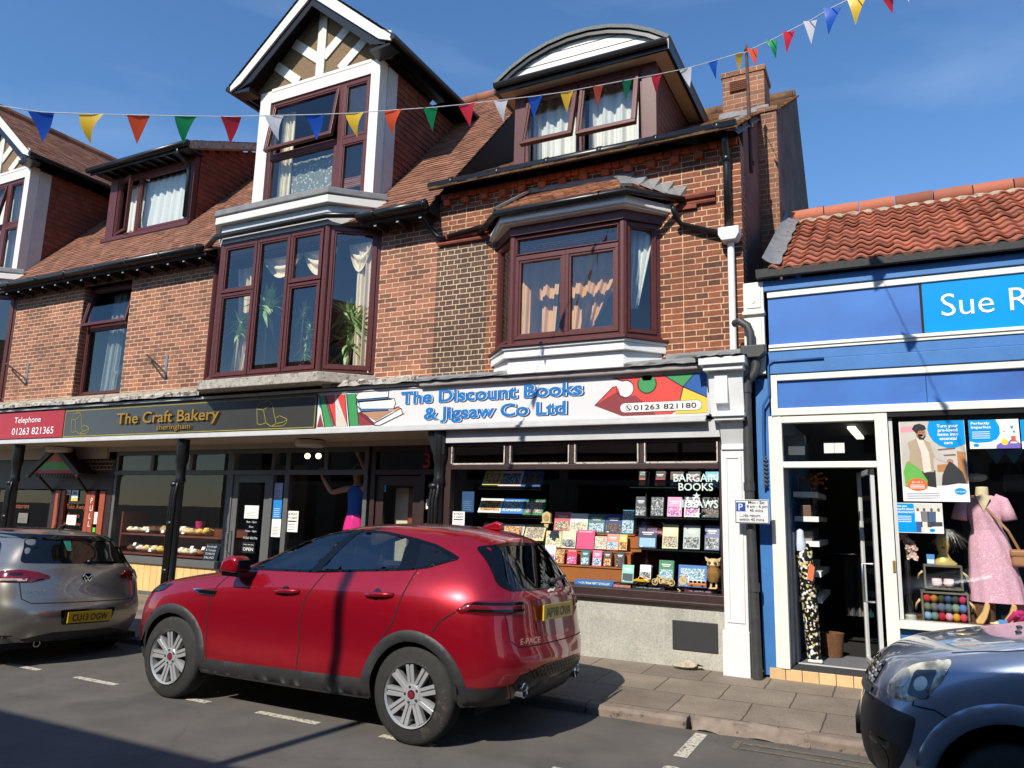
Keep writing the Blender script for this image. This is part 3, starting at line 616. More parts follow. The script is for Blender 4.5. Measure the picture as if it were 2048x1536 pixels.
mb = MB(); mb.text('Take Away', (-14.85, y+.04, 1.62), .13); mb.text('Service', (-14.78, y+.04, 1.45), .13); mb.text('inside menu', (-14.88, y+.04, 1.3), .11); mb.text('Restaurant', (-16.7, y+.04, 1.6), .14); mb.build('door_lettering', mat('amber_vinyl', (160, 84, 50), .5), Dd)
cx = -14.75; cy = 9.12
mb = MB(); mb.k = 0
mb.prism([(cx-.75, 2.30), (cx+.75, 2.30), (cx, 2.80)], cy+.04, GY)
mb.bar((cx-.82, cy, 2.26), (cx+.01, cy, 2.82), .08, .10, (0, 0, 1)); mb.bar((cx+.82, cy, 2.26), (cx-.01, cy, 2.82), .08, .10)
mb.bar((cx-.6, cy+.05, 2.28), (cx-.55, GY, 1.95), .04, .04); mb.bar((cx+.6, cy+.05, 2.28), (cx+.55, GY, 1.95), .04, .04)
for i in range(13): mb.prism([(cx-.62+i*.095, 2.30), (cx-.54+i*.095, 2.30), (cx-.58+i*.095, 2.22)], cy+.02, cy+.035)
Cn = mb.build('door_canopy', m_dbrown, Tk)
mb = MB(); h = .42; w = .62; zb = 2.30
for k, (a, b) in enumerate(((0, .16), (.16, .52), (.52, 1.))):
    mb.k = k; mb.prism([(cx-w*(1-a), zb+h*a), (cx+w*(1-a), zb+h*a), (cx+w*(1-b)+.0005, zb+h*b), (cx-w*(1-b)-.0005, zb+h*b)], cy-.005, cy+.03)
mb.build('striped_panel', [mat('panel_red', (196, 40, 60), .5), mat('panel_green', (96, 176, 66), .5), mat('panel_orange', (206, 96, 36), .5)], Cn)
# ================================================================ bookshop house
def bz(y): return 6.38+.61*(y-8.55)
BX0, BX1 = -5.75, -1.45
H = thing('bookshop_house', 'dark red brick house with an arched-roof dormer above the book and jigsaw shop', 'building', (-3.6, 9, 0))
mb = MB(); bops = [(-4.75, -2.45, 3.9, 5.36)]
wall(mb, -4.9, BX1, 3.5, 6.3, YW, 9.0, bops)
mb.k = 1; wall(mb, BX0, -4.902, 3.5, 5.55, YW+.004, 9.0, []); mb.k = 0; wall(mb, BX0, -4.902, 5.552, 6.3, YW, 9.0, [])
mb.k = 2; mb.prism([(9.001, 3.3), (10.4, 3.3), (10.4, bz(10.4)), (9.001, bz(9.0))], BX1-.2, BX1-.002, 'x')
mb.prism([(10.44, 0), (17.5, 0), (17.5, 5), (14.3, 8.3), (13.4, 9.36), (10.44, bz(10.44))], -1.4, -1.2, 'x')
mb.prism([(16.9, 5), (17.6, 5), (17.6, 8.2), (16.9, 8.6)], -1.2, -1.05, 'x')
mb.build('wall', [m_brickb, m_brickd, m_brickt], H)
mb = MB(); mb.box(-1.46, -1.2, 10.3, 10.439, 3.5, 7.45); mb.box(-1.46, -1.18, 10.28, 10.439, 7.45, 7.52); mb.build('pier', m_brickp, H)
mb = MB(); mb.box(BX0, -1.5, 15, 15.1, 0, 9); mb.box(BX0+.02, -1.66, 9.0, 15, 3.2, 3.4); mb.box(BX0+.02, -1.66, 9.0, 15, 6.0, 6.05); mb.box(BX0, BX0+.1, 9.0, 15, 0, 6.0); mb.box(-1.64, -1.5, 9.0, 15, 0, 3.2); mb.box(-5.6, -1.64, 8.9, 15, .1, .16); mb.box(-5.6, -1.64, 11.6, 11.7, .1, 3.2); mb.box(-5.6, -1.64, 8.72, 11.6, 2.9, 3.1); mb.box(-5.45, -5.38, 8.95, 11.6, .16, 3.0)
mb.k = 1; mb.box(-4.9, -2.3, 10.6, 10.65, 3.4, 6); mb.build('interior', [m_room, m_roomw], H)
s6 = math.hypot(1, .61)
mb = MB(); tiles(mb, (BX0, 8.42, bz(8.42)), (1, 0, 0), (0, 1, .61), 4.34, 2.02*s6, lift=.022, jit=.009)
tiles(mb, (BX0, 10.44, bz(10.44)), (1, 0, 0), (0, 1, .61), 4.6, 2.96*s6, lift=.022, jit=.009)
mb.k = 1; mb.poly([(BX0, 13.4, bz(13.4)), (-1.2, 13.4, bz(13.4)), (-1.2, 17.5, 5), (BX0, 17.5, 5)])
rf = mb.build('roof', [m_tilem, m_dark], H)
mb = MB(); x = BX0
while x < -1.2: mb.tube([(x, 13.4, bz(13.4)+.03), (min(x+.44, -1.22), 13.4, bz(13.4)+.03)], .12, 8); x += .45
mb.build('ridge_tile', m_tilem, rf, smooth=True)
mb = MB(); n = 34
mb.grid(lambda s, t: (BX1-.20+.23*t+.012*t*math.sin(s*29), 8.5+1.95*s, bz(8.5+1.95*s)+.045-.15*t*t+.006*math.sin(s*23)), n*2, 4); mb.build('verge_mortar', m_lead, rf)
# chimney
mb = MB(); mb.box(-1.97, -1.37, 10.5, 11.05, 7.2, 8.24); mb.box(-1.99, -1.35, 10.48, 11.07, 8.24, 8.32); ch = mb.build('chimney', m_brickp, H, bevel=.01)
mb = MB(); mb.box(-1.86, -1.62, 10.475, 10.5, 7.98, 8.14)
ml = mat('terracotta_grille', (112, 66, 48), .9)
for i in range(9): mb.box(-1.855+i*.027, -1.847+i*.027, 10.467, 10.474, 7.985, 8.135)
for i in range(6): mb.box(-1.855, -1.625, 10.463, 10.4665, 7.99+i*.028, 7.998+i*.028)
mb.build('air_brick', [m_dark if False else ml], ch)
mb = MB(); mb.grid(lambda s, t: (-2.02+.7*s, 10.42+.07*t, bz(10.40)+.03+.13*t+.012*math.sin(s*9)), 10, 3); mb.build('flashing', m_lead, ch)
# cornice: header row, dentils, gutter
mb = MB(); x = BX0+.06
while x < BX1-.1: mb.tint = rnd.random(); mb.box(x+.004, x+.108, 8.68, 8.76, 6.235, 6.30); x += .114
x = BX0+.1
while x < BX1-.1: mb.tint = rnd.random(); mb.box(x, x+.105, 8.68, 8.76, 6.14, 6.228); x += .305
mb.box(BX0+.02, BX1, 8.705, 8.76, 6.30, 6.33)
mb.build('brick_cornice', mat('cornice_brick', (168, 84, 52), .85, .2, 14, bump=.4, tint=.3), H, bevel=.005)
mb = MB(); mb.tube([(BX0-.05, 8.54, 6.40), (BX1-.0, 8.54, 6.40)], .065, 10)
for i in range(6): mb.tube([(BX0+.3+i*.75, 8.54, 6.40), (BX0+.36+i*.75, 8.54, 6.40)], .074, 10)
mb.build('gutter', m_black, H, smooth=True)
mb = MB()
for a, b in ((BX0+.02, -4.85), (-2.25, -1.75)):
    for z, rr in ((5.66, .045), (5.57, .03)): mb.tube([(a, 8.73, z), (b, 8.73, z)], rr, 8)
mb.box(-2.2, -1.98, 8.705, 8.76, 5.50, 5.56); mb.build('moulded_course', m_mould, H)
# white downpipe on the corner, black above
mb = MB(); mb.tube([(-1.6, 8.56, 6.34), (-1.6, 8.58, 6.2), (-1.6, 8.67, 6.08), (-1.6, 8.68, 5.95), (-1.6, 8.68, 5.1)], .045, 10); mb.tube([(-1.6, 8.68, 6.1), (-1.6, 8.68, 6.0)], .054, 10); dp = mb.build('downpipe', m_black, H, smooth=True)
mb = MB(); mb.prism([(-1.70, 5.14), (-1.46, 5.14), (-1.46, 5.05), (-1.50, 4.98), (-1.66, 4.98), (-1.70, 5.05)], 8.56, 8.745); mb.lathe([(.04, 3.6), (.04, 4.98)], (-1.575, 8.68, 0), 12); mb.build('white_hopper', m_upvcw, dp, bevel=.01)
mb = MB(); mb.tube([(-2.22, 8.5, 5.47), (-2.2, 8.6, 5.36), (-2.16, 8.69, 5.3), (-1.70, 8.69, 5.12)], .035, 8); mb.tube([(-5.55, 8.7, 5.66), (-4.85, 8.66, 5.72), (-4.72, 8.55, 5.7)], .035, 8); mb.build('waste_pipe', m_black, H, smooth=True)
# segmental dormer
SX0, SX1, SY = -4.58, -2.5, 8.82
mb = MB(); mb.box(SX0, SX0+.17, SY, SY+.12, 6.5, 7.72); mb.box(SX1-.2, SX1, SY, SY+.12, 6.5, 7.72); mb.box(SX0+.17, SX1-.2, SY+.003, SY+.12, 7.62, 7.72); mb.box(SX0+.17, SX1-.2, SY+.003, SY+.12, 6.5, 6.57)
D = mb.build('arched_dormer', m_maroon, H, bevel=.005)
mb = MB(); a, b = SX0+.17, SX1-.2; m = (a+b)/2-.03
bars(mb, a, b, 6.57, 7.62, .05, SY+.02, SY+.10); mb.box(m-.05, m+.05, SY+.015, SY+.1, 6.6, 7.6); mb.build('window_frame', m_maroon, D, bevel=.004)
mb = MB(); gl = MB()
for p, q, ang in ((a+.03, m-.02, -15), (m+.02, b-.03, -12)):
    mb.T = gl.T = Matrix.Translation((0, SY+.0, 7.6)) @ Matrix.Rotation(R(ang), 4, 'X'); win(mb, gl, 0, 0, 0, 0, [(p, q, -.84, 0)], of=0, sf=.07)
mb.build('open_sash', m_maroon, D, bevel=.004); attach_sub(gl, 'sash_glass', m_glass, D)
# arc roof
cxs = (SX0+SX1)/2; hw = 1.25; rise = .44; Rr = (hw*hw+rise*rise)/(2*rise); zb = 7.82
def arc(s, off=0, wid=1.): 
    t0 = math.asin(hw*wid/Rr); t = -t0+2*t0*s; return (cxs+(Rr+off)*math.sin(t), zb+rise-Rr+(Rr+off)*math.cos(t))
mb = MB(); n = 9
for i in range(n):
    A, B = arc(i/n), arc((i+1)/n); A2, B2 = arc(i/n, .05), arc((i+1)/n, .05)
    mb.poly([(A[0], 8.6, A[1]), (B[0], 8.6, B[1]), (B2[0], 8.6, B2[1]), (A2[0], 8.6, A2[1])])
    mb.poly([(A2[0], 8.6, A2[1]), (B2[0], 8.6, B2[1]), (B2[0], 12.2, B2[1]), (A2[0], 12.2, A2[1])])
for s, e in ((0, 1), (1, -1)):
    A, A2 = arc(s), arc(s, .05); mb.poly([(A[0], 8.6, A[1]), (A2[0], 8.6, A2[1]), (A2[0], 12.2, A2[1]), (A[0], 12.2, A[1])][::e])
mb.build('felt_roof', mat('mineral_felt', (112, 114, 110), .9, .3, 40, bump=.6, bscale=150), D)
mb = MB()
for i in range(n):
    A, B = arc(i/n, -.005, .99), arc((i+1)/n, -.005, .99); A2, B2 = arc(i/n, -.065, .98), arc((i+1)/n, -.065, .98)
    mb.prism([A2, B2, B, A][::-1], 8.625, 8.66)
mb.box(cxs-hw-.02, cxs+hw+.02, 8.60, 8.64, zb-.155, zb-.01); mb.box(cxs-hw-.02, cxs-hw+.02, 8.641, 12, zb-.155, zb-.01); mb.box(cxs+hw-.02, cxs+hw+.02, 8.641, 12, zb-.155, zb-.01)
mb.tube([(cxs-hw, 8.56, zb-.06), (cxs+hw, 8.56, zb-.06)], .045, 8); mb.build('black_fascia', m_black, D)
mb = MB(); mb.box(cxs-hw+.02, cxs+hw-.02, 8.641, 8.83, zb-.14, zb-.12); mb.box(SX1, cxs+hw-.021, 8.831, 12, zb-.14, zb-.12); mb.box(cxs-hw+.021, SX0, 8.831, 12, zb-.14, zb-.12); mb.build('soffit', m_cream, D)
mb = MB(); t = [arc(i/12, -.05, .985) for i in range(13)]
mb.prism([(t[0][0], zb), (t[-1][0], zb)]+t[::-1], 8.68, 8.72); 
mb.k = 1
for z in (.155, .29): mb.box(cxs-hw*.84+z*.9, cxs+hw*.84-z*.9, 8.676, 8.681, zb+z, zb+z+.008)
mb.build('white_tympanum', [m_white, m_dark], D)
mb = MB()
for i in range(11):
    z = 6.5+i*.105
    for X in (SX1, SX0): mb.prism([(SY+.121, z), (min(12, (z-6.38)/.61+8.55+.25), z), (min(12, (z-6.38)/.61+8.72), z+.1), (SY+.121, z+.1)], X-(.03 if X == SX1 else 0), X+(.0 if X == SX1 else .03), 'x')
mb.build('cheek', m_maroon, D, bevel=.006)
mb = MB(); mb.box(SX0+.05, SX1-.05, 9.9, 9.95, 6.3, 8.2); mb.build('lining', m_roomw, D)
# bay on the first floor
BL, BC, yF, wL, wR = -4.33, -2.82, 8.40, -4.75, -2.45; z0, z1 = 3.9, 5.36
mb = MB(); gl = MB()
M, Ln = facet((wL, YW), (BL, yF)); mb.T = gl.T = M; win(mb, gl, 0, Ln, z0, z1, [(.06, Ln-.05, z0+.04, z1-.04)], of=.06, sf=.05)
M, Ln = facet((BL, yF), (BC, yF)); mb.T = gl.T = M; c = Ln/2
win(mb, gl, 0, Ln, z0, z1, [(.05, c, z0+.05, 5.06), (c, Ln-.05, z0+.05, 5.06)], sf=.075, of=.055); mb.box(.05, Ln-.05, .0, .07, 5.06, 5.09)
win(mb, gl, 0, 0, 0, 0, [(.05, Ln-.05, 5.09, z1-.04)], of=0, sf=.02)
M, Ln = facet((BC, yF), (wR, YW)); mb.T = gl.T = M; win(mb, gl, 0, Ln, z0, z1, [(.06, Ln-.06, z0+.04, z1-.04)], of=.07, sf=.05)
mb.T = None
for p in ((BL, yF), (BC, yF)): mb.lathe([(.06, z0), (.06, z1)], (p[0], p[1]+.03, 0), 10)
B = mb.build('bay_window', m_maroon, H, bevel=.004); attach_sub(gl, 'glass', m_glass, B)
def ol(o): q = o*.5; return [(wL-q*1.5, YW+.01), (BL-q, yF-o), (BC+q, yF-o), (wR+q*1.5, YW+.01)]
mb = MB(); mb.prism(ol(.12), 3.80, 3.835, 'z'); mb.prism(ol(.09), 3.70, 3.80, 'z'); mb.prism(ol(.03), 3.5, 3.70, 'z'); mb.build('white_apron', m_upvcw, B, bevel=.008)
mb = MB(); mb.prism(ol(.15), 3.835, 3.87, 'z'); mb.prism(ol(.04), 3.87, 3.9, 'z'); mb.build('sill', m_maroon, B, bevel=.005)
mb = MB(); mb.prism(ol(.2), 5.50, 5.60, 'z'); mb.prism(ol(.16), 5.48, 5.50, 'z'); mb.build('fascia_board', m_upvcw, B, bevel=.01)
mb = MB(); mb.prism(ol(.05), 5.36, 5.478, 'z'); mb.build('head', m_maroon, B)
mb = MB(); o = ol(.27); mb.tube([(o[0][0]-.08, 8.7, 5.65), (o[1][0], o[1][1], 5.61), (o[2][0], o[2][1], 5.61), (o[3][0]+.12, 8.68, 5.62)], .04, 10); mb.build('bay_gutter', m_black, B, smooth=True)
o = ol(.28); e0, e1, e2, e3 = [Vector((p[0], p[1], 5.65)) for p in o]; t1, t2 = Vector((-4.28, 8.74, 6.10)), Vector((-2.95, 8.74, 6.06))
mb = MB()
def slope_tiles(bl, br, tl, tr, e):
    U = (br-bl).normalized(); up = ((tl+tr)/2-(bl+br)/2); V = (up-U*up.dot(U)); lv = V.length; V.normalize(); lu = (br-bl).length
    a1 = (tl-bl).dot(U); b1 = (tr-bl).dot(U)
    tiles(mb, bl, U, V, lu, lv, tw=.165, e=e, lift=.02, jit=.006, ur=lambda v: (a1*min(1, v/lv), lu+(b1-lu)*min(1, v/lv)))
slope_tiles(e1, e2, t1, t2, .115); slope_tiles(e2, e3, t2, t2+Vector((.01, .004, 0)), .115); slope_tiles(e0, e1, t1-Vector((.01, -.004, 0)), t1, .115)
rb = mb.build('bay_roof', [mat('bay_tile', (152, 102, 76), .9, .25, 9, bump=.6, tint=.35, spots=((166, 132, 76), .55, 8)), m_dark], B)
mb = MB(); mb.bar(e1+Vector((0, 0, .03)), t1+Vector((0, -.01, .04)), .09, .03); mb.bar(e2+Vector((0, 0, .03)), t2+Vector((0, -.01, .04)), .14, .035); mb.bar(t1+Vector((0, -.02, .03)), t2+Vector((0, -.02, .03)), .03, .07)
P = [t2+Vector((0, 0, .05)), e3+Vector((.12, 0, .05))]
for i in range(5):
    q = P[0].lerp(P[1], i/5); q2 = P[0].lerp(P[1], (i+1)/5); mb.poly([(q.x-.08, YW-.10, q.z-.03), (q2.x-.06, YW-.10, q2.z-.06), (q2.x, YW-.008, q2.z), (q2.x+.02, YW-.008, q2.z+.12), (q.x+.02, YW-.008, q.z+.05)])
mb.build('flashing', m_lead, rb)
mb = MB(); mb.prism(ol(-.03), 3.88, 3.899, 'z'); mb.prism(ol(-.03), 5.36, 5.38, 'z'); mb.build('bay_floor', m_roomw, B)
# cornice over the shop, pilaster with console
mb = MB(); ragged(-5.75, -1.9, 8.38, 8.76, 3.5, 3.56, 40, .009); ragged(-2.35, -1.42, 8.6, 8.77, 3.58, 3.67, 12, .01); mb.build('lead_cornice', m_lead, H)
mb = MB(); mb.box(-5.74, -1.86, 8.42, 8.6, 3.43, 3.5); mb.build('cornice_moulding', mat('mauve_grey_paint', (150, 140, 136), .6, .1, 6), H, bevel=.015)
mb = MB(); X0, X1 = -1.85, -1.42
mb.box(X0+.13, X1-.02, 8.42, 8.62, .12, .58); mb.box(X0+.15, X1-.03, 8.45, 8.62, .58, 2.5); 
bars(mb, X0+.18, X1-.06, .66, 2.44, .035, 8.44, 8.449)
mb.prism([(8.62, 2.5), (8.43, 2.5), (8.43, 2.53), (8.45, 2.56), (8.36, 2.78), (8.36, 2.81), (8.62, 2.81)], X0+.16, X1-.02, 'x')
mb.box(X0+.12, X1, 8.28, 8.62, 2.81, 2.85); mb.box(X0+.10, X1+.02, 8.25, 8.62, 2.85, 2.89)
mb.prism([(8.62, 2.89), (8.38, 2.89), (8.34, 3.1), (8.30, 3.36), (8.62, 3.36)], X0+.06, X1, 'x')
mb.box(X0+.13, X1-.16, 8.285, 8.36, 3.0, 3.32)
mb.box(X0+.02, X1+.02, 8.22, 8.62, 3.36, 3.42); mb.box(X0-.02, X1+.05, 8.18, 8.62, 3.42, 3.5); mb.build('pilaster', mat('pilaster_white', (216, 216, 214), .5, .05, 4, spots=((168, 166, 162), .66, 10), bump=.25, bscale=30), H, bevel=.01)
mb = MB(); mb.grid(lambda s, t: (-1.95+.58*s, 8.16+.5*t+.01*math.sin(s*20), 3.515+.05*t+.006*math.sin(s*30+t*9)), 14, 6); mb.build('lead_cap', m_lead, H)
# shop window
SH = 8.62
mb = MB(); y = SH; mb.box(-5.42, -5.30, y, y+.12, .12, 2.66); mb.box(-1.76, -1.69, y, y+.1, .8, 2.66); mb.box(-5.30, -1.76, y-.003, y+.1, 2.305, 2.37); mb.box(-5.30, -1.76, y, y+.1, 2.62, 2.66)
for x in (-4.45, -3.55, -2.66): mb.box(x-.03, x+.03, y+.002, y+.098, 2.37, 2.62)
mb.box(-5.32, -1.69, y-.05, y+.1, .80, .915); mb.box(-5.32, -1.69, y-.09, y-.02, .795, .83)
F = mb.build('book_shopfront', m_dbrown, H, bevel=.006)
mb = MB()
for a, b in ((-5.30, -4.48), (-4.42, -3.58), (-3.52, -2.69), (-2.63, -1.76)):
    mb.box(a+.005, a+.02, y-.012, y+.04, 2.38, 2.61); mb.box(b-.02, b-.005, y-.012, y+.04, 2.38, 2.61); mb.box(a+.02, b-.02, y+.0, y+.03, 2.372, 2.39)
mb.build('louvre_clip', mat('worn_white', (196, 184, 172), .6, .2, 20, spots=((110, 80, 66), .55, 30)), F)
gl = MB(); gl.poly([(-5.3, y+.05, .915), (-1.76, y+.05, .915), (-1.76, y+.05, 2.305), (-5.3, y+.05, 2.305)])
for a, b in ((-5.30, -4.48), (-4.42, -3.58), (-3.52, -2.69), (-2.63, -1.76)):
    gl.poly([(a, y+.03, 2.37), (b, y+.03, 2.37), (b, y+.042, 2.50), (a, y+.042, 2.50)]); gl.poly([(a, y+.03, 2.49), (b, y+.03, 2.49), (b, y+.042, 2.62), (a, y+.042, 2.62)])
gl.build('glass', m_shopglass, F)
mb = MB(); mb.box(-5.55, -1.69, y-.06, y+.2, 2.66, 2.86); mb.build('blind_box', m_greyw, F)
b = NB('terrazzo'); v = b.n('TexVoronoi', Scale=70.); uv = b.n('UVMap'); tc = b.n('TexCoord'); b.l(tc, 'Object', v, 'Vector'); n1 = b.noise(3, 6); n2 = b.noise(60, 3)
t = b.n('TexBrick', offset=0., Scale=1., Mortar_Size=.006, Mortar_Smooth=.6, Brick_Width=.3, Row_Height=.29); b.l(uv, 0, t, 'Vector')
for k, c in (('Color1', (178, 175, 162)), ('Color2', (170, 168, 156)), ('Mortar', (186, 180, 160))): t.inputs[k].default_value = (*lin(c), 1)
c = b.mixc(1., (t, 'Color'), b.ramp((v, 'Color'), [(0., .74), (.6, 1.03), (1., 1.1)]), 'MULTIPLY'); c = b.mixc(1., c, b.ramp((n1, 'Fac'), [(.3, .82), (.7, 1.1)]), 'MULTIPLY'); b.base(c); b.p.inputs['Roughness'].default_value = .5
mb = MB(); mb.box(-5.42, -1.69, SH-.03, SH+.15, .1, .80); sr = mb.build('stall_riser', b.m, H)
mb = MB(); mb.box(-2.30, -1.80, SH-.045, SH-.03, .31, .62); mb.build('vent_panel', mat('slate_black', (44, 44, 44), .6, .1, 20), sr, bevel=.004)
# ================================================================ the blue charity shop on the right
m_blue = mat('shop_blue', (54, 112, 172), .5, .12, 4, spots=((86, 134, 186), .64, 7), bump=.2, bscale=40)
m_blue2 = mat('faded_blue_panel', (72, 104, 172), .3, .12, 1.2, spots=((120, 140, 180), .72, 16), alt=(66, 118, 186))
m_cyan = mat('sign_blue', (0, 146, 218), .25, .06, .9)
m_offw = mat('cream_white_frame', (226, 222, 208), .5, .05, 5, spots=((150, 140, 122), .66, 14), bump=.25, bscale=30)
m_alu = mat('silver_frame', (198, 198, 196), .4, .05, 6)
CX0, CX1, CY = -1.2, 4.6, 8.55
S = thing('charity_shop', 'low blue fronted shop with orange pantile roof and white framed door', 'shop', (1.5, 9, 0))
mb = MB(); mb.box(CX0, CX1, 8.60, 8.75, 2.90, 4.42); mb.box(CX0+.0, CX0+.12, 8.6, 12.2, .1, 4.4); mb.box(CX1-.1, CX1, 8.6, 12.2, .1, 4.4); mb.box(CX0, CX1, 12.1, 12.2, 0, 6); mb.build('wall', m_blue, S)
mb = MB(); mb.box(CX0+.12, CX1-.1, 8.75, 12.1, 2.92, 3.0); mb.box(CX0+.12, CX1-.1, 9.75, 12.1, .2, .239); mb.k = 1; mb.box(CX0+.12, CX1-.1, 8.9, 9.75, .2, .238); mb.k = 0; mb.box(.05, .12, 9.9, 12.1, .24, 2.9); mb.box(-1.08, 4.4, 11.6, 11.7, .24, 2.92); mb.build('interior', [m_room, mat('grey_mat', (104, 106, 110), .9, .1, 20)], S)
# pantile roof
m_pan = mat('pantile', (172, 102, 76), .85, .22, 3, bump=.4, tint=.34, spots=((122, 94, 74), .6, 5), alt=(150, 88, 66))
mb = MB(); y0, z0, ky = 8.42, 4.47, .60; rows, pw, pl = 12, .18, .245; s5 = math.hypot(1, ky)
V = Vector((0, 1, ky)).normalized(); N = Vector((0, -ky, 1)).normalized(); n = 8
for j in range(rows):
    x = -1.12
    while x < CX1:
        mb.tint = rnd.gauss(.5, .22); lf = rnd.uniform(-.006, .008); P = []
        for v, l in ((j*pl-.02, .036+lf), (min((j+1)*pl+.03, rows*pl), .0)):
            P.append([mb.av(Vector((x+pw*i/n+.0, y0, z0))+V*v+N*(l+.021*math.sin(2*math.pi*(i/n)+.6)+.02)) for i in range(n+1)])
        Q = [mb.av(mb.v[i]-N*.02) for i in P[0]]
        for i in range(n): mb.face((P[0][i], P[0][i+1], P[1][i+1], P[1][i])); mb.face((Q[i], Q[i+1], P[0][i+1], P[0][i]))
        x += pw
mb.tint = .5; mb.k = 1; mb.poly([Vector((-1.12, y0, z0))-N*.02, Vector((CX1, y0, z0))-N*.02, Vector((CX1, y0, z0))+V*rows*pl-N*.02, Vector((-1.12, y0, z0))+V*rows*pl-N*.02])
yr, zr = y0+V.y*rows*pl, z0+V.z*rows*pl
mb.poly([(-1.12, yr, zr), (CX1, yr, zr), (CX1, 14.5, 4.4), (-1.12, 14.5, 4.4)])
rf = mb.build('roof', [m_pan, m_dark], S, smooth=50)
mb = MB(); x = -1.12
while x < CX1: mb.tint = rnd.random(); mb.tube([(x, yr, zr+.06), (x+.435, yr, zr+.07)], .115, 12); x += .45
mb.build('ridge_tile', m_pan, rf, smooth=40)
mb = MB(); mb.grid(lambda s, t: (-1.12+(CX1+1.1)*s, yr-.12-.06*t, zr-.0-.07*t+.012*math.sin(s*190)), 90, 2); mb.build('ridge_mortar', m_stone, rf)
mb = MB(); mb.grid(lambda s, t: (-1.2+.19*t+.012*math.sin(s*30)*t, y0+.05+2.55*s, z0+.05+.6*(2.55*s+.05)+.10*(1-t)**2+.02), 26, 4); mb.build('lead_flashing', m_lead, rf)
mb = MB(); mb.prism([(8.40, 4.42), (8.385, 4.51), (8.47, 4.51), (8.47, 4.42)], -1.26, CX1, 'x'); mb.build('gutter', mat('felt_gutter', (64, 64, 62), .8, .2, 30, bump=.5), S)
# fascia from the top down
mb = MB()
mb.box(CX0, CX1, 8.50, 8.60, 4.28, 4.40); mb.box(CX0+.02, CX1, 8.53, 8.60, 3.48, 3.59); mb.box(CX0+.02, CX1, 8.50, 8.60, 3.33, 3.475); mb.box(-1.33, -1.18, 8.56, 8.7, .15, 3.3)
mb.box(-.03, CX1, 8.58, 8.7, .13, .72)
fb = mb.build('blue_fascia', m_blue, S, bevel=.006)
mb = MB(); mb.box(-1.165, CX1, 8.52, 8.6, 4.205, 4.278); mb.box(-1.165, CX1, 8.515, 8.6, 3.592, 3.665); mb.box(-1.165, CX1, 8.50, 8.6, 3.625, 3.640)
mb.box(-1.16, -1.09, 8.515, 8.6, 2.87, 3.328); mb.box(-1.09, CX1, 8.515, 8.6, 3.255, 3.328); mb.box(-1.09, CX1, 8.515, 8.6, 2.87, 2.95)
mb.box(-1.15, -1.06, 8.53, 8.64, .235, 2.868); mb.box(-.15, -.03, 8.53, 8.64, .235, 2.868); mb.box(-1.06, -.15, 8.532, 8.64, 2.79, 2.866); mb.box(-1.06, -.15, 8.532, 8.64, 2.305, 2.37)
mb.box(-.03, CX1, 8.50, 8.66, .735, .81); mb.box(-1.2, -1.15, 8.545, 8.64, .235, 2.868)
fr = mb.build('white_frame', m_offw, S, bevel=.006)
mb = MB(); mb.k = 0; mb.box(-1.16, .345, 8.545, 8.6, 3.665, 4.205); mb.box(-1.09, .34, 8.55, 8.6, 2.95, 3.255); mb.box(.345, CX1, 8.551, 8.6, 2.95, 3.255); mb.build('faded_panel', m_blue2, S)
mb = MB(); mb.box(.36, 3.3, 8.54, 8.6, 3.665, 4.205); sg = mb.build('blue_sign_panel', m_cyan, S)
mb = MB(); mb.box(.338, .362, 8.538, 8.6, 3.665, 4.205); mb.build('panel_joint', m_dark, fb)
m_vin = mat('white_vinyl2', (240, 240, 238), .35, .02)
q = (0.525, 3.834)
mb = MB(); mb.text('Sue Ryder', (q[0], 8.536, q[1]+.0), .335, off=-.004); mb.build('sign_lettering', m_vin, sg)
mb = MB(); mb.box(-.03, CX1, 8.53, 8.6, 2.82, 2.868); mb.build('black_strip', m_black, fr)
gl = MB(); gl.poly([(-1.06, 8.6, 2.37), (-.15, 8.6, 2.37), (-.15, 8.6, 2.79), (-1.06, 8.6, 2.79)]); gl.poly([(-.03, 8.6, .81), (CX1, 8.6, .81), (CX1, 8.6, 2.83), (-.03, 8.6, 2.83)]); gl.build('glass', m_shopglass, fr)
mb = MB(); mb.box(-.022, .012, 8.575, 8.6, .815, 2.815); mb.build('window_bead', m_alu, fr)
mb = MB(); mb.box(-.06, -.035, 8.515, 8.53, 1.27, 1.38); mb.build('lock_plate', mat('brass', (200, 170, 104), .3, .1, metal=.8), fr)
# open glazed door, hinged on the right and swung inwards
dr = MB(); M = Matrix.Translation((-.20, 8.62, 0)) @ Matrix.Rotation(R(101), 4, 'Z'); dr.T = M
bars(dr, 0, .86, .25, 2.30, .055, -.02, .02); gd = MB(); gd.T = M; gd.poly([(.05, 0, .3), (.81, 0, .3), (.81, 0, 2.25), (.05, 0, 2.25)])
D = dr.build('door', m_alu, S, bevel=.004); gd.build('door_glass', m_shopglass, D)
mb = MB(); mb.tube([(-.24, 8.70, .95), (-.34, 8.69, .95), (-.34, 8.69, 1.33), (-.24, 8.70, 1.33)], .016, 10); mb.build('pull_handle', mat('steel', (190, 190, 188), .3, .05, metal=1), D, smooth=40)
# tiled step
mb = MB(); x = -1.27
mt = mat('step_tile', (212, 176, 126), .5, .1, 8, spots=((150, 120, 86), .64, 12), tint=.12)
while x < 4: mb.tint = rnd.random(); mb.box(x+.003, x+.157, 8.545, 8.56, .10, .232); x += .16
mb.k = 1; mb.box(-1.27, CX1, 8.56, 8.64, .1, .236); mb.box(-1.06, -.15, 8.64, 8.9, .2, .241)
st = mb.build('doorstep', [mt, mat('coir_mat', (56, 54, 52), .95, .3, 60, bump=.8)], S, bevel=.003)
mb = MB(); mb.box(-1.05, -.16, 8.9, 8.93, .2, .25); mb.build('threshold_strip', m_alu, st)
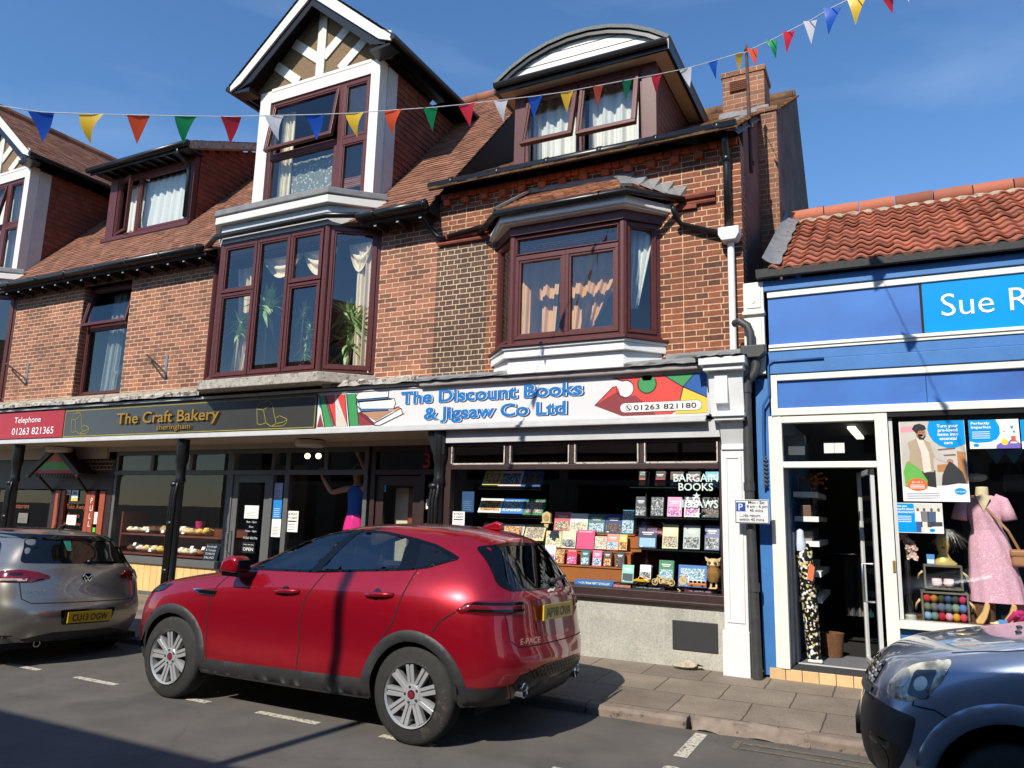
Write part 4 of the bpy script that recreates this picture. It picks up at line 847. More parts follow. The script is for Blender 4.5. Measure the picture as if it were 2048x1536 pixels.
# white decorated pier between the shops, cable, conduit
mb = MB(); mb.box(-1.42, -1.2, 8.50, 8.6, 3.34, 4.40); mb.box(-1.43, -1.19, 8.46, 8.6, 4.02, 4.06); mb.box(-1.39, -1.23, 8.485, 8.5, 3.5, 3.98); mb.box(-1.39, -1.23, 8.485, 8.5, 4.1, 4.34); mb.prism([(-1.33, 4.28), (-1.29, 4.28), (-1.29, 4.17), (-1.31, 4.14), (-1.33, 4.17)], 8.475, 8.485); mb.build('pier', m_offw, S, bevel=.008)
mb = MB(); mb.tube([(-.6, 8.49, 3.47), (-1.12, 8.49, 3.47), (-1.17, 8.49, 3.43), (-1.17, 8.49, 3.1), (-1.24, 8.5, 2.98), (-1.25, 8.51, 2.7), (-1.25, 8.52, 2.4), (-1.24, 8.52, 2.1)], .014, 8); mb.build('cable', mat('blue_cable', (40, 84, 140), .5), S, smooth=True)
mb = MB()
for i in range(60):
    z = 2.42-.33*i/60; a = i*.8; mb.ball((-1.243+.014*math.cos(a), 8.51+.014*math.sin(a), z), .014, n=5, m=3)
mb.build('rope', mat('grey_rope', (74, 84, 96), .9), S)
mb = MB(); mb.box(.35, .75, 8.57, 8.58, .55, .66); mb.build('street_plate', m_offw, fr)
# ================================================================ drainpipe in front of the pier, with the parking plate on it
P = thing('drainpipe', 'dark grey cast drainpipe with a hopper box, between the white pilaster and blue shop', 'drainpipe', (-1.34, 8.42, .12))
mp = mat('grey_pipe', (58, 58, 58), .5, .2, 9, spots=((90, 88, 84), .68, 16))
mb = MB(); mb.tube([(-1.52, 8.5, 3.94), (-1.45, 8.42, 3.94), (-1.37, 8.42, 3.88), (-1.34, 8.42, 3.8), (-1.34, 8.42, 3.64)], .045, 10); mb.tube([(-1.30, 8.42, 3.5), (-1.29, 8.42, 3.42), (-1.30, 8.42, 3.35), (-1.38, 8.42, 3.26), (-1.40, 8.42, 3.18), (-1.40, 8.42, 2.0), (-1.385, 8.42, 1.0), (-1.37, 8.42, .12)], .052, 12)
for z in (3.12, 2.05, 1.0): mb.tube([(-1.40+.02*(2-z)*(z < 2), 8.42, z), (-1.40+.02*(2-z)*(z < 2), 8.42, z+.09)], .06, 12)
mb.build('pipe', mp, P, smooth=40)
mb = MB(); mb.prism([(-1.44, 3.64), (-1.18, 3.64), (-1.18, 3.55), (-1.24, 3.5), (-1.38, 3.5), (-1.44, 3.55)], 8.33, 8.49); mb.build('hopper', mp, P, bevel=.01)
G = thing('parking_sign', 'white parking sign for 45 minutes with a blue P, beside the white pilaster', 'sign', (-1.36, 8.3, 1.7))
m_sw = mat('sign_white', (214, 214, 210), .4, .03); m_sb = mat('parking_blue', (24, 70, 150), .4, .04); m_sk = mat('sign_black', (22, 22, 24), .4, .04)
mb = MB(); y = 8.30; mb.box(-1.535, -1.185, y, y+.012, 1.705, 1.955); mb.box(-1.42, -1.36, y+.012, 8.38, 1.78, 1.88); pl = mb.build('plate', m_sw, G, bevel=.004)
mb = MB(); bars(mb, -1.530, -1.190, 1.710, 1.950, .006, y-.0015, y); 
for t, x, z, h in (('Mon - Sat', -1.395, 1.912, .043), ('8 am - 6 pm', -1.41, 1.871, .043), ('45 mins', -1.382, 1.828, .043), ('No return', -1.452, 1.775, .043), ('within 45 mins', -1.492, 1.733, .043)): mb.text(t, (x, y-.002, z), h, off=.004)
mb.build('lettering', m_sk, pl)
mb = MB(); mb.box(-1.520, -1.425, y-.002, y, 1.83, 1.925); mb.build('blue_square', m_sb, pl)
mb = MB(); mb.text('P', (-1.497, y-.004, 1.842), .10, off=.012); mb.prism([(-1.472+.03*math.cos(a/8*6.28)*(1+.2*math.sin(a*3)), 1.803+.028*math.sin(a/8*6.28)) for a in range(8)], y-.004, y-.001); mb.build('white_p', m_sw, pl)
# ================================================================ shop signs
def panel(mb, pts, y, d=.003): mb.prism(pts[::-1], y, y+d)
G = thing('shop_sign', 'long white shop sign with blue lettering, drawn books and a jigsaw, over the book window', 'shop sign', (-4.6, 8.5, 2.9))
mb = MB(); mb.box(-7.58, -1.83, 8.50, 8.555, 2.912, 3.43); bd = mb.build('board', mat('sign_board_white', (214, 212, 210), .3, .03, 1.5), G)
mb = MB(); mb.box(-7.58, -1.83, 8.485, 8.56, 2.900, 2.915); mb.box(-1.845, -1.815, 8.485, 8.56, 2.915, 3.43); mb.box(-7.58, -1.83, 8.485, 8.56, 3.425, 3.44); mb.build('edging', m_greyw, G)
pal = {'g': (66, 146, 84), 'r': (214, 74, 64), 'd': (138, 60, 62), 'b': (60, 116, 176), 't': (176, 132, 104), 'e': (206, 196, 176), 'o': (214, 132, 84), 'w': (226, 222, 214), 'k': (36, 30, 34), 'y': (222, 192, 70), 'n': (40, 90, 160), 'l': (56, 50, 60)}
km = {k: mat('print_'+k, v, .35, .05, 3) for k, v in pal.items()}
Y0 = 8.4985
def art(name, key, polys, lev=0):
    mb = MB()
    for pts in polys: panel(mb, pts, Y0-.002-lev*.0012, .0012)
    mb.build(name, km[key], bd)
z0, z1 = 2.93, 3.40
art('drawn_green_book', 'g', [[(-7.62+.06, z1), (-7.46, z1), (-7.27, z0), (-7.42, z0)], [(-7.06, z1), (-6.88, z1), (-6.79, z0), (-6.97, z0)]], 1)
art('drawn_red_book', 'r', [[(-7.44, z1), (-7.27, z1), (-7.21, z0+.02)], [(-7.24, z1), (-7.08, z1), (-7.0, z0+.0)]], 1)
art('drawn_crimson_book', 'd', [[(-7.57, z0), (-7.44, z0), (-7.52, z0+.2)], [(-7.45, z1-.01), (-7.22, z0+.02), (-7.26, z0)], [(-6.83, z0+.18), (-6.74, z0+.22), (-6.5, z0), (-6.78, z0)]], 0)
art('drawn_pages', 'e', [[(-7.2, z0), (-7.01, z0), (-7.20, z0+.3)], [(-7.265, z1), (-7.245, z1), (-7.20, z0+.25)]], 0)
art('drawn_grey_book', 'w', [[(-6.88, z1-.06), (-6.83, z1+.0), (-6.30, z1), (-6.30, z1-.08), (-6.84, z1-.09)], [(-6.78, z0+.24), (-6.2, z0+.22), (-6.17, z0+.30), (-6.2, z0+.37), (-6.82, z0+.36)], [(-6.52, z0), (-6.42, z0-.005), (-6.04, z0+.14), (-6.07, z0+.22)]], 2)
art('drawn_blue_book', 'b', [[(-6.86, z1-.10), (-6.28, z1-.09), (-6.22, z1-.12), (-6.84, z1-.135)], [(-7.56, z1-.06), (-7.53, z1-.08), (-7.5, z1-.2), (-7.55, z1-.16)], [(-6.86, z0+.3), (-6.76, z0+.21), (-6.3, z0+.205), (-6.3, z0+.22), (-6.75, z0+.235)]], 2)
art('drawn_brown_book', 't', [[(-6.76, z0+.19), (-6.2, z0+.2), (-6.5, z0+.06)]], 1); art('drawn_orange_book', 'o', [[(-6.2, z0+.2), (-6.12, z0+.24), (-6.0, z0+.14), (-6.08, z0+.12)]], 1)
mb = MB()      # black drawn outlines
def stroke(pts, w=.009, lev=3):
    for a, b in zip(pts, pts[1:]):
        a, b = Vector(a), Vector(b); d = (b-a); L = d.length
        if L < 1e-5: continue
        n = Vector((-d.y, d.x))/L*w/2; e = d/L*w*.3
        panel(mb, [tuple(a-e-n), tuple(b+e-n), tuple(b+e+n), tuple(a-e+n)], Y0-.002-lev*.0012, .001)
stroke([(-7.46, z1), (-7.27, z0)]); stroke([(-7.44, z1), (-7.21, z0)]); stroke([(-7.08, z1), (-7.0, z0)]); stroke([(-7.05, z1), (-6.96, z0)], .016); stroke([(-6.88, z1), (-6.79, z0)]); stroke([(-7.56, z1), (-7.42, z0)], .014)
stroke([(-6.88, z1-.06), (-6.84, z1-.09), (-6.30, z1-.08), (-6.30, z1)]); stroke([(-6.84, z1-.1), (-6.88, z1-.06), (-6.84, z1)]); stroke([(-6.83, z1-.14), (-6.82, z0+.36), (-6.78, z0+.24), (-6.2, z0+.22), (-6.17, z0+.30), (-6.2, z0+.37), (-6.83, z1-.12)]); stroke([(-6.86, z1-.1), (-6.87, z0+.32), (-6.76, z0+.2), (-6.28, z0+.2)])
stroke([(-6.83, z0+.2), (-6.52, z0), (-6.42, z0-.005), (-6.04, z0+.14), (-6.07, z0+.22), (-6.52, z0+.03), (-6.78, z0+.2)]); stroke([(-6.2, z0+.22), (-6.12, z0+.25), (-6.06, z0+.2)])
mb.build('drawn_outline', km['k'], bd)
# jigsaw at the right hand end
def circ(c, r_, a0, a1, n=12): return [(c[0]+r_*math.cos(R(a0+(a1-a0)*i/n)), c[1]+r_*math.sin(R(a0+(a1-a0)*i/n))) for i in range(n+1)]
xr0 = -3.10
A = (-3.205, 3.069)
art('jigsaw_red', 'r', [[(-2.98, z1), (-2.5, z1), (-2.36, z1), (-2.12, 3.24), (-2.18, z0+.06), (-2.26, z0), (-2.86, z0), A, (-3.0, 3.25), (-2.97, 3.29), (-2.93, 3.29), (-2.90, 3.25)]+circ((-2.82, 3.255), .105, 190, 360, 10)[1:]+circ((-2.82, 3.255), .105, 0, 110, 8)[1:]+[(-2.9, 3.37)]], 1)
art('jigsaw_dark', 'd', [[A, (-2.90, 3.235), (-2.88, 3.18), (-2.80, 3.145), (-2.70, 3.17), (-2.52, 3.03), (-2.5, 3.0), (-2.45, z0), (-2.86, z0)]], 2)
art('jigsaw_green', 'g', [[(-2.36, z1), (-1.98, z1), (-2.12, 3.24)], circ((-2.55, 3.30), .11, 0, 360, 20)[:-1], [(-2.62, z1), (-2.48, z1), (-2.5, 3.34), (-2.6, 3.34)]], 2)
art('jigsaw_blue', 'n', [[(-1.98, z1), (-1.85, z1), (-1.85, 3.11), (-2.11, 3.245)]], 2)
art('jigsaw_yellow', 'y', [[(-2.12, 3.235), (-1.85, 3.105), (-1.85, z0), (-2.22, z0), (-2.2, z0+.05)]], 2)
mb = MB(); stroke([(-2.36, z1), (-2.12, 3.24), (-1.85, 3.108)], .012); stroke([(-1.98, z1), (-2.12, 3.24), (-2.18, z0+.07)], .012); stroke(circ((-2.55, 3.30), .112, 150, 390, 16), .012); stroke([(-2.98, z1), (-2.9, 3.37)]+circ((-2.82, 3.255), .107, 110, -170, 14)+[(-2.93, 3.29), (-2.98, 3.28), A], .008)
mb.build('jigsaw_outline', km['l'], bd)
def pill(x0, x1, za, zb): rr = (zb-za)/2; return circ((x1-rr, za+rr), rr, -90, 90, 8)+circ((x0+rr, za+rr), rr, 90, 270, 8)
art('phone_pill', 'l', [pill(-2.885, -1.905, 2.963, 3.083)], 3); art('phone_pill_face', 'w', [pill(-2.88, -1.91, 2.968, 3.078)], 4)
mb = MB(); a = Y0-.0085; mb.text('01263 821180', (-2.71, a, 2.992), .085, off=.006, width=.74); mb.k = 0
stroke(circ((-2.775, 3.022), .036, 0, 360, 14), .006, 5); stroke([(-2.79, 3.04), (-2.785, 3.02), (-2.76, 3.0)], .014, 5)
mb.build('phone_number', km['k'], bd)
m_tb = mat('sign_text_blue', (28, 112, 178), .35, .1, 9); m_to = mat('sign_text_navy', (40, 60, 110), .35)
def fancy(t, xa, xb, zb, h):
    """fat poster letters with a thin shadow line, heavier on the left of every stem"""
    mo = MB(); mo.text(t, (xa+.012, 8.4958, zb-.008), h, off=.046, width=xb-xa, res=4); mw = MB(); mw.text(t, (xa+.004, 8.4945, zb-.002), h, off=.036, width=xb-xa-.012, res=4); mf = MB(); mf.text(t, (xa, 8.493, zb), h, off=.028, width=xb-xa-.02, res=4)
    mo.build('letter_shadow', m_to, bd); mw.build('letter_outline', km['w'], bd); mf.build('lettering', m_tb, bd)
q = (-6.081, 3.213); q2 = (-3.350, 3.231)
fancy('The Discount Books', q[0], q2[0], 3.215, .235)
q = (-5.687, 3.002); q2 = (-3.566, 2.978)
fancy('& Jigsaw Co Ltd', q[0], q2[0], 2.985, .225)
# bakery sign
G = thing('shop_sign', 'long dark grey shop sign with gold lettering and outlined loaves, over the bakery', 'shop sign', (-10.5, 8.5, 2.9))
mb = MB(); mb.box(-13.62, -7.60, 8.50, 8.55, 2.915, 3.42); bd = mb.build('board', mat('sign_charcoal', (60, 60, 58), .22, .06, .5), G)
m_gold = mat('gold', (158, 124, 52), .4, .12, 12, metal=.3); m_goldd = mat('gold_line', (150, 136, 48), .5)
mb = MB(); bars(mb, -13.60, -7.62, 2.925, 3.41, .014, 8.497, 8.50)
def loaf(cx, k): 
    for pts in ([(-.30, .05), (-.34, .3), (-.26, .38), (-.06, .40), (.02, .33), (.10, .12), (.14, .04)], [(-.30, .05), (-.22, .03), (-.1, .06), (.02, .0), (.14, .04)], [(-.34, .28), (-.18, .26), (-.06, .32), (.0, .36)], [(-.18, .26), (-.1, .06)], [(.10, .12), (.2, .16), (.38, .10), (.36, .04), (.28, .0), (.02, .0)], [(.14, .04), (.3, .06), (.38, .1)]): stroke([(cx+x*k, 2.97+z) for x, z in pts], .011, 1)
loaf(-13.15, .75); loaf(-8.5, .9); mb.build('gold_outline', m_goldd, bd)
q = (-12.090, 3.120); q2 = (-9.594, 3.122)
ms = MB(); mg = MB()
for i in range(5): ms.text('The Craft Bakery', (q[0]+.006*i, 8.474+.005*i, 3.115-.004*i), .27, off=.014, width=q2[0]-q[0])
mg.text('The Craft Bakery', (q[0], 8.470, 3.115), .27, off=.012, width=q2[0]-q[0])
q = (-11.041, 3.019); q2 = (-10.229, 2.995)
for i in range(5): ms.text('sheringham', (q[0]+.006*i, 8.474+.005*i, 2.985-.004*i), .12, off=.008, width=q2[0]-q[0])
mg.text('sheringham', (q[0], 8.470, 2.985), .12, off=.006, width=q2[0]-q[0])
ms.build('letter_side', mat('gold_dark', (96, 72, 28), .5, .1, metal=.3), bd); mg.build('gold_lettering', m_gold, bd)
# red sign
G = thing('shop_sign', 'red shop sign with a white telephone number, at the left end of the shop row', 'shop sign', (-17, 8.5, 2.9))
mb = MB(); mb.box(-21, -13.64, 8.50, 8.55, 2.93, 3.43); bd = mb.build('board', mat('sign_red', (164, 10, 30), .3, .06, 1.2), G)
q = (-15.177, 3.235); q2 = (-14.339, 3.266); mb = MB(); mb.text('Telephone', (q[0], 8.497, 3.23), .16, width=q2[0]-q[0]); q = (-15.213, 3.041); q2 = (-13.908, 3.045); mb.text('01263 821365', (q[0], 8.497, 3.0), .19, width=q2[0]-q[0]); mb.build('lettering', m_vin, bd)
# ================================================================ cast iron columns under the shop fronts
for (cx, lab) in ((-5.46, 'black cast iron column with a bracket head, between the red number 3 and the book window'), (-10.5, 'black cast iron column with lumpy paint, in front of the bakery bread window'), (-15.08, 'black cast iron column beside the take-away with the striped gable')):
    Cc = thing('iron_column', lab, 'column', (cx, 8.6, .12), group='iron columns under the shop signs')
    mb = MB(); mb.lathe([(.10, .12), (.10, .3), (.075, .36), (.07, 1.2), (.07, 2.1), (.09, 2.14), (.075, 2.2), (.08, 2.4), (.10, 2.45), (.10, 2.82)], (cx, 8.6, 0), 14); mb.build('shaft', m_iron, Cc, smooth=40)
    mb = MB()
    for dx in (-.085, -.04, .01): mb.tube([(cx+dx, 8.52, .14), (cx+dx, 8.52, 1.9), (cx+dx+.02, 8.53, 2.05), (cx+dx*.4, 8.56, 2.15)], .024, 8)
    for z in (.7, 1.45, 2.08): mb.ball((cx-.05, 8.53, z), .07, .05, .05)
    mb.build('conduit', m_iron, Cc, smooth=True)
    if cx > -6: mb = MB(); mb.prism([(cx-.18, 2.82), (cx+.1, 2.82), (cx+.1, 2.5), (cx-.08, 2.5), (cx-.16, 2.7)], 8.53, 8.68); mb.build('bracket_head', m_iron, Cc, bevel=.01)
# ================================================================ flag pole on the corner and the bunting
PX, PY = -1.36, 9.45
q = (-1.446, 7.900); q2 = (-1.430, 6.177)
m_rust = mat('rusty_iron', (92, 66, 56), .8, .3, 14, metal=.2)
F = thing('flag_pole', 'thin rusty pole with a pointed tip, clamped to the side wall of the corner house', 'pole', (q2[0], PY, q2[1]))
mb = MB(); mb.tube([(q2[0], PY, q2[1]), (q[0], PY, q[1])], [.03, .02], 10); mb.lathe([(.02, 0), (.035, .03), (.0, .12)], (q[0], PY, q[1]), 8); mb.build('pole', m_rust, F, smooth=40)
for z in (.1, .62): mb = MB(); mb.box(BX1-.06, q2[0]+.04, PY-.02, PY+.02, q2[1]+z, q2[1]+z+.05); mb.build('clamp', m_rust, F)
PT = Vector((q[0], PY-.03, q[1]-.02))
fc = {'blue': (30, 92, 196), 'yellow': (244, 200, 52), 'orange': (244, 92, 48), 'green': (20, 146, 84), 'red': (206, 38, 56), 'white': (232, 230, 232)}
def flagmat(k):
    n = 'flag_'+k
    if n in _M: return _M[n]
    b = NB(n); c = lin(fc[k]); b.p.inputs['Base Color'].default_value = (*c, 1); b.p.inputs['Roughness'].default_value = .4
    nz = b.noise(7, 3); b.base(b.ramp((nz, 'Fac'), [(.3, tuple(v*.92 for v in c)), (.7, c)]))
    t = b.n('BsdfTranslucent'); t.inputs[0].default_value = (*c, 1); m = b.n('MixShader'); m.inputs[0].default_value = .4
    b.l(b.p, 0, m, 1); b.l(t, 0, m, 2); b.l(m, 0, b.o, 0); _M[n] = b.m; return b.m
def bunting(label, px, cols, ends, yaw0, wid, hgt):
    """px: pennant stations as (x, y) of the photograph turned into points at their own distance"""
    pts = [Vector(p) for p in px]
    B = thing('bunting', label, 'bunting', tuple(pts[0]), group='bunting over the street')
    mb = MB(); mb.tube([ends[0]]+pts+[ends[1]], .0045, 5); mb.build('string', mat('white_cord', (220, 220, 216), .7), B)
    for i, p in enumerate(pts):
        d = (pts[min(i+1, len(pts)-1)]-pts[max(i-1, 0)]).normalized(); c = cols[i]
        sway = rnd.uniform(-.05, .05); cv = rnd.uniform(-.014, .014); yaw = yaw0+rnd.uniform(-.25, .25)
        d2 = (Matrix.Rotation(yaw, 3, 'Z') @ d); 
        mb = MB(); rows = 5
        for k in range(rows+1):
            t = k/rows; wv = wid/2*(1-t)+.001; off = Vector((sway*t, cv*math.sin(t*3.1)*2+.04*t*t, -hgt*t))
            for s in (-1, 0, 1): mb.av(p+d2*s*wv*(1 if k else 1)+off+Vector((0, .012*(s == 0)*(1-t), 0)))
        for k in range(rows):
            for s in range(2): a = k*3+s; mb.face((a, a+1, a+4, a+3))
        mb.build('pennant', flagmat(c), B, smooth=True)
def ray(px, py):
    X, Y = (px-1024)/FPX, -(py-768)/FPX; return f+r2*X+u2*Y
E0 = Vector((0, 0, EYE))
L1 = [(82, 224, 'blue'), (183, 228, 'yellow'), (277, 230, 'orange'), (371, 232, 'green'), (462, 233, 'red'), (548, 231, 'white'), (629, 229, 'blue'), (709, 226, 'yellow'), (786, 220, 'orange'), (861, 215, 'green'), (933, 208, 'red'), (1002, 200, 'white'), (1071, 192, 'blue'), (1134, 183, 'yellow'), (1196, 171, 'orange'), (1254, 160, 'green'), (1313, 149, 'red'), (1371, 137, 'white'), (1426, 122, 'blue'), (1478, 106, 'yellow')]
# the left line runs straight (in plan) from the pole to a fixing above the street at the left
A0, A1 = PT, Vector((-4.9, 4.9, 0))
def on_plan(px, py, a, b):
    d = ray(px, py); n = Vector((b.y-a.y, -(b.x-a.x), 0)); t = (a-E0).dot(n)/d.dot(n); return E0+d*t
p1 = [on_plan(x, y, A0, A1) for x, y, c in L1][::-1]
lft = p1[-1]+(p1[-1]-p1[-2])*5+Vector((0, 0, .25))
bunting('string of coloured pennants sagging from the left towards the corner pole', p1, [c for _, _, c in L1][::-1], (A0, lft), 0, .185, .245)
L2 = [(1505, 97, 'orange'), (1543, 80, 'green'), (1578, 62, 'red'), (1620, 41, 'white'), (1665, 15, 'blue'), (1712, -8, 'yellow'), (1767, -14-18, 'red'), (1825, -68, 'white')]
A2 = Vector((.9, 3.6, 0))
p2 = [on_plan(x, y, A0, A2) for x, y, c in L2]
rgt = p2[-1]+(p2[-1]-p2[-2])*4
bunting('string of coloured pennants rising to the top right from the corner pole', p2, [c for _, _, c in L2], (A0, rgt), .75, .175, .225)
# ================================================================ across the street: what the windows mirror and what shades the near road
O = thing('opposite_row', 'rendered shop row with pantile roofs, seen only mirrored in the shop glass', 'building', (-5, -3.2, 0))
m_ren = mat('cream_render', (176, 164, 146), .9, .1, 2); m_win = mat('dark_window', (30, 34, 40), .15, .1)
mb = MB(); mb.box(-24, -1.15, -9, -2.6, 0, 5.6); mb.box(-1.15, 16, -9, -2.62, 0, 7.36); mb.build('wall', [m_ren], O)
mb = MB(); mb.prism([(-2.3, 5.55), (-5.8, 7.6), (-9.3, 5.55)], -24, -1.16, 'x'); mb.prism([(-2.3, 7.31), (-5.8, 9.2), (-9.3, 7.31)], -1.3, 16.2, 'x'); mb.build('roof', [mat_brick('opposite_tiles', (150, 76, 50), (120, 64, 46), (60, 40, 34), bw=.22, rh=.3, ms=.02)], O)
for i in range(9):
    x = -21+i*3.4
    mb = MB(); mb.box(x, x+1.1, -2.64, -2.58, 3.4, 4.8); mb.build('window', m_win, O)
    mb = MB(); mb.box(x-.6, x+1.9, -2.63, -2.58, .6, 2.6); mb.build('shop_window', m_win, O)
    mb = MB(); mb.box(x-.9, x+2.2, -2.7, -2.6, 2.75, 3.15); mb.build('fascia', [m_white, m_red, m_blue, m_dark][i % 4], O)
Lp = thing('lamp_post', 'tall slim street lamp post on the near pavement whose shadow crosses the red car', 'lamp post', (-4.72, -1.2, 0))
mb = MB(); mb.tube([(-4.80, -1.2, 0), (-4.80, -1.2, 1.2)], .075, 12); mb.tube([(-4.80, -1.2, 1.2), (-4.80, -1.2, 8.0)], .055, 12); mb.build('post', m_black, Lp)
mb = MB(); mb.bar((-4.8, -1.2, 7.9), (-4.8, -.3, 8.1), .08, .06); mb.box(-4.9, -4.7, -.7, -.1, 8.06, 8.16); mb.build('lamp_head', m_black, Lp)
mb = MB(); mb.box(-60, 60, -2.58, -.9, -.2, .12); mb.build('near_pavement', bpy.data.materials['paving'], kind='structure')
# ================================================================ lump of mortar on the pavement
mb = MB(); mb.grid(lambda s, t: (-2.12+.15*math.sin(3.1416*t)*math.cos(6.283*s)*(1+.25*math.sin(9*s+4*t)), 8.50+.07*math.sin(3.1416*t)*math.sin(6.283*s), .125+.085*(1-t)*(1+.3*math.sin(7*s))), 14, 8)
tag(mb.build('mortar_lump', mat('rough_mortar', (168, 156, 134), .95, .3, 30, bump=1.), smooth=30), 'rough lump of old mortar on the pavement at the foot of the speckled wall', 'rubble')
# ================================================================ vehicles
def pair(Sh, name, m, parent, *a, **k):
    mb = MB(); Sh.patch(mb, *a, **k); mb.build(name, m, parent, smooth=True)
    mb.v = [Vector((v.x, -v.y, v.z)) for v in mb.v]; mb.f = [q[::-1] for q in mb.f]; mb.build(name, m, parent, smooth=True)
def in_poly(p, poly):
    x, y = p; c = False; n = len(poly); j = n-1
    for i in range(n):
        xi, yi = poly[i]; xj, yj = poly[j]
        if (yi > y) != (yj > y) and x < (xj-xi)*(y-yi)/(yj-yi)+xi: c = not c
        j = i
    return c
def smooth_poly(pts, h, closed=True):
    out = []; n = len(pts)
    for i in range(n if closed else n-1):
        a, b = Vector(pts[i]), Vector(pts[(i+1) % n]); k = max(1, int((b-a).length/h))
        out += [tuple(a.lerp(b, t/k)) for t in range(k)]
    return out
def rounded(pts, r_=.03, n=4):
    out = []; N = len(pts)
    for i in range(N):
        p0, p, p1 = Vector(pts[i-1]), Vector(pts[i]), Vector(pts[(i+1) % N]); a = (p0-p); b = (p1-p)
        k = min(r_, a.length*.45, b.length*.45); A, B = p+a.normalized()*k, p+b.normalized()*k
        for t in range(n+1):
            t /= n; out.append(tuple(A*(1-t)**2+p*2*t*(1-t)+B*t*t))
    return out
BASIS = {'L': (Vector((1, 0, 0)), Vector((0, 0, 1)), Vector((0, -1, 0))), 'Rr': (Vector((0, 1, 0)), Vector((0, 0, 1)), Vector((1, 0, 0))),
         'RL': (Vector((.7071, .7071, 0)), Vector((0, 0, 1)), Vector((.7071, -.7071, 0))), 'RR': (Vector((-.7071, .7071, 0)), Vector((0, 0, 1)), Vector((.7071, .7071, 0))),
         'FL': (Vector((.7071, -.7071, 0)), Vector((0, 0, 1)), Vector((-.7071, -.7071, 0))), 'F': (Vector((0, -1, 0)), Vector((0, 0, 1)), Vector((-1, 0, 0))), 'T': (Vector((1, 0, 0)), Vector((0, 1, 0)), Vector((0, 0, 1)))}
class Shell:
    def __init__(s, rows, level=4):
        nS = len(rows[0]); bm = bmesh.new(); V = {}
        for sd in (-1, 1):
            for j, row in enumerate(rows):
                for i, (x, y, z) in enumerate(row):
                    if y == 0 and sd == 1: V[sd, j, i] = V[-1, j, i]
                    else: V[sd, j, i] = bm.verts.new((x, sd*y, z))
        for sd in (-1, 1):
            for j in range(len(rows)-1):
                for i in range(nS-1):
                    q = [V[sd, j, i], V[sd, j, i+1], V[sd, j+1, i+1], V[sd, j+1, i]]
                    if sd > 0: q = q[::-1]
                    u_ = []
                    for v in q:
                        if v not in u_: u_.append(v)
                    if len(u_) > 2:
                        try: bm.faces.new(u_)
                        except ValueError: pass
        bmesh.ops.recalc_face_normals(bm, faces=bm.faces)
        me = bpy.data.meshes.new('cage'); bm.to_mesh(me); bm.free()
        o = bpy.data.objects.new('cage', me); COL.objects.link(o); md = o.modifiers.new('s', 'SUBSURF'); md.levels = md.render_levels = level
        dg = bpy.context.evaluated_depsgraph_get(); dg.update(); ev = o.evaluated_get(dg); s.me = bpy.data.meshes.new_from_object(ev)
        bpy.data.objects.remove(o); bpy.data.meshes.remove(me)
        s.P = [v.co.copy() for v in s.me.vertices]; s.F = [tuple(p.vertices) for p in s.me.polygons]
        s.bvh = BVHTree.FromPolygons(s.P, s.F)
        cx = sum((p for p in s.P), Vector())/len(s.P)
        p0 = s.me.polygons[0]
        out_ = sum((1 if (p.center-Vector((p.center.x*.8, 0, .75))).dot(p.normal) > 0 else -1) for p in list(s.me.polygons)[::50])
        s.flip = out_ < 0
    def pt(s, a, b, proj, off):
        U, Vv, D = BASIS[proj]; o = U*a+Vv*b+D*6
        h, n, _, _ = s.bvh.ray_cast(o, -D)
        if h is None:
            o = U*a+Vv*b+D*.6; h, n, _, _ = s.bvh.find_nearest(o)
        if n.dot(D) < 0: n = -n
        return h+n*off
    def patch(s, mb, poly, proj, off=.004, h=.03, holes=(), edge=None, mirror=False):
        B = smooth_poly(poly, h); pts = list(B); ed = [(i, (i+1) % len(B)) for i in range(len(B))]; nb = len(B)
        for q in holes:
            q = smooth_poly(q, h); k = len(pts); pts += q; ed += [(k+i, k+(i+1) % len(q)) for i in range(len(q))]
        nb = len(pts)
        xs = [p[0] for p in poly]; ys = [p[1] for p in poly]; y = min(ys)+h*.5; r_ = 0
        while y < max(ys):
            x = min(xs)+h*(.5 if r_ % 2 else 0.); r_ += 1
            while x < max(xs):
                if in_poly((x, y), poly) and not any(in_poly((x, y), q) for q in holes) and all((x-b[0])**2+(y-b[1])**2 > (.45*h)**2 for b in pts[:nb]): pts.append((x, y))
                x += h
            y += h*.87
        vs, es, fs, *_ = delaunay_2d_cdt([Vector(p) for p in pts], ed, [], 0, 1e-6)
        base = len(mb.v); U, Vv, D = BASIS[proj]
        P3 = []
        for i, v in enumerate(vs):
            e = off if (edge is None or i >= nb) else edge
            P3.append(s.pt(v[0], v[1], proj, e))
        for m in ((1, -1) if mirror else (1,)):
            base = len(mb.v)
            for p in P3: mb.av((p.x, p.y*m, p.z))
            for t in fs:
                c = (vs[t[0]]+vs[t[1]]+vs[t[2]])/3
                if in_poly(c, poly) and not any(in_poly(c, q) for q in holes):
                    n = (P3[t[1]]-P3[t[0]]).cross(P3[t[2]]-P3[t[0]]); idx = [base+i for i in t]
                    if (n.dot(D) < 0) != (m < 0): idx = idx[::-1]
                    mb.face(idx)
        return mb
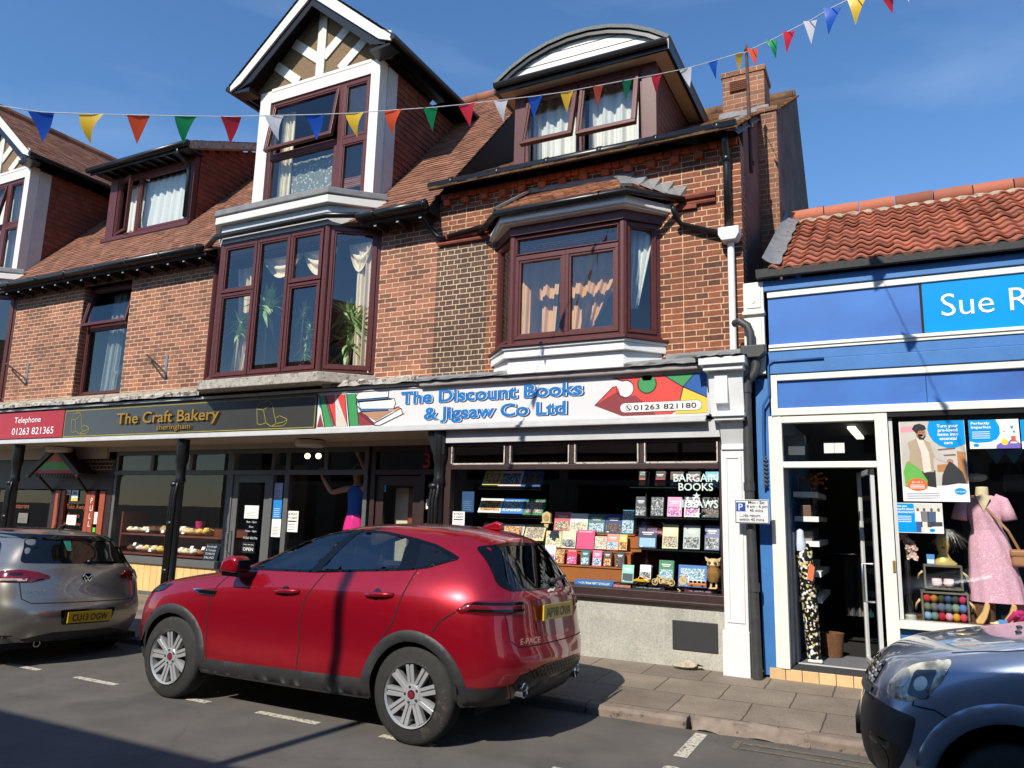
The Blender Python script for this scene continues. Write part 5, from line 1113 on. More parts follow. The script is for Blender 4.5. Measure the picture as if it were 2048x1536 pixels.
    def line(s, mb, pts, proj, w=.007, off=.0015, h=.03, mirror=False):
        pts = smooth_poly(pts, h, False)+[pts[-1]]
        L = []
        for i, p in enumerate(pts):
            a, b = Vector(pts[max(0, i-1)]), Vector(pts[min(len(pts)-1, i+1)]); d = (b-a).normalized(); n = Vector((-d.y, d.x))*w/2
            L.append((s.pt(p[0]-n.x, p[1]-n.y, proj, off), s.pt(p[0]+n.x, p[1]+n.y, proj, off)))
        for m in ((1, -1) if mirror else (1,)):
            k = [[mb.av((q.x, q.y*m, q.z)) for q in pr] for pr in L]
            for A, B_ in zip(k, k[1:]): mb.face((A[0], B_[0], B_[1], A[1]) if m > 0 else (A[1], B_[1], B_[0], A[0]))
    def body(s, mats, parent, cutL=(), cutR=(), name='body', part=None):
        mb = MB(); mb.v = [p.copy() for p in s.P]
        for fi, fc_ in enumerate(s.F):
            c = sum((s.P[i] for i in fc_), Vector())/len(fc_)
            if any(in_poly((c.x, c.z), q) for q in cutL) and abs(c.y) > .35: continue
            if any(in_poly((c.y, c.z), q) for q in cutR) and c.x > .2: continue
            mb.k = part(c) if part else 0
            mb.face(fc_[::-1] if s.flip else fc_)
        return mb.build(name, mats, parent, smooth=True)
def circle(cx, cz, r_, a0=0, a1=360, n=28): return [(cx+r_*math.cos(R(a0+(a1-a0)*i/n)), cz+r_*math.sin(R(a0+(a1-a0)*i/n))) for i in range(n+(a1-a0 != 360))]
def well(mb, x, z, r_, y0, y1):
    mb.grid(lambda s, t: (x+r_*math.cos(R(6+168*s)), y0+(y1-y0)*t, z+r_*math.sin(R(6+168*s))), 26, 2)
    mb.poly([(x+r_*math.cos(R(6+168*i/20)), y1, z+r_*math.sin(R(6+168*i/20))) for i in range(21)])
def offs(q, d):
    n = len(q); out = []; ar = sum(q[i][0]*q[(i+1) % n][1]-q[(i+1) % n][0]*q[i][1] for i in range(n)); s = 1 if ar > 0 else -1
    for i in range(n):
        a, b = Vector(q[i-1]), Vector(q[(i+1) % n]); t = (b-a).normalized(); out.append((q[i][0]+t.y*d*s, q[i][1]-t.x*d*s))
    return out
m_tyre = mat('tyre_rubber', (37, 35, 33), .8, .2, 20, bump=.3, spots=((62, 56, 50), .6, 6))
m_alloy = mat('alloy', (184, 185, 186), .3, .06, 8, metal=.5)
m_well = mat('wheel_well', (12, 12, 12), .95)
m_chrome = mat('chrome', (220, 220, 220), .12, .03, metal=1)
m_clad = mat('black_plastic', (42, 42, 43), .55, .15, 14, bump=.15, spots=((70, 64, 58), .7, 9))
m_gblk = mat('gloss_black', (10, 10, 11), .12, .1, spec=.5)
m_cglass = mat_glass('car_glass', 1.95, (.72, .78, .78))
m_tint = mat('tinted_glass', (13, 15, 16), .03, .1, spec=.7)
m_lamp = mat('tail_lamp_red', (104, 6, 15), .1, .2, 14, coat=.8); m_lampd = mat('tail_lamp_dark', (40, 6, 10), .1, .2, coat=.8)
m_plate = mat('plate_yellow', (206, 168, 28), .35, .06, 8); m_seat = mat('car_seat', (34, 35, 38), .7, .1)
def wheel(T, x, y, r_, rr, wd, spokes, side, hub=None, style=0):
    """side = -1: outer face towards -y"""
    s = side
    W = MB(); pr = [(rr-.004, .0), (rr+.006, .012), (r_-.05, .022), (r_-.022, .03), (r_-.004, .05)]
    pr = [(a, y+s*(wd/2)-s*b) for a, b in pr]; pr += [(r_, y+s*wd*.2)]
    for k in range(5):        # circumferential grooves
        c = y+s*(wd*.2-k*wd*.1); pr += [(r_, c), (r_-.009, c-s*.003), (r_-.009, c-s*.012), (r_, c-s*.015)]
    pr += [(r_-.004, y-s*(wd/2-.05)), (r_-.06, y-s*(wd/2-.02)), (rr, y-s*wd/2)]
    W.lathe(pr, (x, 0, r_), 56, 'y', False); wo = W.build('wheel', m_tyre, T, smooth=35)
    # tread blocks round the shoulder
    mb = MB(); yf = y+s*(wd/2-.012)
    mb.lathe([(rr+.002, y-s*wd/2), (rr-.02, y-s*wd*.3), (rr-.024, y+s*wd*.2), (rr-.012, yf-s*.01), (rr+.006, yf), (rr-.004, yf+s*.004), (rr-.016, yf-s*.012)], (x, 0, r_), 48, 'y', False)
    for k in range(spokes):
        a = 2*math.pi*k/spokes+.3; ca, sa = math.cos(a), math.sin(a)
        def P(rad, lat, dep): return (x+rad*ca-lat*sa, yf-s*dep, r_+rad*sa+lat*ca)
        for l0, l1, m0, m1 in ((-.028, -.006, -.036, -.008), (.006, .028, .008, .036)) if style == 0 else ((-.03, .03, -.045, .045),):
            q = [P(.05, l0, .022), P(.05, l1, .022), P(rr-.02, m1, .008), P(rr-.02, m0, .008)]; i = [mb.av(v) for v in q]; j = [mb.av(v) for v in (P(.05, l0, .06), P(.05, l1, .06), P(rr-.02, m1, .05), P(rr-.02, m0, .05))]
            if s > 0: i, j = i[::-1], j[::-1]
            mb.face(i[::-1] if s < 0 else i[::-1])
            for t in range(4): mb.face((i[t], i[(t+1) % 4], j[(t+1) % 4], j[t]))
        if style == 0: q = [P(.05, -.012, .034), P(.05, .012, .034), P(rr-.02, .012, .02), P(rr-.02, -.012, .02)]; mb.poly(q[::-1])
    mb.lathe([(.085, yf-s*.06), (.085, yf-s*.03), (.07, yf-s*.016), (.034, yf-s*.014), (.034, yf-s*.02)], (x, 0, r_), 24, 'y', False); mb.build('rim', m_alloy, wo, smooth=35)
    mb = MB(); mb.lathe([(.0, yf-s*.010), (.026, yf-s*.012)], (x, 0, r_), 20, 'y'); mb.build('hub_cap', hub or m_clad, wo)
    mb = MB()
    for k in range(5): a = 2*math.pi*k/5+.6; mb.lathe([(.011, yf-s*.03), (.011, yf-s*.012), (.0, yf-s*.010)], (x+.058*math.cos(a), 0, r_+.058*math.sin(a)), 8, 'y')
    mb.build('wheel_nut', m_clad, wo)
    mb = MB(); mb.lathe([(.05, y-s*.0), (.165, y-s*.0), (.165, y-s*.02)], (x, 0, r_), 24, 'y'); mb.build('brake_disc', mat('rusty_disc', (108, 98, 90), .5, .2, metal=.6), wo)
def seat(mb, x, y, z, w=.5):
    mb.prism([(x-.25, z), (x+.27, z), (x+.30, z+.1), (x-.25, z+.16)], y-w/2, y+w/2); mb.prism([(x+.16, z+.1), (x+.3, z+.1), (x+.44, z+.62), (x+.40, z+.66), (x+.31, z+.62)], y-w/2+.02, y+w/2-.02)
    mb.prism([(x+.36, z+.69), (x+.44, z+.69), (x+.48, z+.86), (x+.45, z+.90), (x+.40, z+.88)], y-.14, y+.14); mb.tube([(x+.4, y-.06, z+.6), (x+.41, y-.06, z+.72)], .01, 6); mb.tube([(x+.4, y+.06, z+.6), (x+.41, y+.06, z+.72)], .01, 6)
# ---------------------------------------------------------------- red crossover
def paint(name, rgb, metal, rough=.32, alt=None):
    b = NB(name); c = lin(rgb); n = b.noise(900, 2); n2 = b.noise(1.6, 5)
    col = b.ramp((n, 'Fac'), [(.3, tuple(v*.8 for v in c)), (.7, tuple(min(1, v*1.2) for v in c))])
    dust = b.noise(6, 8, rough=.75); g = b.n('TexCoord'); sx = b.n('SeparateXYZ'); b.l(g, 'Object', sx, 0)
    zz = b.n('MapRange'); b.l(sx, 'Z', zz, 0); zz.inputs[1].default_value = .75; zz.inputs[2].default_value = .2; zz.inputs[3].default_value = 0.; zz.inputs[4].default_value = .28
    dm = b.n('Math', operation='MULTIPLY'); b.l(dust, 'Fac', dm, 0); b.l(zz, 0, dm, 1)
    col = b.mixc((dm, 0), col, lin((120, 104, 90))); b.base(col)
    b.p.inputs['Metallic'].default_value = metal
    rr_ = b.n('Math', operation='MULTIPLY_ADD'); b.l(dust, 'Fac', rr_, 0); rr_.inputs[1].default_value = .12; rr_.inputs[2].default_value = rough-.06; b.l(rr_, 0, b.p, 'Roughness')
    b.p.inputs['Coat Weight'].default_value = 1.; b.p.inputs['Coat Roughness'].default_value = .025; b.p.inputs['Coat IOR'].default_value = 1.5
    _M[name] = b.m; return b.m
def red_car():
    T = thing('parked_car', 'red crossover car with alloy wheels and a yellow rear plate, parked at the kerb', 'car', (-3.372, 5.945, -.028), local=True)
    T.rotation_euler = (R(-1.7), 0, 0)
    F = [[(-3.42,0,.25),(-3.38,.5,.25),(-3.2,.8,.26),(-3.02,.88,.28),(-2.68,.90,.28),(-2.2,.90,.27),(-1.65,.90,.27),(-1,.90,.27),(-.4,.90,.28),(0,.9,.3),(.35,.88,.32),(.56,.80,.32),(.68,.45,.32),(.70,0,.32)],
     [(-3.53,0,.45),(-3.48,.5,.45),(-3.28,.82,.45),(-3.05,.92,.45),(-2.68,.955,.45),(-2.2,.958,.42),(-1.65,.956,.41),(-1,.956,.42),(-.4,.958,.44),(0,.96,.46),(.35,.94,.48),(.68,.84,.47),(.82,.48,.48),(.845,0,.48)],
     [(-3.55,0,.60),(-3.50,.5,.60),(-3.29,.83,.62),(-3.06,.935,.62),(-2.68,.965,.62),(-2.2,.925,.57),(-1.65,.912,.56),(-1,.912,.57),(-.4,.928,.60),(0,.97,.63),(.35,.95,.65),(.70,.85,.62),(.84,.49,.62),(.865,0,.62)],
     [(-3.55,0,.70),(-3.50,.5,.70),(-3.28,.83,.72),(-3.06,.935,.72),(-2.68,.96,.74),(-2.2,.925,.70),(-1.65,.915,.68),(-1,.915,.70),(-.4,.935,.73),(0,.972,.74),(.35,.955,.75),(.69,.85,.72),(.82,.49,.72),(.84,0,.72)],
     [(-3.52,0,.82),(-3.46,.5,.82),(-3.26,.82,.84),(-3.05,.92,.86),(-2.68,.955,.88),(-2.2,.94,.87),(-1.65,.935,.87),(-1,.94,.88),(-.4,.955,.90),(0,.975,.92),(.35,.96,.93),(.67,.85,.88),(.77,.49,.86),(.785,0,.86)],
     [(-3.45,0,.93),(-3.38,.48,.93),(-3.2,.76,.95),(-3.02,.865,.98),(-2.68,.905,1.01),(-2.2,.92,1.04),(-1.65,.928,1.06),(-1,.932,1.07),(-.4,.95,1.09),(0,.96,1.10),(.35,.935,1.11),(.66,.81,1.08),(.755,.48,1.07),(.77,0,1.07)],
     [(-3.36,0,.99),(-3.28,.44,1.0),(-3.12,.68,1.01),(-2.97,.78,1.03),(-2.66,.83,1.07),(-2.2,.845,1.13),(-1.65,.845,1.19),(-1,.85,1.21),(-.4,.855,1.24),(0,.855,1.28),(.38,.80,1.29),(.61,.72,1.20),(.715,.44,1.155),(.73,0,1.15)],
     [(-3.28,0,1.02),(-3.2,.35,1.035),(-3.0,.5,1.05),(-2.85,.58,1.08),(-2.6,.64,1.12),(-2.05,.70,1.18),(-1.5,.675,1.46),(-.95,.65,1.58),(-.4,.64,1.585),(0,.63,1.555),(.30,.615,1.49),(.53,.61,1.36),(.61,.40,1.30),(.625,0,1.295)],
     [(-3.15,0,1.045),(-3.0,.25,1.07),(-2.8,.32,1.09),(-2.7,.36,1.105),(-2.45,.42,1.14),(-1.96,.47,1.205),(-1.40,.47,1.53),(-.9,.45,1.64),(-.4,.45,1.65),(0,.45,1.637),(.28,.46,1.60),(.42,.50,1.545),(.46,.32,1.54),(.47,0,1.54)],
     [(-3.1,0,1.055),(-2.95,0,1.085),(-2.75,0,1.105),(-2.6,0,1.125),(-2.4,0,1.155),(-1.93,0,1.215),(-1.35,0,1.545),(-.85,0,1.66),(-.4,0,1.668),(0,0,1.655),(.23,0,1.625),(.37,0,1.595),(.41,0,1.583),(.44,0,1.57)]]
    Sh = Shell(F); red = paint('red_paint', (158, 5, 30), .5)
    DLO = [(-1.95, 1.185), (-1.1, 1.205), (-.15, 1.275), (.02, 1.302), (.235, 1.375), (.24, 1.395), (.13, 1.44), (0, 1.485), (-.23, 1.53), (-.55, 1.572), (-.85, 1.583), (-1.1, 1.56), (-1.5, 1.44)]
    G1 = rounded([(-1.84, 1.205), (-1.16, 1.222), (-.93, 1.555), (-1.1, 1.54), (-1.46, 1.435)], .03)
    G2 = rounded([(-1.06, 1.225), (-.25, 1.285), (-.28, 1.515), (-.55, 1.553), (-.84, 1.562)], .03)
    G3 = rounded([(-.10, 1.298), (.02, 1.325), (.19, 1.385), (-.0, 1.465), (-.17, 1.503)], .03)
    def grow(q, k): c = Vector((sum(p[0] for p in q)/len(q), sum(p[1] for p in q)/len(q))); return [tuple(c+(Vector(p)-c)*k) for p in q]
    cut = [offs(G1, .012), offs(G2, .012), offs(G3, .012)]+[circle(x, .37, .405)+[] for x in (0, -2.681)]+[[(x-.40, .1), (x+.40, .1), (x+.40, .36), (x-.40, .36)] for x in (0, -2.681)]
    RG = rounded([(-.60, 1.185), (-.3, 1.165), (.3, 1.165), (.60, 1.185), (.53, 1.47), (.3, 1.50), (-.3, 1.50), (-.53, 1.47)], .05)
    Bd = Sh.body([red, m_clad], T, cut, [offs(RG, .012)], part=lambda c: 1 if c.z < .32 or (c.z < .37 and c.x > .3) else 0)
    pair(Sh, 'window_surround', m_gblk, Bd, DLO, 'L', .004, .03, [G1, G2, G3])
    for nm, g in (('front_side_window', G1), ('rear_side_window', G2), ('quarter_window', G3)):
        mb = MB(); Sh.patch(mb, grow(g, 1.03), 'L', .001, .06); mb.build(nm, m_cglass if g is not G3 else m_tint, T, smooth=True)
        mb = MB(); Sh.patch(mb, grow(g, 1.03), 'L', .001, .06); mb.v = [Vector((v.x, -v.y, v.z)) for v in mb.v]; mb.f = [q[::-1] for q in mb.f]; mb.build(nm, m_cglass if g is not G3 else m_tint, T, smooth=True)
    mb = MB(); Sh.patch(mb, offs(RG, .01), 'Rr', .001, .06); rw = mb.build('rear_window', mat_glass('rear_glass', 1.6, (.16, .17, .17)), T, smooth=True)
    mb = MB(); Sh.patch(mb, rounded([(-.70, 1.20), (-.62, 1.155), (.62, 1.155), (.70, 1.20), (.60, 1.485), (.3, 1.525), (-.3, 1.525), (-.60, 1.485)], .05), 'Rr', .003, .04, [RG]); mb.build('rear_surround', m_gblk, rw, smooth=True)
    mb = MB(); p = Sh.pt(.12, 1.205, 'Rr', .012); q = Sh.pt(.50, 1.235, 'Rr', .014); mb.bar(p, q, .022, .02); mb.ball(p, .035, .035, .03); mb.build('rear_wiper', m_clad, rw)
    # wheel arch and sill cladding
    for x in (0, -2.681):
        pair(Sh, 'arch_cladding', m_clad, Bd, circle(x, .37, .47, -8, 188)+circle(x, .37, .385, 188, -8), 'L', .012, .03, edge=.002)
        for s in (-1, 1):
            mb = MB(); well(mb, x, .37, .41, s*.93, s*.55); mb.build('wheel_well', m_well, Bd)
    pair(Sh, 'sill_cladding', m_clad, Bd, [(-2.28, .40), (-2.29, .29), (-.38, .30), (-.45, .435), (-1.4, .415)], 'L', .012, .05, edge=.003)
    mb = MB(); Sh.patch(mb, [(-.40, .29), (-.02, .29), (.03, .40), (.0, .475), (-.2, .465), (-.40, .47)], 'RL', .006, .04); mb.build('rear_corner_cladding', m_clad, Bd, smooth=True)
    mb = MB(); Sh.patch(mb, [(.02, .29), (.40, .29), (.40, .47), (.2, .465), (.0, .475), (-.03, .40)], 'RR', .006, .04); mb.build('rear_corner_cladding', m_clad, Bd, smooth=True)
    # rear valance with mesh, diffuser and exhausts
    mb = MB(); Sh.patch(mb, [(-.66, .47), (-.60, .55), (-.3, .60), (.3, .60), (.60, .55), (.66, .47), (.52, .30), (-.52, .30)], 'Rr', .006, .05); dv = mb.build('rear_valance', m_gblk, Bd, smooth=True)
    mb = MB(); Sh.patch(mb, [(-.46, .33), (-.34, .48), (.34, .48), (.46, .33), (.40, .29), (-.40, .29)], 'Rr', .02, .05, edge=.006); mb.build('diffuser', m_clad, dv, smooth=True)
    mb = MB()
    for i in range(15):
        for k in (0, 1): a = -.42+i*.06; Sh.line(mb, [(a, .50), (a+(.06 if k else -.06)*1.5, .585)], 'Rr', .008, .014)
    mb.build('mesh_grille', m_clad, dv)
    for s in (-1, 1):
        c = Sh.pt(s*.53, .43, 'Rr', .0)
        mb = MB(); mb.lathe([(.055, c.x-.15), (.058, c.x+.035), (.05, c.x+.04), (.044, c.x+.02), (.042, c.x-.1)], (0, c.y, c.z), 20, 'x'); mb.build('exhaust', m_chrome, T, smooth=40)
    for pr, sg in (('RL', -1), ('RR', 1)):
        mb = MB(); Sh.patch(mb, [(sg*a, b) for a, b in ((-.10, .40), (-.04, .48), (-.02, .48), (-.07, .37))][::int(sg)], pr, .008, .03); mb.build('reflector', m_lampd, T)
        tl = [(-.40, 1.01), (-.33, 1.068), (-.23, 1.09), (-.05, 1.093), (.03, 1.088), (.16, 1.085), (.16, .985), (.03, .985), (-.2, .985), (-.37, .99)]
        tl = [(sg*-a, b) if sg > 0 else (a, b) for a, b in tl]; 
        if sg > 0: tl = tl[::-1]
        mb = MB(); Sh.patch(mb, tl, pr, .012, .025, edge=.003); lo = mb.build('tail_lamp', m_lamp, T, smooth=True)
        mb = MB()
        for z, a, b in ((1.055, -.30, .14), (1.005, -.33, .14)): Sh.patch(mb, [(sg*-a if sg > 0 else a, z), (sg*-b if sg > 0 else b, z), (sg*-b if sg > 0 else b, z+.02), (sg*-a if sg > 0 else a+.03, z+.02)][::(1 if sg < 0 else -1)], pr, .0145, .04)
        mb.build('dark_strip', m_gblk, lo, smooth=True)
    # plate and badges
    mb = MB(); Sh.patch(mb, rounded([(-.40, 1.085), (.40, 1.085), (.34, .80), (-.34, .80)], .03), 'Rr', .002, .05); rc = mb.build('plate_recess', paint('red_shade', (120, 8, 30), .3), T, smooth=True)
    pa = Sh.pt(0, 1.03, 'Rr', .02); 
    pb = Sh.pt(0, .92, 'Rr', .02); X0 = max(pa.x, pb.x)+.012
    mb = MB(); mb.box(X0-.012, X0, -.30, .30, .925, 1.045); pl = mb.build('number_plate', m_plate, T)
    mb = MB(); mb.text('AP18 OVA', (X0+.002, 0, .945), .105, ux=(0, 1, 0), off=.012, align='CENTER', width=.5); mb.build('plate_text', m_sk, pl)
    mb = MB(); p = Sh.pt(-.0, 1.115, 'Rr', .006); mb.text('JAGUAR', (p.x+.004, 0.02, 1.105), .028, ux=(0, 1, 0), uy=(-.3, 0, 1), off=.004, align='CENTER', width=.17)
    p2 = Sh.pt(0, 1.14, 'Rr', .006); pts = [(-.09, 0), (-.03, .016), (.04, .012), (.09, .022), (.05, .0), (.06, -.012), (.03, -.004), (-.03, -.002), (-.06, -.014)]
    mb.poly([(p2.x+.004-.2*b, a, 1.142+b) for a, b in pts]); p = Sh.pt(-.55, .80, 'Rr', .006); mb.text('E-PACE', (p.x+.006, -.64, .775), .06, ux=(.25, 1, 0), off=.004, width=.24); mb.build('badge', m_chrome, T)
    # shut lines, crease trims
    mb = MB()
    for pts in ([(-2.1, 1.13), (-2.235, .95), (-2.24, .7), (-2.18, .40)], [(-.99, 1.205), (-1.11, 1.0), (-1.165, .79), (-1.135, .41)], [(-.07, 1.285), (-.10, 1.17), (-.175, .90), (-.30, .74)], [(.36, 1.0), (.25, .93), (.18, .84)]): Sh.line(mb, pts, 'L', .011, mirror=True)
    Sh.line(mb, [(-.73, 1.06), (-.70, .80), (-.62, .75), (.62, .75), (.70, .80), (.73, 1.06)], 'Rr', .009)
    mb.build('shut_line', m_well, Bd)
    for x, z in ((-1.325, 1.04), (-.345, 1.08)):
        c = Sh.pt(x, z, 'L', .0)
        mb = MB(); mb.tube([(c.x-.135, c.y+.01, c.z-.008), (c.x-.12, c.y-.018, c.z-.006), (c.x-.05, c.y-.032, c.z), (c.x+.06, c.y-.032, c.z+.005), (c.x+.12, c.y-.018, c.z+.008), (c.x+.135, c.y+.01, c.z+.009)], [.014, .017, .019, .019, .017, .014], 10); ho = mb.build('door_handle', red, T, smooth=True)
        mb = MB(); Sh.patch(mb, circle(x-.03, z+.0, .045, 0, 360, 16), 'L', .001, .02); mb.build('handle_cup', m_lampd, ho, smooth=True)
    mb = MB(); Sh.patch(mb, rounded([(-2.47, .985), (-2.16, .985), (-2.19, .94), (-2.36, .945)], .015), 'L', .006, .03); vo = mb.build('side_vent', m_gblk, T, smooth=True)
    mb = MB(); Sh.line(mb, [(-2.46, .98), (-2.37, .948), (-2.18, .944)], 'L', .013, .009); Sh.line(mb, [(-2.47, .985), (-2.16, .985)], 'L', .006, .009); mb.build('vent_trim', m_chrome, vo)
    # mirror
    for s in (-1, 1):
        mb = MB(); mb.prism([(-2.02, 1.17), (-1.80, 1.16), (-1.80, 1.295), (-1.88, 1.315), (-1.99, 1.28)], s*.90, s*1.08); mo = mb.build('door_mirror', red, T, smooth=60, bevel=.035, seg=3)
        mb = MB(); mb.prism([(-2.0, 1.135), (-1.78, 1.13), (-1.78, 1.175), (-2.0, 1.18)], s*.80, s*1.05); mb.box(-1.80, -1.785, min(s*.92, s*1.06), max(s*.92, s*1.06), 1.18, 1.28); mb.build('mirror_base', m_gblk, mo, bevel=.012)
    # headlamp, fin, roof glass
    for s in (-1, 1):
        mb = MB(); Sh.patch(mb, [(-1.86, .93), (-1.6, .975), (-1.38, 1.01), (-1.42, .94), (-1.65, .89)], 'FL', .006, .03); 
        if s > 0: mb.v = [Vector((v.x, -v.y, v.z)) for v in mb.v]; mb.f = [q[::-1] for q in mb.f]
        mb.build('headlamp', m_tint, T, smooth=True)
    mb = MB(); mb.prism([(.02, 1.63), (.26, 1.62), (.245, 1.685), (.19, 1.70), (.08, 1.665)], -.03, .03); mb.build('aerial_fin', red, T, bevel=.018, seg=3)
    mb = MB(); Sh.patch(mb, [(-1.85, -.60), (-1.85, .60), (-1.12, .52), (-1.12, -.52)], 'T', .003, .06); mb.build('windscreen', m_tint, T, smooth=True)
    mb = MB(); Sh.patch(mb, [(-1.0, -.48), (-1.0, .48), (.08, .48), (.08, -.48)], 'T', .002, .08); mb.build('roof_panel', mat('roof_dusty', (96, 44, 44), .25, .2, 5, coat=.6), T, smooth=True)
    for x in (0, -2.681):
        for s in (-1, 1): wheel(T, x, s*(.945-.118), .365, .242, .235, 9, s, mat('emblem_red', (120, 30, 46), .3))
    mb = MB(); seat(mb, -1.35, -.38, .55); seat(mb, -1.35, .38, .55); seat(mb, -.45, -.38, .58); seat(mb, -.45, .38, .58); mb.box(-2.2, .55, -.8, .8, .40, .46); mb.box(-2.1, -1.85, -.7, .7, .9, 1.14); mb.lathe([(.18, 0), (.195, .012), (.18, .024)], (-1.72, .38, 1.05), 20, 'x'); mb.box(.1, .2, -.6, .6, .5, 1.15); mb.build('cabin', m_seat, T, bevel=.02)
    mb = MB(); mb.box(-3.2, .45, -.72, .72, .24, .34); mb.build('underbody', m_well, T)
red_car()
# ---------------------------------------------------------------- silver hatchback, only its tail in view
def hatch():
    T = thing('parked_car', 'silver grey hatchback seen from behind, at the left edge in front of the take-away', 'car', (-9.02, 5.66, -.035), local=True); T.rotation_euler = (R(-2.4), 0, 0)
    F = [[(-3.35,0,.2),(-3.3,.5,.2),(-3.1,.75,.2),(-2.95,.84,.22),(-2.6,.86,.25),(-2,.86,.22),(-1.4,.86,.22),(-.9,.86,.22),(0,.86,.25),(.35,.84,.26),(.58,.74,.27),(.70,.42,.27),(.72,0,.27)],
     [(-3.46,0,.42),(-3.4,.5,.42),(-3.2,.78,.42),(-3,.87,.44),(-2.6,.9,.45),(-2,.89,.45),(-1.4,.89,.45),(-.9,.89,.45),(0,.9,.46),(.35,.885,.46),(.67,.80,.45),(.81,.44,.46),(.83,0,.46)],
     [(-3.45,0,.6),(-3.4,.5,.6),(-3.2,.78,.6),(-3,.87,.62),(-2.6,.9,.64),(-2,.89,.64),(-1.4,.89,.64),(-.9,.89,.64),(0,.905,.64),(.35,.89,.64),(.67,.81,.62),(.81,.45,.63),(.83,0,.63)],
     [(-3.42,0,.7),(-3.37,.5,.7),(-3.17,.77,.7),(-2.98,.86,.72),(-2.6,.895,.74),(-2,.89,.74),(-1.4,.89,.74),(-.9,.89,.74),(0,.905,.74),(.35,.885,.73),(.62,.80,.69),(.745,.45,.69),(.765,0,.69)],
     [(-3.36,0,.8),(-3.3,.48,.8),(-3.1,.74,.81),(-2.95,.82,.83),(-2.6,.87,.86),(-2,.885,.88),(-1.4,.885,.88),(-.9,.885,.88),(0,.89,.88),(.35,.87,.87),(.58,.79,.86),(.70,.45,.86),(.72,0,.86)],
     [(-3.26,0,.87),(-3.2,.44,.87),(-3.02,.68,.88),(-2.9,.76,.90),(-2.6,.81,.93),(-2,.84,.97),(-1.4,.845,.98),(-.9,.845,.99),(0,.845,1.0),(.33,.82,1.02),(.52,.74,1.03),(.635,.44,1.035),(.655,0,1.04)],
     [(-3.1,0,.92),(-3.0,.38,.93),(-2.85,.55,.94),(-2.75,.62,.96),(-2.5,.68,.99),(-2,.76,1.02),(-1.4,.77,1.03),(-.9,.77,1.04),(0,.765,1.06),(.30,.745,1.08),(.47,.69,1.08),(.575,.43,1.08),(.595,0,1.08)],
     [(-3.0,0,.94),(-2.9,.3,.95),(-2.75,.42,.96),(-2.6,.5,.98),(-2.4,.55,1.01),(-1.9,.66,1.06),(-1.35,.63,1.31),(-.8,.60,1.415),(0,.595,1.40),(.22,.59,1.37),(.37,.575,1.33),(.44,.38,1.33),(.455,0,1.335)],
     [(-2.9,0,.95),(-2.75,.2,.965),(-2.6,.28,.98),(-2.5,.32,.99),(-2.3,.36,1.02),(-1.82,.42,1.08),(-1.27,.40,1.36),(-.75,.38,1.46),(0,.38,1.455),(.20,.38,1.43),(.34,.38,1.395),(.39,.26,1.395),(.40,0,1.395)],
     [(-2.85,0,.955),(-2.7,0,.97),(-2.55,0,.985),(-2.4,0,1.0),(-2.2,0,1.03),(-1.78,0,1.09),(-1.22,0,1.37),(-.7,0,1.475),(0,0,1.468),(.16,0,1.45),(.29,0,1.425),(.33,0,1.415),(.36,0,1.405)]]
    Sh = Shell(F); sil = paint('silver_grey_paint', (150, 145, 136), .75, .3)
    W = (0, -2.62); cut = [circle(x, .34, .36) for x in W]+[[(x-.355, .1), (x+.355, .1), (x+.355, .34), (x-.355, .34)] for x in W]
    Bd = Sh.body([sil], T, cut)
    RG = rounded([(-.66, 1.085), (.66, 1.085), (.55, 1.345), (.3, 1.36), (-.3, 1.36), (-.55, 1.345)], .05)
    mb = MB(); Sh.patch(mb, RG, 'Rr', .003, .06); rw = mb.build('rear_window', m_tint, T, smooth=True)
    mb = MB(); Sh.patch(mb, rounded([(-.60, 1.345), (-.56, 1.385), (.56, 1.385), (.60, 1.345), (.3, 1.335), (-.3, 1.335)], .01), 'Rr', .012, .04); mb.build('spoiler_edge', m_gblk, Bd, smooth=True)
    mb = MB(); Sh.patch(mb, [(-.16, 1.352), (.16, 1.352), (.16, 1.372), (-.16, 1.372)], 'Rr', .016, .05); mb.build('high_brake_lamp', m_lampd, T)
    mb = MB(); p = Sh.pt(.05, 1.095, 'Rr', .014); q = Sh.pt(.40, 1.09, 'Rr', .016); mb.bar(p, q, .022, .02); mb.ball(p, .035, .03, .03); mb.build('rear_wiper', m_gblk, rw)
    mb = MB(); p = Sh.pt(-.16, 1.30, 'Rr', .004); Sh.patch(mb, [(-.2, 1.34), (-.11, 1.34), (-.125, 1.22), (-.175, 1.22)], 'Rr', .006, .05); mb.build('window_sticker', mat('sticker_green', (52, 128, 106), .5), rw)
    SG = rounded([(-1.75, 1.06), (.12, 1.09), (.20, 1.12), (.05, 1.27), (-.2, 1.37), (-.8, 1.385), (-1.25, 1.28)], .04)
    pair(Sh, 'side_window', m_tint, T, SG, 'L', .003, .05)
    for pr, sg in (('RL', -1), ('RR', 1)):
        tl = [(-.41, .88), (-.29, 1.0), (-.1, 1.02), (.05, 1.0), (.17, .955), (.165, .93), (.02, .885)]
        if sg > 0: tl = [(-a, b) for a, b in tl][::-1]
        mb = MB(); Sh.patch(mb, tl, pr, .012, .025, edge=.003); lo = mb.build('tail_lamp', m_lamp, T, smooth=True)
        bt = [(-.33, .892), (-.02, .90), (-.02, .925), (-.30, .92)]; dk = [(-.2, .955), (-.07, .955), (-.07, .985), (-.18, .985)]
        if sg > 0: bt = [(-a, b) for a, b in bt][::-1]; dk = [(-a, b) for a, b in dk][::-1]
        mb = MB(); Sh.patch(mb, bt, pr, .0145, .03); mb.build('clear_strip', mat('clear_lens', (196, 176, 170), .1, .1, coat=1), lo, smooth=True)
        mb = MB(); Sh.patch(mb, dk, pr, .0145, .03); mb.build('dark_inset', m_lampd, lo, smooth=True)
        rf_ = [(-.36, .30), (-.05, .335), (-.05, .345), (-.30, .345)]
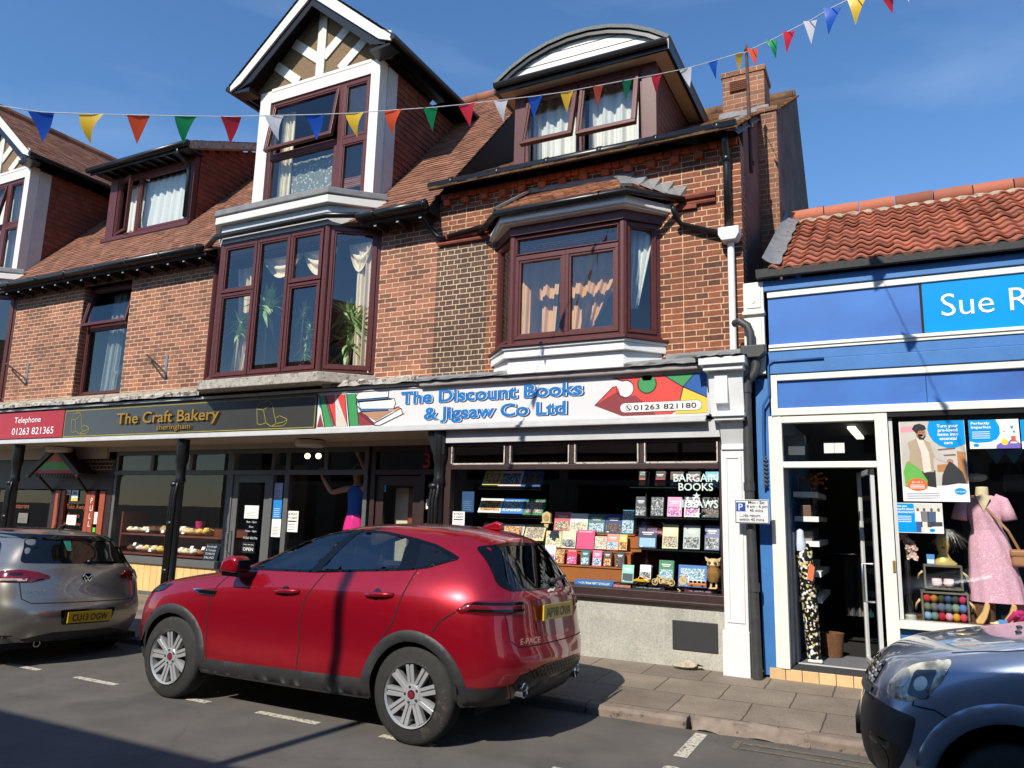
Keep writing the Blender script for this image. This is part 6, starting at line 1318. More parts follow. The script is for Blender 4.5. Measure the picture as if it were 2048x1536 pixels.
        if sg > 0: rf_ = [(-a, b) for a, b in rf_][::-1]
        mb = MB(); Sh.patch(mb, rf_, pr, .006, .03); mb.build('reflector', m_lampd, T, smooth=True)
    mb = MB(); Sh.patch(mb, rounded([(-.33, .60), (.33, .60), (.29, .44), (-.29, .44)], .03), 'Rr', .003, .05); mb.build('plate_recess', m_gblk, Bd, smooth=True)
    X0 = Sh.pt(0, .5, 'Rr', .02).x+.012
    mb = MB(); mb.box(X0-.012, X0, -.26, .26, .46, .575); pl = mb.build('number_plate', m_plate, T)
    mb = MB(); mb.text('CU13 OGW', (X0+.002, 0, .48), .10, ux=(0, 1, 0), off=.012, align='CENTER', width=.42); mb.build('plate_text', m_sk, pl)
    c = Sh.pt(0, .93, 'Rr', .008); mb = MB(); mb.lathe([(.05, c.x), (.058, c.x+.006), (.062, c.x)], (0, 0, .93), 24, 'x')
    for a, b in (((-.036, .028), (-.0, -.002)), ((.036, .028), (.0, -.002)), ((-.046, .006), (-.022, -.044)), ((.046, .006), (.022, -.044)), ((-.022, -.044), (0, -.006)), ((.022, -.044), (0, -.006))): mb.bar((c.x+.006, a[0], .93+a[1]), (c.x+.006, b[0], .93+b[1]), .008, .01, (1, 0, 0))
    em = mb.build('round_badge', m_chrome, T)
    mb = MB(); mb.lathe([(.0, c.x+.001), (.052, c.x+.001)], (0, 0, .93), 24, 'x'); mb.build('badge_disc', m_gblk, em)
    mb = MB(); p = Sh.pt(-.6, .80, 'Rr', .006); mb.text('GOLF', (p.x+.003, -.66, .785), .045, ux=(.22, 1, 0), off=.004, width=.2); p = Sh.pt(.58, .84, 'Rr', .006); mb.text('2.0 TDI', (p.x+.008, .48, .83), .04, ux=(-.3, 1, 0), off=.003, width=.15); mb.build('badge', mat('badge_silver', (196, 196, 194), .4, .05, metal=.3), T)
    mb = MB(); Sh.line(mb, [(-.70, .96), (-.68, .72), (-.60, .675), (.60, .675), (.68, .72), (.70, .96)], 'Rr', .009); Sh.line(mb, [(-.2, 1.04), (-.25, .9), (-.3, .5)], 'L', .007); mb.build('shut_line', m_well, Bd)
    mb = MB(); Sh.patch(mb, [(-.62, .30), (-.35, .36), (.35, .36), (.62, .30), (.55, .25), (-.55, .25)], 'Rr', .006, .05); mb.build('black_valance', m_clad, Bd, smooth=True)
    c = Sh.pt(-.45, .3, 'Rr', 0); mb = MB(); mb.lathe([(.036, c.x-.2), (.038, c.x-.02), (.03, c.x-.02), (.03, c.x-.1)], (0, -.45, .25), 16, 'x'); mb.build('exhaust', m_chrome, T, smooth=40)
    mb = MB(); mb.tube([(.0, 0, 1.46), (.06, 0, 1.50), (.16, 0, 1.52)], [.012, .01, .004], 8); mb.build('roof_aerial', m_clad, T)
    mb = MB(); Sh.patch(mb, [(-1.2, -.5), (-1.2, .5), (-.05, .5), (-.05, -.5)], 'T', .004, .1); mb.build('roof_glass', m_tint, T, smooth=True)
    for x in W:
        for s in (-1, 1):
            wheel(T, x, s*(.885-.11), .325, .215, .215, 5, s, None, 1)
            mb = MB(); well(mb, x, .34, .365, s*.87, s*.5); mb.build('wheel_well', m_well, Bd)
    mb = MB(); mb.box(-3.2, .6, -.8, .8, .2, .27); mb.build('underbody', m_well, T)
hatch()
# ---------------------------------------------------------------- blue van, nose in view at the right
def van():
    T = thing('parked_van', 'metallic blue van with a black bumper corner, nose only at the right edge', 'van', (.485, 5.67, -.03), local=True); T.rotation_euler = (R(-2), 0, 0)
    F = [[(-.68,0,.2),(-.64,.4,.2),(-.5,.68,.22),(-.40,.80,.24),(0,.84,.28),(.6,.84,.26),(1.2,.84,.26),(2.3,.84,.26),(2.9,.84,.3),(3.2,.78,.3),(3.35,.5,.3),(3.37,0,.3)],
     [(-.79,0,.42),(-.76,.42,.42),(-.64,.70,.43),(-.43,.83,.45),(0,.87,.46),(.6,.865,.46),(1.2,.86,.46),(2.3,.86,.46),(2.9,.86,.46),(3.3,.8,.46),(3.43,.5,.46),(3.45,0,.46)],
     [(-.78,0,.66),(-.75,.42,.66),(-.63,.70,.67),(-.43,.835,.68),(0,.875,.68),(.6,.87,.68),(1.2,.865,.68),(2.3,.86,.68),(2.9,.86,.68),(3.3,.8,.68),(3.43,.5,.68),(3.45,0,.68)],
     [(-.72,0,.79),(-.69,.42,.80),(-.585,.685,.80),(-.40,.825,.82),(0,.872,.86),(.6,.87,.88),(1.2,.865,.9),(2.3,.86,.9),(2.9,.86,.9),(3.3,.8,.9),(3.43,.5,.9),(3.45,0,.9)],
     [(-.63,0,.94),(-.60,.4,.95),(-.48,.64,.965),(-.29,.79,.99),(.0,.84,1.03),(.55,.85,1.08),(1.2,.855,1.12),(2.3,.85,1.12),(2.9,.85,1.12),(3.3,.79,1.12),(3.42,.5,1.12),(3.44,0,1.12)],
     [(-.54,0,1.0),(-.50,.37,1.01),(-.38,.57,1.03),(-.2,.69,1.06),(.05,.745,1.10),(.55,.78,1.17),(1.2,.80,1.2),(2.3,.80,1.2),(2.9,.8,1.2),(3.26,.76,1.2),(3.38,.5,1.2),(3.4,0,1.2)],
     [(-.4,0,1.055),(-.34,.30,1.07),(-.22,.44,1.085),(-.05,.53,1.11),(.18,.58,1.15),(.60,.68,1.23),(1.15,.66,1.6),(2.3,.66,1.72),(2.9,.66,1.72),(3.18,.63,1.68),(3.28,.4,1.68),(3.3,0,1.68)],
     [(-.3,0,1.085),(-.2,.2,1.10),(-.08,.28,1.12),(.08,.33,1.14),(.28,.38,1.18),(.66,.45,1.26),(1.25,.45,1.68),(2.3,.44,1.80),(2.9,.44,1.80),(3.12,.42,1.77),(3.2,.3,1.77),(3.22,0,1.77)],
     [(-.25,0,1.095),(-.15,0,1.11),(0,0,1.13),(.14,0,1.15),(.34,0,1.19),(.68,0,1.27),(1.28,0,1.70),(2.3,0,1.83),(2.9,0,1.82),(3.05,0,1.80),(3.12,0,1.79),(3.15,0,1.785)]]
    Sh = Shell(F); blu = paint('blue_metal_paint', (134, 148, 170), .6, .3)
    W = (0, 2.56); cut = [circle(x, .35, .42) for x in W]+[[(x-.415, .1), (x+.415, .1), (x+.415, .34), (x-.415, .34)] for x in W]
    Bd = Sh.body([blu], T, cut)
    for x in W:
        pair(Sh, 'arch_flare', blu, Bd, circle(x, .36, .475, 4, 176)+circle(x, .35, .385, 176, 4), 'L', .012, .03, edge=.003)
        for s in (-1, 1):
            mb = MB(); well(mb, x, .34, .395, s*.845, s*.45); mb.build('wheel_well', m_well, Bd)
            wheel(T, x, s*(.855-.10), .31, .205, .19, 6, s, None, 1)
    hl = rounded([(.015, .80), (.05, .895), (.15, .965), (.33, 1.015), (.352, .99), (.345, .90), (.28, .80), (.19, .765), (.08, .77)], .03)
    for s in (-1, 1):
        def mir(mb):
            if s > 0: mb.v = [Vector((v.x, -v.y, v.z)) for v in mb.v]; mb.f = [q[::-1] for q in mb.f]
            return mb
        mb = MB(); Sh.patch(mb, hl, 'FL', .012, .025, edge=.002)
        hb = NB('headlamp_lens') if s < 0 else None
        if hb:
            hb.p.inputs['Base Color'].default_value = (*lin((196, 192, 172)), 1); hb.p.inputs['Metallic'].default_value = .15; hb.p.inputs['Roughness'].default_value = .2; hb.p.inputs['Coat Weight'].default_value = 1
            n = hb.noise(9, 4); hb.base(hb.ramp((n, 'Fac'), [(.35, lin((130, 130, 120))), (.5, lin((206, 204, 186))), (.65, lin((236, 232, 208)))])); hb.bump((n, 'Fac'), .5, .02); _M['headlamp_lens'] = hb.m
        lo = mir(mb).build('headlamp', _M['headlamp_lens'], T, smooth=True)
        mb = MB(); Sh.patch(mb, circle(.125, .88, .05, 0, 360, 18), 'FL', .016, .03, edge=.014); mir(mb).build('main_reflector', mat('reflector_silver', (206, 206, 200), .25, .1, 20, metal=.5), lo, smooth=True)
        mb = MB(); Sh.patch(mb, rounded([(.19, .80), (.29, .80), (.31, .95), (.19, .93)], .02), 'FL', .0145, .03, [circle(.245, .87, .038, 0, 360, 14)]); mir(mb).build('dark_divider', mat('lamp_grey', (84, 92, 100), .25, .2, 14, metal=.4), lo, smooth=True)
        bp = rounded([(-.30, .745), (0, .735), (.245, .70), (.215, .56), (.15, .44), (.08, .37), (-.02, .34), (-.30, .33)], .03)
        mb = MB(); Sh.patch(mb, bp, 'FL', .008, .03, edge=.002); bo = mir(mb).build('bumper_insert', m_clad, Bd, smooth=True)
        mb = MB(); Sh.patch(mb, circle(.0, .44, .065, 0, 360, 18), 'FL', .012, .03); mir(mb).build('fog_lamp', m_tint, bo, smooth=True)
        mb = MB(); Sh.patch(mb, rounded([(-.10, .56), (.16, .53), (.10, .42), (.04, .36), (-.10, .36)], .03), 'FL', .0095, .03); mir(mb).build('fog_recess', m_gblk, bo, smooth=True)
    mb = MB(); Sh.patch(mb, rounded([(-.42, .93), (.42, .93), (.46, .80), (-.46, .80)], .04), 'F', .01, .05); gr = mb.build('grille', m_gblk, T, smooth=True)
    mb = MB()
    for z in (.83, .865, .90): Sh.line(mb, [(-.42, z), (.42, z)], 'F', .012, .02)
    mb.build('grille_bar', m_chrome, gr)
    mb = MB(); Sh.line(mb, [(-.50, .77), (.50, .77)], 'F', .05, .02); mb.build('bumper_strip', m_clad, Bd)
    X0 = Sh.pt(0, .52, 'F', 0).x-.012; mb = MB(); mb.box(X0, X0+.03, -.27, .27, .47, .58); mb.build('front_plate', m_clad, T)
    mb = MB(); Sh.line(mb, [(-.445, .82), (-.462, .757), (-.358, .752), (-.22, .68)], 'L', .008, .002, mirror=True); Sh.line(mb, [(-.25, -.66), (0, -.73), (.5, -.77)], 'T', .009, .002); Sh.line(mb, [(-.25, .66), (0, .73), (.5, .77)], 'T', .009, .002);  mb.build('shut_line', m_well, Bd)
    mb = MB(); Sh.patch(mb, [(.72, -.62), (.66, -.3), (.65, 0), (.66, .3), (.72, .62), (1.22, .56), (1.22, -.56)], 'T', .004, .06); ws = mb.build('windscreen', m_tint, T, smooth=True)
    mb = MB(); Sh.patch(mb, [(.50, -.68), (.47, -.3), (.46, 0), (.47, .3), (.50, .68), (.72, .62), (.66, .3), (.65, 0), (.66, -.3), (.72, -.62)], 'T', .008, .05); mb.build('scuttle', m_clad, Bd, smooth=True)
    for y in (-.45, .15): mb = MB(); p = Sh.pt(.58, y, 'T', .03); q = Sh.pt(.80, y+.42, 'T', .02); mb.tube([p, (p+q)/2+Vector((0, 0, .015)), q], .012, 6); mb.ball(p, .03, .03, .03); mb.build('wiper', m_clad, ws)
    for x, y in ((.12, -.25), (.16, .05)): mb = MB(); p = Sh.pt(x, y, 'T', .004); mb.ball(p, .018, .018, .01); mb.build('washer_jet', m_clad, T)
    pair(Sh, 'side_window', m_tint, T, rounded([(.95, 1.2), (2.1, 1.22), (2.1, 1.62), (1.35, 1.58)], .04), 'L', .004, .06)
    mb = MB(); mb.box(-.6, 3.2, -.8, .8, .2, .27); mb.build('underbody', m_well, T)
van()
# ================================================================ things in the windows
def P(px, py, Y):
    d = ray(px, py); return E0+d*(Y/d.y)
def cm(rgb, rough=.45): return mat('colour_%d_%d_%d' % tuple(rgb), rgb, rough, .06, 9)
def mat_print(name, cols, sc_=40.):
    if name in _M: return _M[name]
    b = NB(name); v = b.n('TexVoronoi', Scale=sc_*1.9); tc = b.n('TexCoord'); b.l(tc, 'Object', v, 'Vector'); sp = b.n('SeparateColor'); b.l(v, 'Color', sp, 0)
    n = len(cols); c = b.ramp((sp, 0), [(i/n, lin(k)) for i, k in enumerate(cols)]); c[0].color_ramp.interpolation = 'CONSTANT'
    b.base(c); b.p.inputs['Roughness'].default_value = .35; _M[name] = b.m; return b.m
PR = {'grey': mat_print('print_grey', [(40, 42, 46), (92, 96, 100), (150, 150, 148), (70, 74, 80), (196, 196, 192)]), 'busy': mat_print('print_busy', [(214, 196, 150), (120, 146, 84), (196, 96, 64), (90, 120, 160), (230, 222, 200), (60, 52, 48)], 60),
      'warm': mat_print('print_warm', [(224, 190, 84), (150, 92, 60), (206, 80, 60), (96, 64, 48), (236, 216, 170)], 50), 'cool': mat_print('print_cool', [(120, 170, 200), (230, 236, 236), (60, 96, 140), (170, 200, 190), (196, 206, 214)], 50),
      'pink': mat_print('print_pink', [(236, 120, 170), (250, 206, 224), (214, 70, 130), (120, 90, 160)], 40), 'kids': mat_print('print_kids', [(250, 246, 230), (250, 246, 230), (120, 180, 90), (236, 120, 80), (90, 150, 200), (240, 206, 90)], 55), 'dark': mat_print('print_dark', [(34, 34, 40), (60, 70, 96), (120, 60, 60), (150, 130, 60), (30, 50, 60)], 45)}
m_page = mat('page_white', (226, 222, 208), .8)
def book(x0, y0, x1, y1, Y, base, label, art=None, acc=(236, 232, 222), cat='book', th=.032, lean=.22, style='book', name=None, words=None, group=None):
    A = P(x0, y1, Y); B = P(x1, y1, Y); h = P((x0+x1)/2, y0, Y).z-P((x0+x1)/2, y1, Y).z
    X0, X1, z0 = A.x, B.x, min(A.z, B.z)*.5+max(A.z, B.z)*.5; w_ = X1-X0
    cs, sn = math.cos(lean), math.sin(lean); h = h/cs
    M = Matrix(((1, 0, 0, X0), (0, cs, sn, Y), (0, -sn, cs, z0), (0, 0, 0, 1)))
    mb = MB(); mb.T = M; mats = [base if hasattr(base, 'name') else cm(base), m_page]
    # closed block: cover front and back, page edges at the sides
    mb.box(0, w_, 0, .004, 0, h); mb.box(0, w_, th-.004, th, 0, h); mb.k = 1; mb.box(.004, w_-.003, .004, th-.004, .003, h-.003); mb.k = 0; mb.box(0, .004, .004, th-.004, 0, h) if style == 'book' else None
    e = -.0012
    if style == 'box':
        mb.k = 0; mb.box(w_-.003, w_, .004, th-.004, 0, h); mb.box(.004, w_-.003, .004, th-.004, 0, .003)
    if art:
        mats.append(art if hasattr(art, 'name') else cm(art)); mb.k = 2
        q = {'book': (.12, .88, .12, .62), 'box': (.08, .92, .14, .84), 'full': (.03, .97, .03, .97), 'half': (.06, .94, .06, .5)}[style]
        mb.poly([(q[0]*w_, e, q[2]*h), (q[1]*w_, e, q[2]*h), (q[1]*w_, e, q[3]*h), (q[0]*w_, e, q[3]*h)])
    mats.append(cm(acc)); mb.k = len(mats)-1
    if words: 
        ls = words.split('|'); 
        for i, t in enumerate(ls): mb.text(t, (w_/2, e*2, h*(.86-.13*i)), h*.13, off=.012, align='CENTER', width=w_*.74)
    elif style in ('book', 'half'):
        for a, b_, c, d in ((.18, .82, .74, .80), (.26, .74, .66, .70), (.12, .24, .05, .1)): mb.poly([(a*w_, e*2, c*h), (b_*w_, e*2, c*h), (b_*w_, e*2, d*h), (a*w_, e*2, d*h)])
    o = mb.build(name or ('book' if style in ('book', 'half') else 'jigsaw_box' if style == 'box' else 'book'), mats, label=None)
    for c in o.data.vertices: pass
    return tag(o, label, cat, group or ('jigsaw boxes in the book window' if cat == 'jigsaw' else 'books in the book window'))
J = 'jigsaw'
# wire racks on the left
G = thing('wire_rack', 'tall black wire rack with three trays of jigsaws, left in the book window', 'rack', (-4.6, 9.4, .92))
for (a, b, yy) in ((960, 1084, 973), (953, 1088, 1030), (960, 1090, 1082)):
    q0 = P(a, yy, 9.16); q1 = P(b, yy+3, 9.16); zb = (q0.z+q1.z)/2
    mb = MB(); mb.box(q0.x, q1.x, 9.12, 9.13, zb-.035, zb-.028); mb.box(q0.x, q1.x, 9.12, 9.38, zb-.03, zb-.024); mb.box(q0.x, q1.x, 9.12, 9.128, zb+.0, zb+.006)
    n = 26
    for i in range(n+1): x = q0.x+(q1.x-q0.x)*i/n; mb.box(x-.002, x+.002, 9.116, 9.12, zb-.035, zb+.006)
    mb.build('tray', m_black, G)
mb = MB(); mb.box(-5.08, -5.06, 9.40, 9.43, .92, 2.28); mb.box(-4.20, -4.18, 9.40, 9.43, .92, 2.28); mb.build('upright', m_black, G)
for r_ in ((964, 941, 999, 970, 'warm', (206, 200, 96), 'jigsaw box with a dark garden scene, left in the top tray of the wire rack'), (995, 941, 1041, 972, 'grey', (226, 200, 206), 'jigsaw box with a grey crowd scene and pink lower edge, top rack tray'), (1041, 941, 1080, 973, 'dark', (40, 84, 150), 'dark blue jigsaw box at the right of the top tray of the wire rack'),
           (955, 996, 1000, 1025, 'warm', (232, 230, 224), 'white framed jigsaw box with an autumn picture, left in the middle tray'), (999, 996, 1045, 1027, 'cool', (40, 112, 196), 'bright blue jigsaw box, centre of the middle wire tray'), (1045, 997, 1084, 1030, 'busy', (40, 120, 80), 'green jigsaw box with a market picture, right end of the middle tray'),
           (963, 1046, 998, 1066, 'busy', (200, 186, 170), 'jigsaw box with a pale street scene behind the aerial fin of the red car'), (997, 1048, 1044, 1077, 'warm', (236, 234, 230), 'white framed jigsaw box with a large yellow flower shape, lowest tray'), (1046, 1049, 1086, 1081, 'busy', (210, 200, 140), 'yellow and green jigsaw box at the right of the lowest tray')):
    book(*r_[:4], 9.15, r_[5], r_[6], PR[r_[4]], cat=J, style='box', th=.05, lean=.5)
# central bookcase
Yc, Yb, Ya = 9.0, 9.14, 9.28
m_oak = mat('oak_veneer', (166, 98, 48), .45, .14, 2.5, spots=((130, 72, 34), .64, 5))
K = thing('bookcase', 'warm brown stepped wooden display case in the middle of the book window', 'bookcase', (-3.6, 9.2, .92))
def shelf(a, b, yy, Y, d, name='shelf', th=.018): q0, q1 = P(a, yy, Y), P(b, yy, Y); zz = (q0.z+q1.z)/2; mb = MB(); mb.box(q0.x-.02, q1.x+.02, Y-.03, Y+d, zz-th, zz-.001); mb.build(name, m_oak, K, bevel=.003); return zz
zc = shelf(1086, 1256, 1131, Yc, .12); zb_ = shelf(1088, 1262, 1100, Yb, .12); za = shelf(1095, 1268, 1066, Ya, .16)
q0, q1 = P(1078, 1140, 8.985), P(1256, 1140, 8.985)
mb = MB(); mb.box(q0.x, q1.x, 8.985, 9.005, .92, zc-.02); mb.build('front_panel', m_oak, K); 
mb = MB(); mb.box(q0.x, q1.x+.03, 9.125, 9.135, zc, zb_-.02); mb.box(q0.x, q1.x+.08, 9.265, 9.275, zb_, za-.02); mb.box(q1.x, q1.x+.03, 9.0, 9.124, .92, zb_-.02); mb.build('riser', m_oak, K)
for r_ in ((1107, 1024, 1140, 1061, (224, 96, 100), 'pink and orange book with a white title block, first of the back row', 'busy', 'half'), (1139, 1027, 1174, 1062, (232, 232, 224), 'white book of pictures with a small dinosaur shape, second of the back row', 'kids', 'half'), (1175, 1028, 1208, 1065, (70, 116, 112), 'teal book with a white band of four small pictures, back row', 'cool', 'half'),
           (1209, 1028, 1243, 1067, (36, 56, 120), 'navy book with an orange title and a yellow disc, back row', 'dark', 'half'), (1243, 1020, 1266, 1067, (60, 176, 200), 'stack of turquoise and green books at the right end of the back row', 'cool', 'full')):
    book(*r_[:4], Ya, r_[4], r_[5], PR[r_[6]], style=r_[7], acc=(240, 236, 226), th=.03 if r_[0] < 1240 else .11)
for r_ in ((1090, 1062, 1121, 1094, (224, 228, 150), 'pale yellow picture book with leaves and a small bear, middle row left', 'kids', 'full'), (1122, 1062, 1150, 1096, (222, 216, 178), 'cream book with a pencil drawing of an animal, middle row', 'grey', 'half'), (1152, 1060, 1187, 1098, (222, 70, 120), 'large bright pink book with the title MOTORBIKES', None, 'book'),
           (1189, 1073, 1212, 1098, (240, 236, 224), 'small white children book with dotted pictures, tilted beside the pink book', 'kids', 'full'), (1213, 1068, 1236, 1100, (240, 150, 130), 'salmon book with a blue spotted corner, middle row', 'cool', 'half'), (1237, 1069, 1253, 1100, (240, 200, 96), 'narrow yellow book, right end of the middle row', 'warm', 'half')):
    book(*r_[:4], Yb, r_[4], r_[5], PR[r_[6]] if r_[6] else None, style=r_[7], words='MOTORBIKES' if r_[0] == 1152 else None, acc=(246, 230, 232))
for r_ in ((1087, 1091, 1109, 1126, (234, 232, 236), 'white book with a pink printed cover, first of the lower row', 'pink', 'half', None), (1110, 1098, 1127, 1127, (166, 110, 76), 'brown patterned paperback next to the white and pink book', 'warm', 'full', None), (1133, 1099, 1152, 1128, (214, 50, 76), 'red paperback with yellow flowers and white title EARTH', 'pink', 'half', 'EARTH'), (1161, 1100, 1177, 1130, (40, 110, 116), 'thick teal paperback, lower row', 'cool', 'half', None),
           (1184, 1101, 1202, 1132, (236, 120, 160), 'pink paperback with a blue figure, lower row', 'cool', 'half', None), (1206, 1102, 1221, 1133, (84, 56, 40), 'thick brown paperback with an orange ring, lower row', 'warm', 'half', None), (1231, 1104, 1247, 1134, (44, 56, 60), 'dark slate paperback, last of the lower row', 'dark', 'half', None)):
    book(*r_[:4], Yc, r_[4], r_[5], PR[r_[6]], style=r_[7], words=r_[8], th=.05 if r_[0] in (1161, 1206, 1231) else .03)
# glass shelf unit on the right
m_gshelf = mat('shelf_edge', (34, 46, 44), .15, .1)
K = thing('shelf_unit', 'glass shelves on dark uprights at the right side of the book window', 'shelf', (-2.1, 8.95, .92))
rows_r = ((973, 8.88), (1034, 8.86), (1098, 8.84), (1168, 8.78))
for yy, Y in rows_r:
    q0, q1 = P(1262 if yy < 1150 else 1232, yy, Y), P(1440, yy+3, Y); zz = (q0.z+q1.z)/2; mb = MB(); mb.box(q0.x, min(q1.x, -1.78), Y-.06, Y+.16, zz-.014, zz-.002); mb.build('shelf', m_gshelf, K)
mb = MB(); mb.box(-2.70, -2.68, 8.90, 8.93, .92, 2.3); mb.box(-1.82, -1.80, 8.90, 8.93, .92, 2.3); mb.build('upright', m_black, K)
for r_ in ((1277, 942, 1296, 972, (40, 40, 44), 'black book with an orange JOKE BOOK panel, top shelf', cm((236, 120, 70)), 'half', 'JOKE|BOOK', 0), (1308, 942, 1330, 972, (30, 30, 34), 'black paperback with a red strip, top shelf', cm((196, 44, 44)), 'half', None, 0), (1340, 943, 1366, 972, (74, 26, 32), 'dark red paperback behind the white letter B on the glass', PR['dark'], 'half', None, 0), (1375, 943, 1400, 973, (44, 40, 46), 'black and pink paperback behind the word BARGAIN', PR['pink'], 'half', None, 0), (1410, 943, 1437, 974, (90, 176, 200), 'cyan book in the top right corner of the shelf', PR['cool'], 'half', None, 0),
           (1270, 993, 1291, 1032, (58, 62, 76), 'thick grey blue hardback about aircraft, left on the second shelf', PR['grey'], 'half', None, 1), (1301, 994, 1326, 1032, (44, 44, 46), 'thick black and white hardback, second on the second shelf', PR['grey'], 'full', None, 1), (1334, 994, 1363, 1033, (240, 156, 196), 'pale pink book with a round pink title, second shelf', PR['pink'], 'half', None, 1), (1368, 994, 1398, 1034, (238, 226, 230), 'white book with pink drawings, second shelf', PR['pink'], 'half', None, 1), (1403, 994, 1437, 1035, (52, 54, 56), 'charcoal book with gold lettering, right end of the second shelf', PR['dark'], 'half', None, 1),
           (1276, 1056, 1312, 1096, (28, 40, 84), 'large navy book with a small car picture, third shelf', cm((150, 190, 220)), 'half', None, 2), (1324, 1049, 1355, 1097, (216, 214, 160), 'tall cream and green book with an old vehicle, third shelf', PR['busy'], 'half', None, 2), (1366, 1051, 1399, 1098, (186, 196, 190), 'grey photo book of a vintage car, third shelf', PR['grey'], 'half', None, 2), (1409, 1051, 1438, 1100, (120, 122, 160), 'lavender grey photo book, right end of the third shelf', PR['grey'], 'half', None, 2),
           (1243, 1130, 1266, 1164, (150, 214, 196), 'mint green book with a bird drawing, left end of the bottom shelf', cm((60, 76, 84)), 'half', None, 3), (1279, 1130, 1301, 1158, (230, 230, 226), 'white book with a black frame behind the yellow toy car', PR['grey'], 'half', None, 3), (1317, 1121, 1346, 1158, (58, 130, 90), 'green hardback behind the wooden motorbike', PR['cool'], 'half', None, 3)):
    Y = rows_r[r_[9]][1]+.02; x = r_[7]
    book(*r_[:4], Y, r_[4], r_[5], r_[6], style=x, words=r_[8], th=.05 if 'hardback' in r_[5] or 'black' in r_[5] else .025)
book(1281, 1041, 1297, 1058, 8.95, (40, 70, 140), 'small blue book peeping over the large navy one', None)
book(1356, 1131, 1413, 1172, 8.86, (64, 116, 190), 'wide blue jigsaw box with a white ocean liner, bottom shelf', PR['cool'], cat=J, style='box', th=.05)
for i, (a, b, yy, c, lab) in enumerate(((1150, 1228, 1181, (60, 120, 190), 'blue and white jigsaw box lying flat on the window floor'), (1226, 1262, 1184, (196, 120, 110), 'salmon coloured box lying flat on the window floor'), (1266, 1330, 1188, (40, 40, 46), 'black book lying flat below the toy motorbike'), (1370, 1436, 1196, (110, 44, 66), 'dark crimson book lying flat at the right of the window floor'))):
    q0, q1 = P(a, yy, 8.76), P(b, yy, 8.76); mb = MB(); mb.box(q0.x, q1.x, 8.74, 8.9, .918, .918+(.055 if i == 0 else .03)); mb.k = 1; mb.box(q0.x+.05, q1.x-.05, 8.739, 8.7395, .93, .955 if i == 0 else .935)
    tag(mb.build('flat_box', [cm(c), PR['cool']], bevel=.002), lab, 'box')
mb = MB(); mb.box(-5.28, -1.78, 8.72, 9.6, .86, .917); mb.build('window_floor', mat('window_floor_felt', (46, 38, 34), .9), bpy.data.objects['book_shopfront'])
# toys
m_ply = mat('plywood', (216, 186, 134), .6, .12, 12)
def toy(name, lab, cat, base, group=None): return thing(name, lab, cat, tuple(base), group=group)
b0 = P(1267, 1167, 8.72); b1 = P(1300, 1168, 8.72); w_ = b1.x-b0.x; zt = (b0.z+b1.z)/2
T = toy('toy_car', 'small yellow rounded toy car on the bottom glass shelf', 'toy', b0); my_ = mat('toy_yellow', (226, 164, 40), .3, .05)
mb = MB(); prof = [(0, .25), (.02, .45), (.12, .55), (.26, .6), (.36, .85), (.5, .95), (.62, .9), (.74, .66), (.9, .56), (.99, .4), (1, .22)]
mb.prism([(b0.x+a*w_, zt+c*w_*.46) for a, c in prof][::-1], 8.69, 8.76); mb.build('body', my_, T, bevel=.008)
mb = MB(); mb.prism([(b0.x+a*w_, zt+c*w_*.46) for a, c in ((.38, .64), (.4, .82), (.5, .88), (.6, .82), (.66, .64))][::-1], 8.686, 8.69); mb.build('window', m_tint, T)
for a in (.22, .78): mb = MB(); mb.lathe([(.016, 8.685), (.016, 8.70)], (b0.x+a*w_, 0, zt+.017), 12, 'y'); mb.build('wheel', m_tyre, T)
b0 = P(1303, 1171, 8.70); b1 = P(1351, 1172, 8.70); w_ = b1.x-b0.x; zt = (b0.z+b1.z)/2
T = toy('model_motorbike', 'pale plywood model motorbike on the bottom glass shelf', 'toy', b0)
for a in (.14, .84):
    mb = MB(); c = (b0.x+a*w_, 0, zt+.038); mb.lathe([(.038, 8.70), (.038, 8.71), (.03, 8.71), (.03, 8.70), (.038, 8.70)], c, 18, 'y', False)
    for k in range(6): mb.bar((c[0], 8.705, c[2]), (c[0]+.034*math.cos(k*1.047), 8.705, c[2]+.034*math.sin(k*1.047)), .004, .004, (0, 1, 0))
    mb.build('wheel', m_ply, T)
mb = MB(); pt = lambda a, c: (b0.x+a*w_, 8.705, zt+c)
for p, q in (((.14, .038), (.30, .10)), ((.30, .10), (.26, .115)), ((.3, .09), (.5, .085)), ((.5, .085), (.72, .07)), ((.72, .07), (.9, .085)), ((.35, .03), (.66, .03)), ((.66, .03), (.84, .038)), ((.35, .03), (.3, .09)), ((.45, .03), (.5, .08)), ((.62, .03), (.7, .07))): mb.bar(pt(*p), pt(*q), .02, .012, (0, 1, 0))
mb.box(b0.x+.42*w_, b0.x+.6*w_, 8.69, 8.72, zt+.03, zt+.065); mb.build('frame', m_ply, T)
b0 = P(1366, 1172, 8.69); rr_ = .04
T = toy('wooden_clock', 'round pale wooden clock on short legs beside the ship jigsaw', 'clock', b0)
mb = MB(); c = (b0.x, 0, b0.z+.058); mb.lathe([(.0, 8.68), (.046, 8.68), (.046, 8.70), (0, 8.70)], c, 22, 'y'); mb.bar((b0.x-.03, 8.69, b0.z+.02), (b0.x-.04, 8.69, b0.z), .008, .01); mb.bar((b0.x+.03, 8.69, b0.z+.02), (b0.x+.04, 8.69, b0.z), .008, .01); mb.ball((b0.x-.025, 8.69, b0.z+.11), .014); mb.ball((b0.x+.025, 8.69, b0.z+.11), .014); o = mb.build('case', m_ply, T)
mb = MB(); mb.bar((b0.x, 8.678, b0.z+.058), (b0.x-.01, 8.678, b0.z+.085), .004, .002, (0, 1, 0)); mb.bar((b0.x, 8.678, b0.z+.058), (b0.x+.018, 8.678, b0.z+.05), .004, .002, (0, 1, 0)); mb.build('hand', m_black, o)
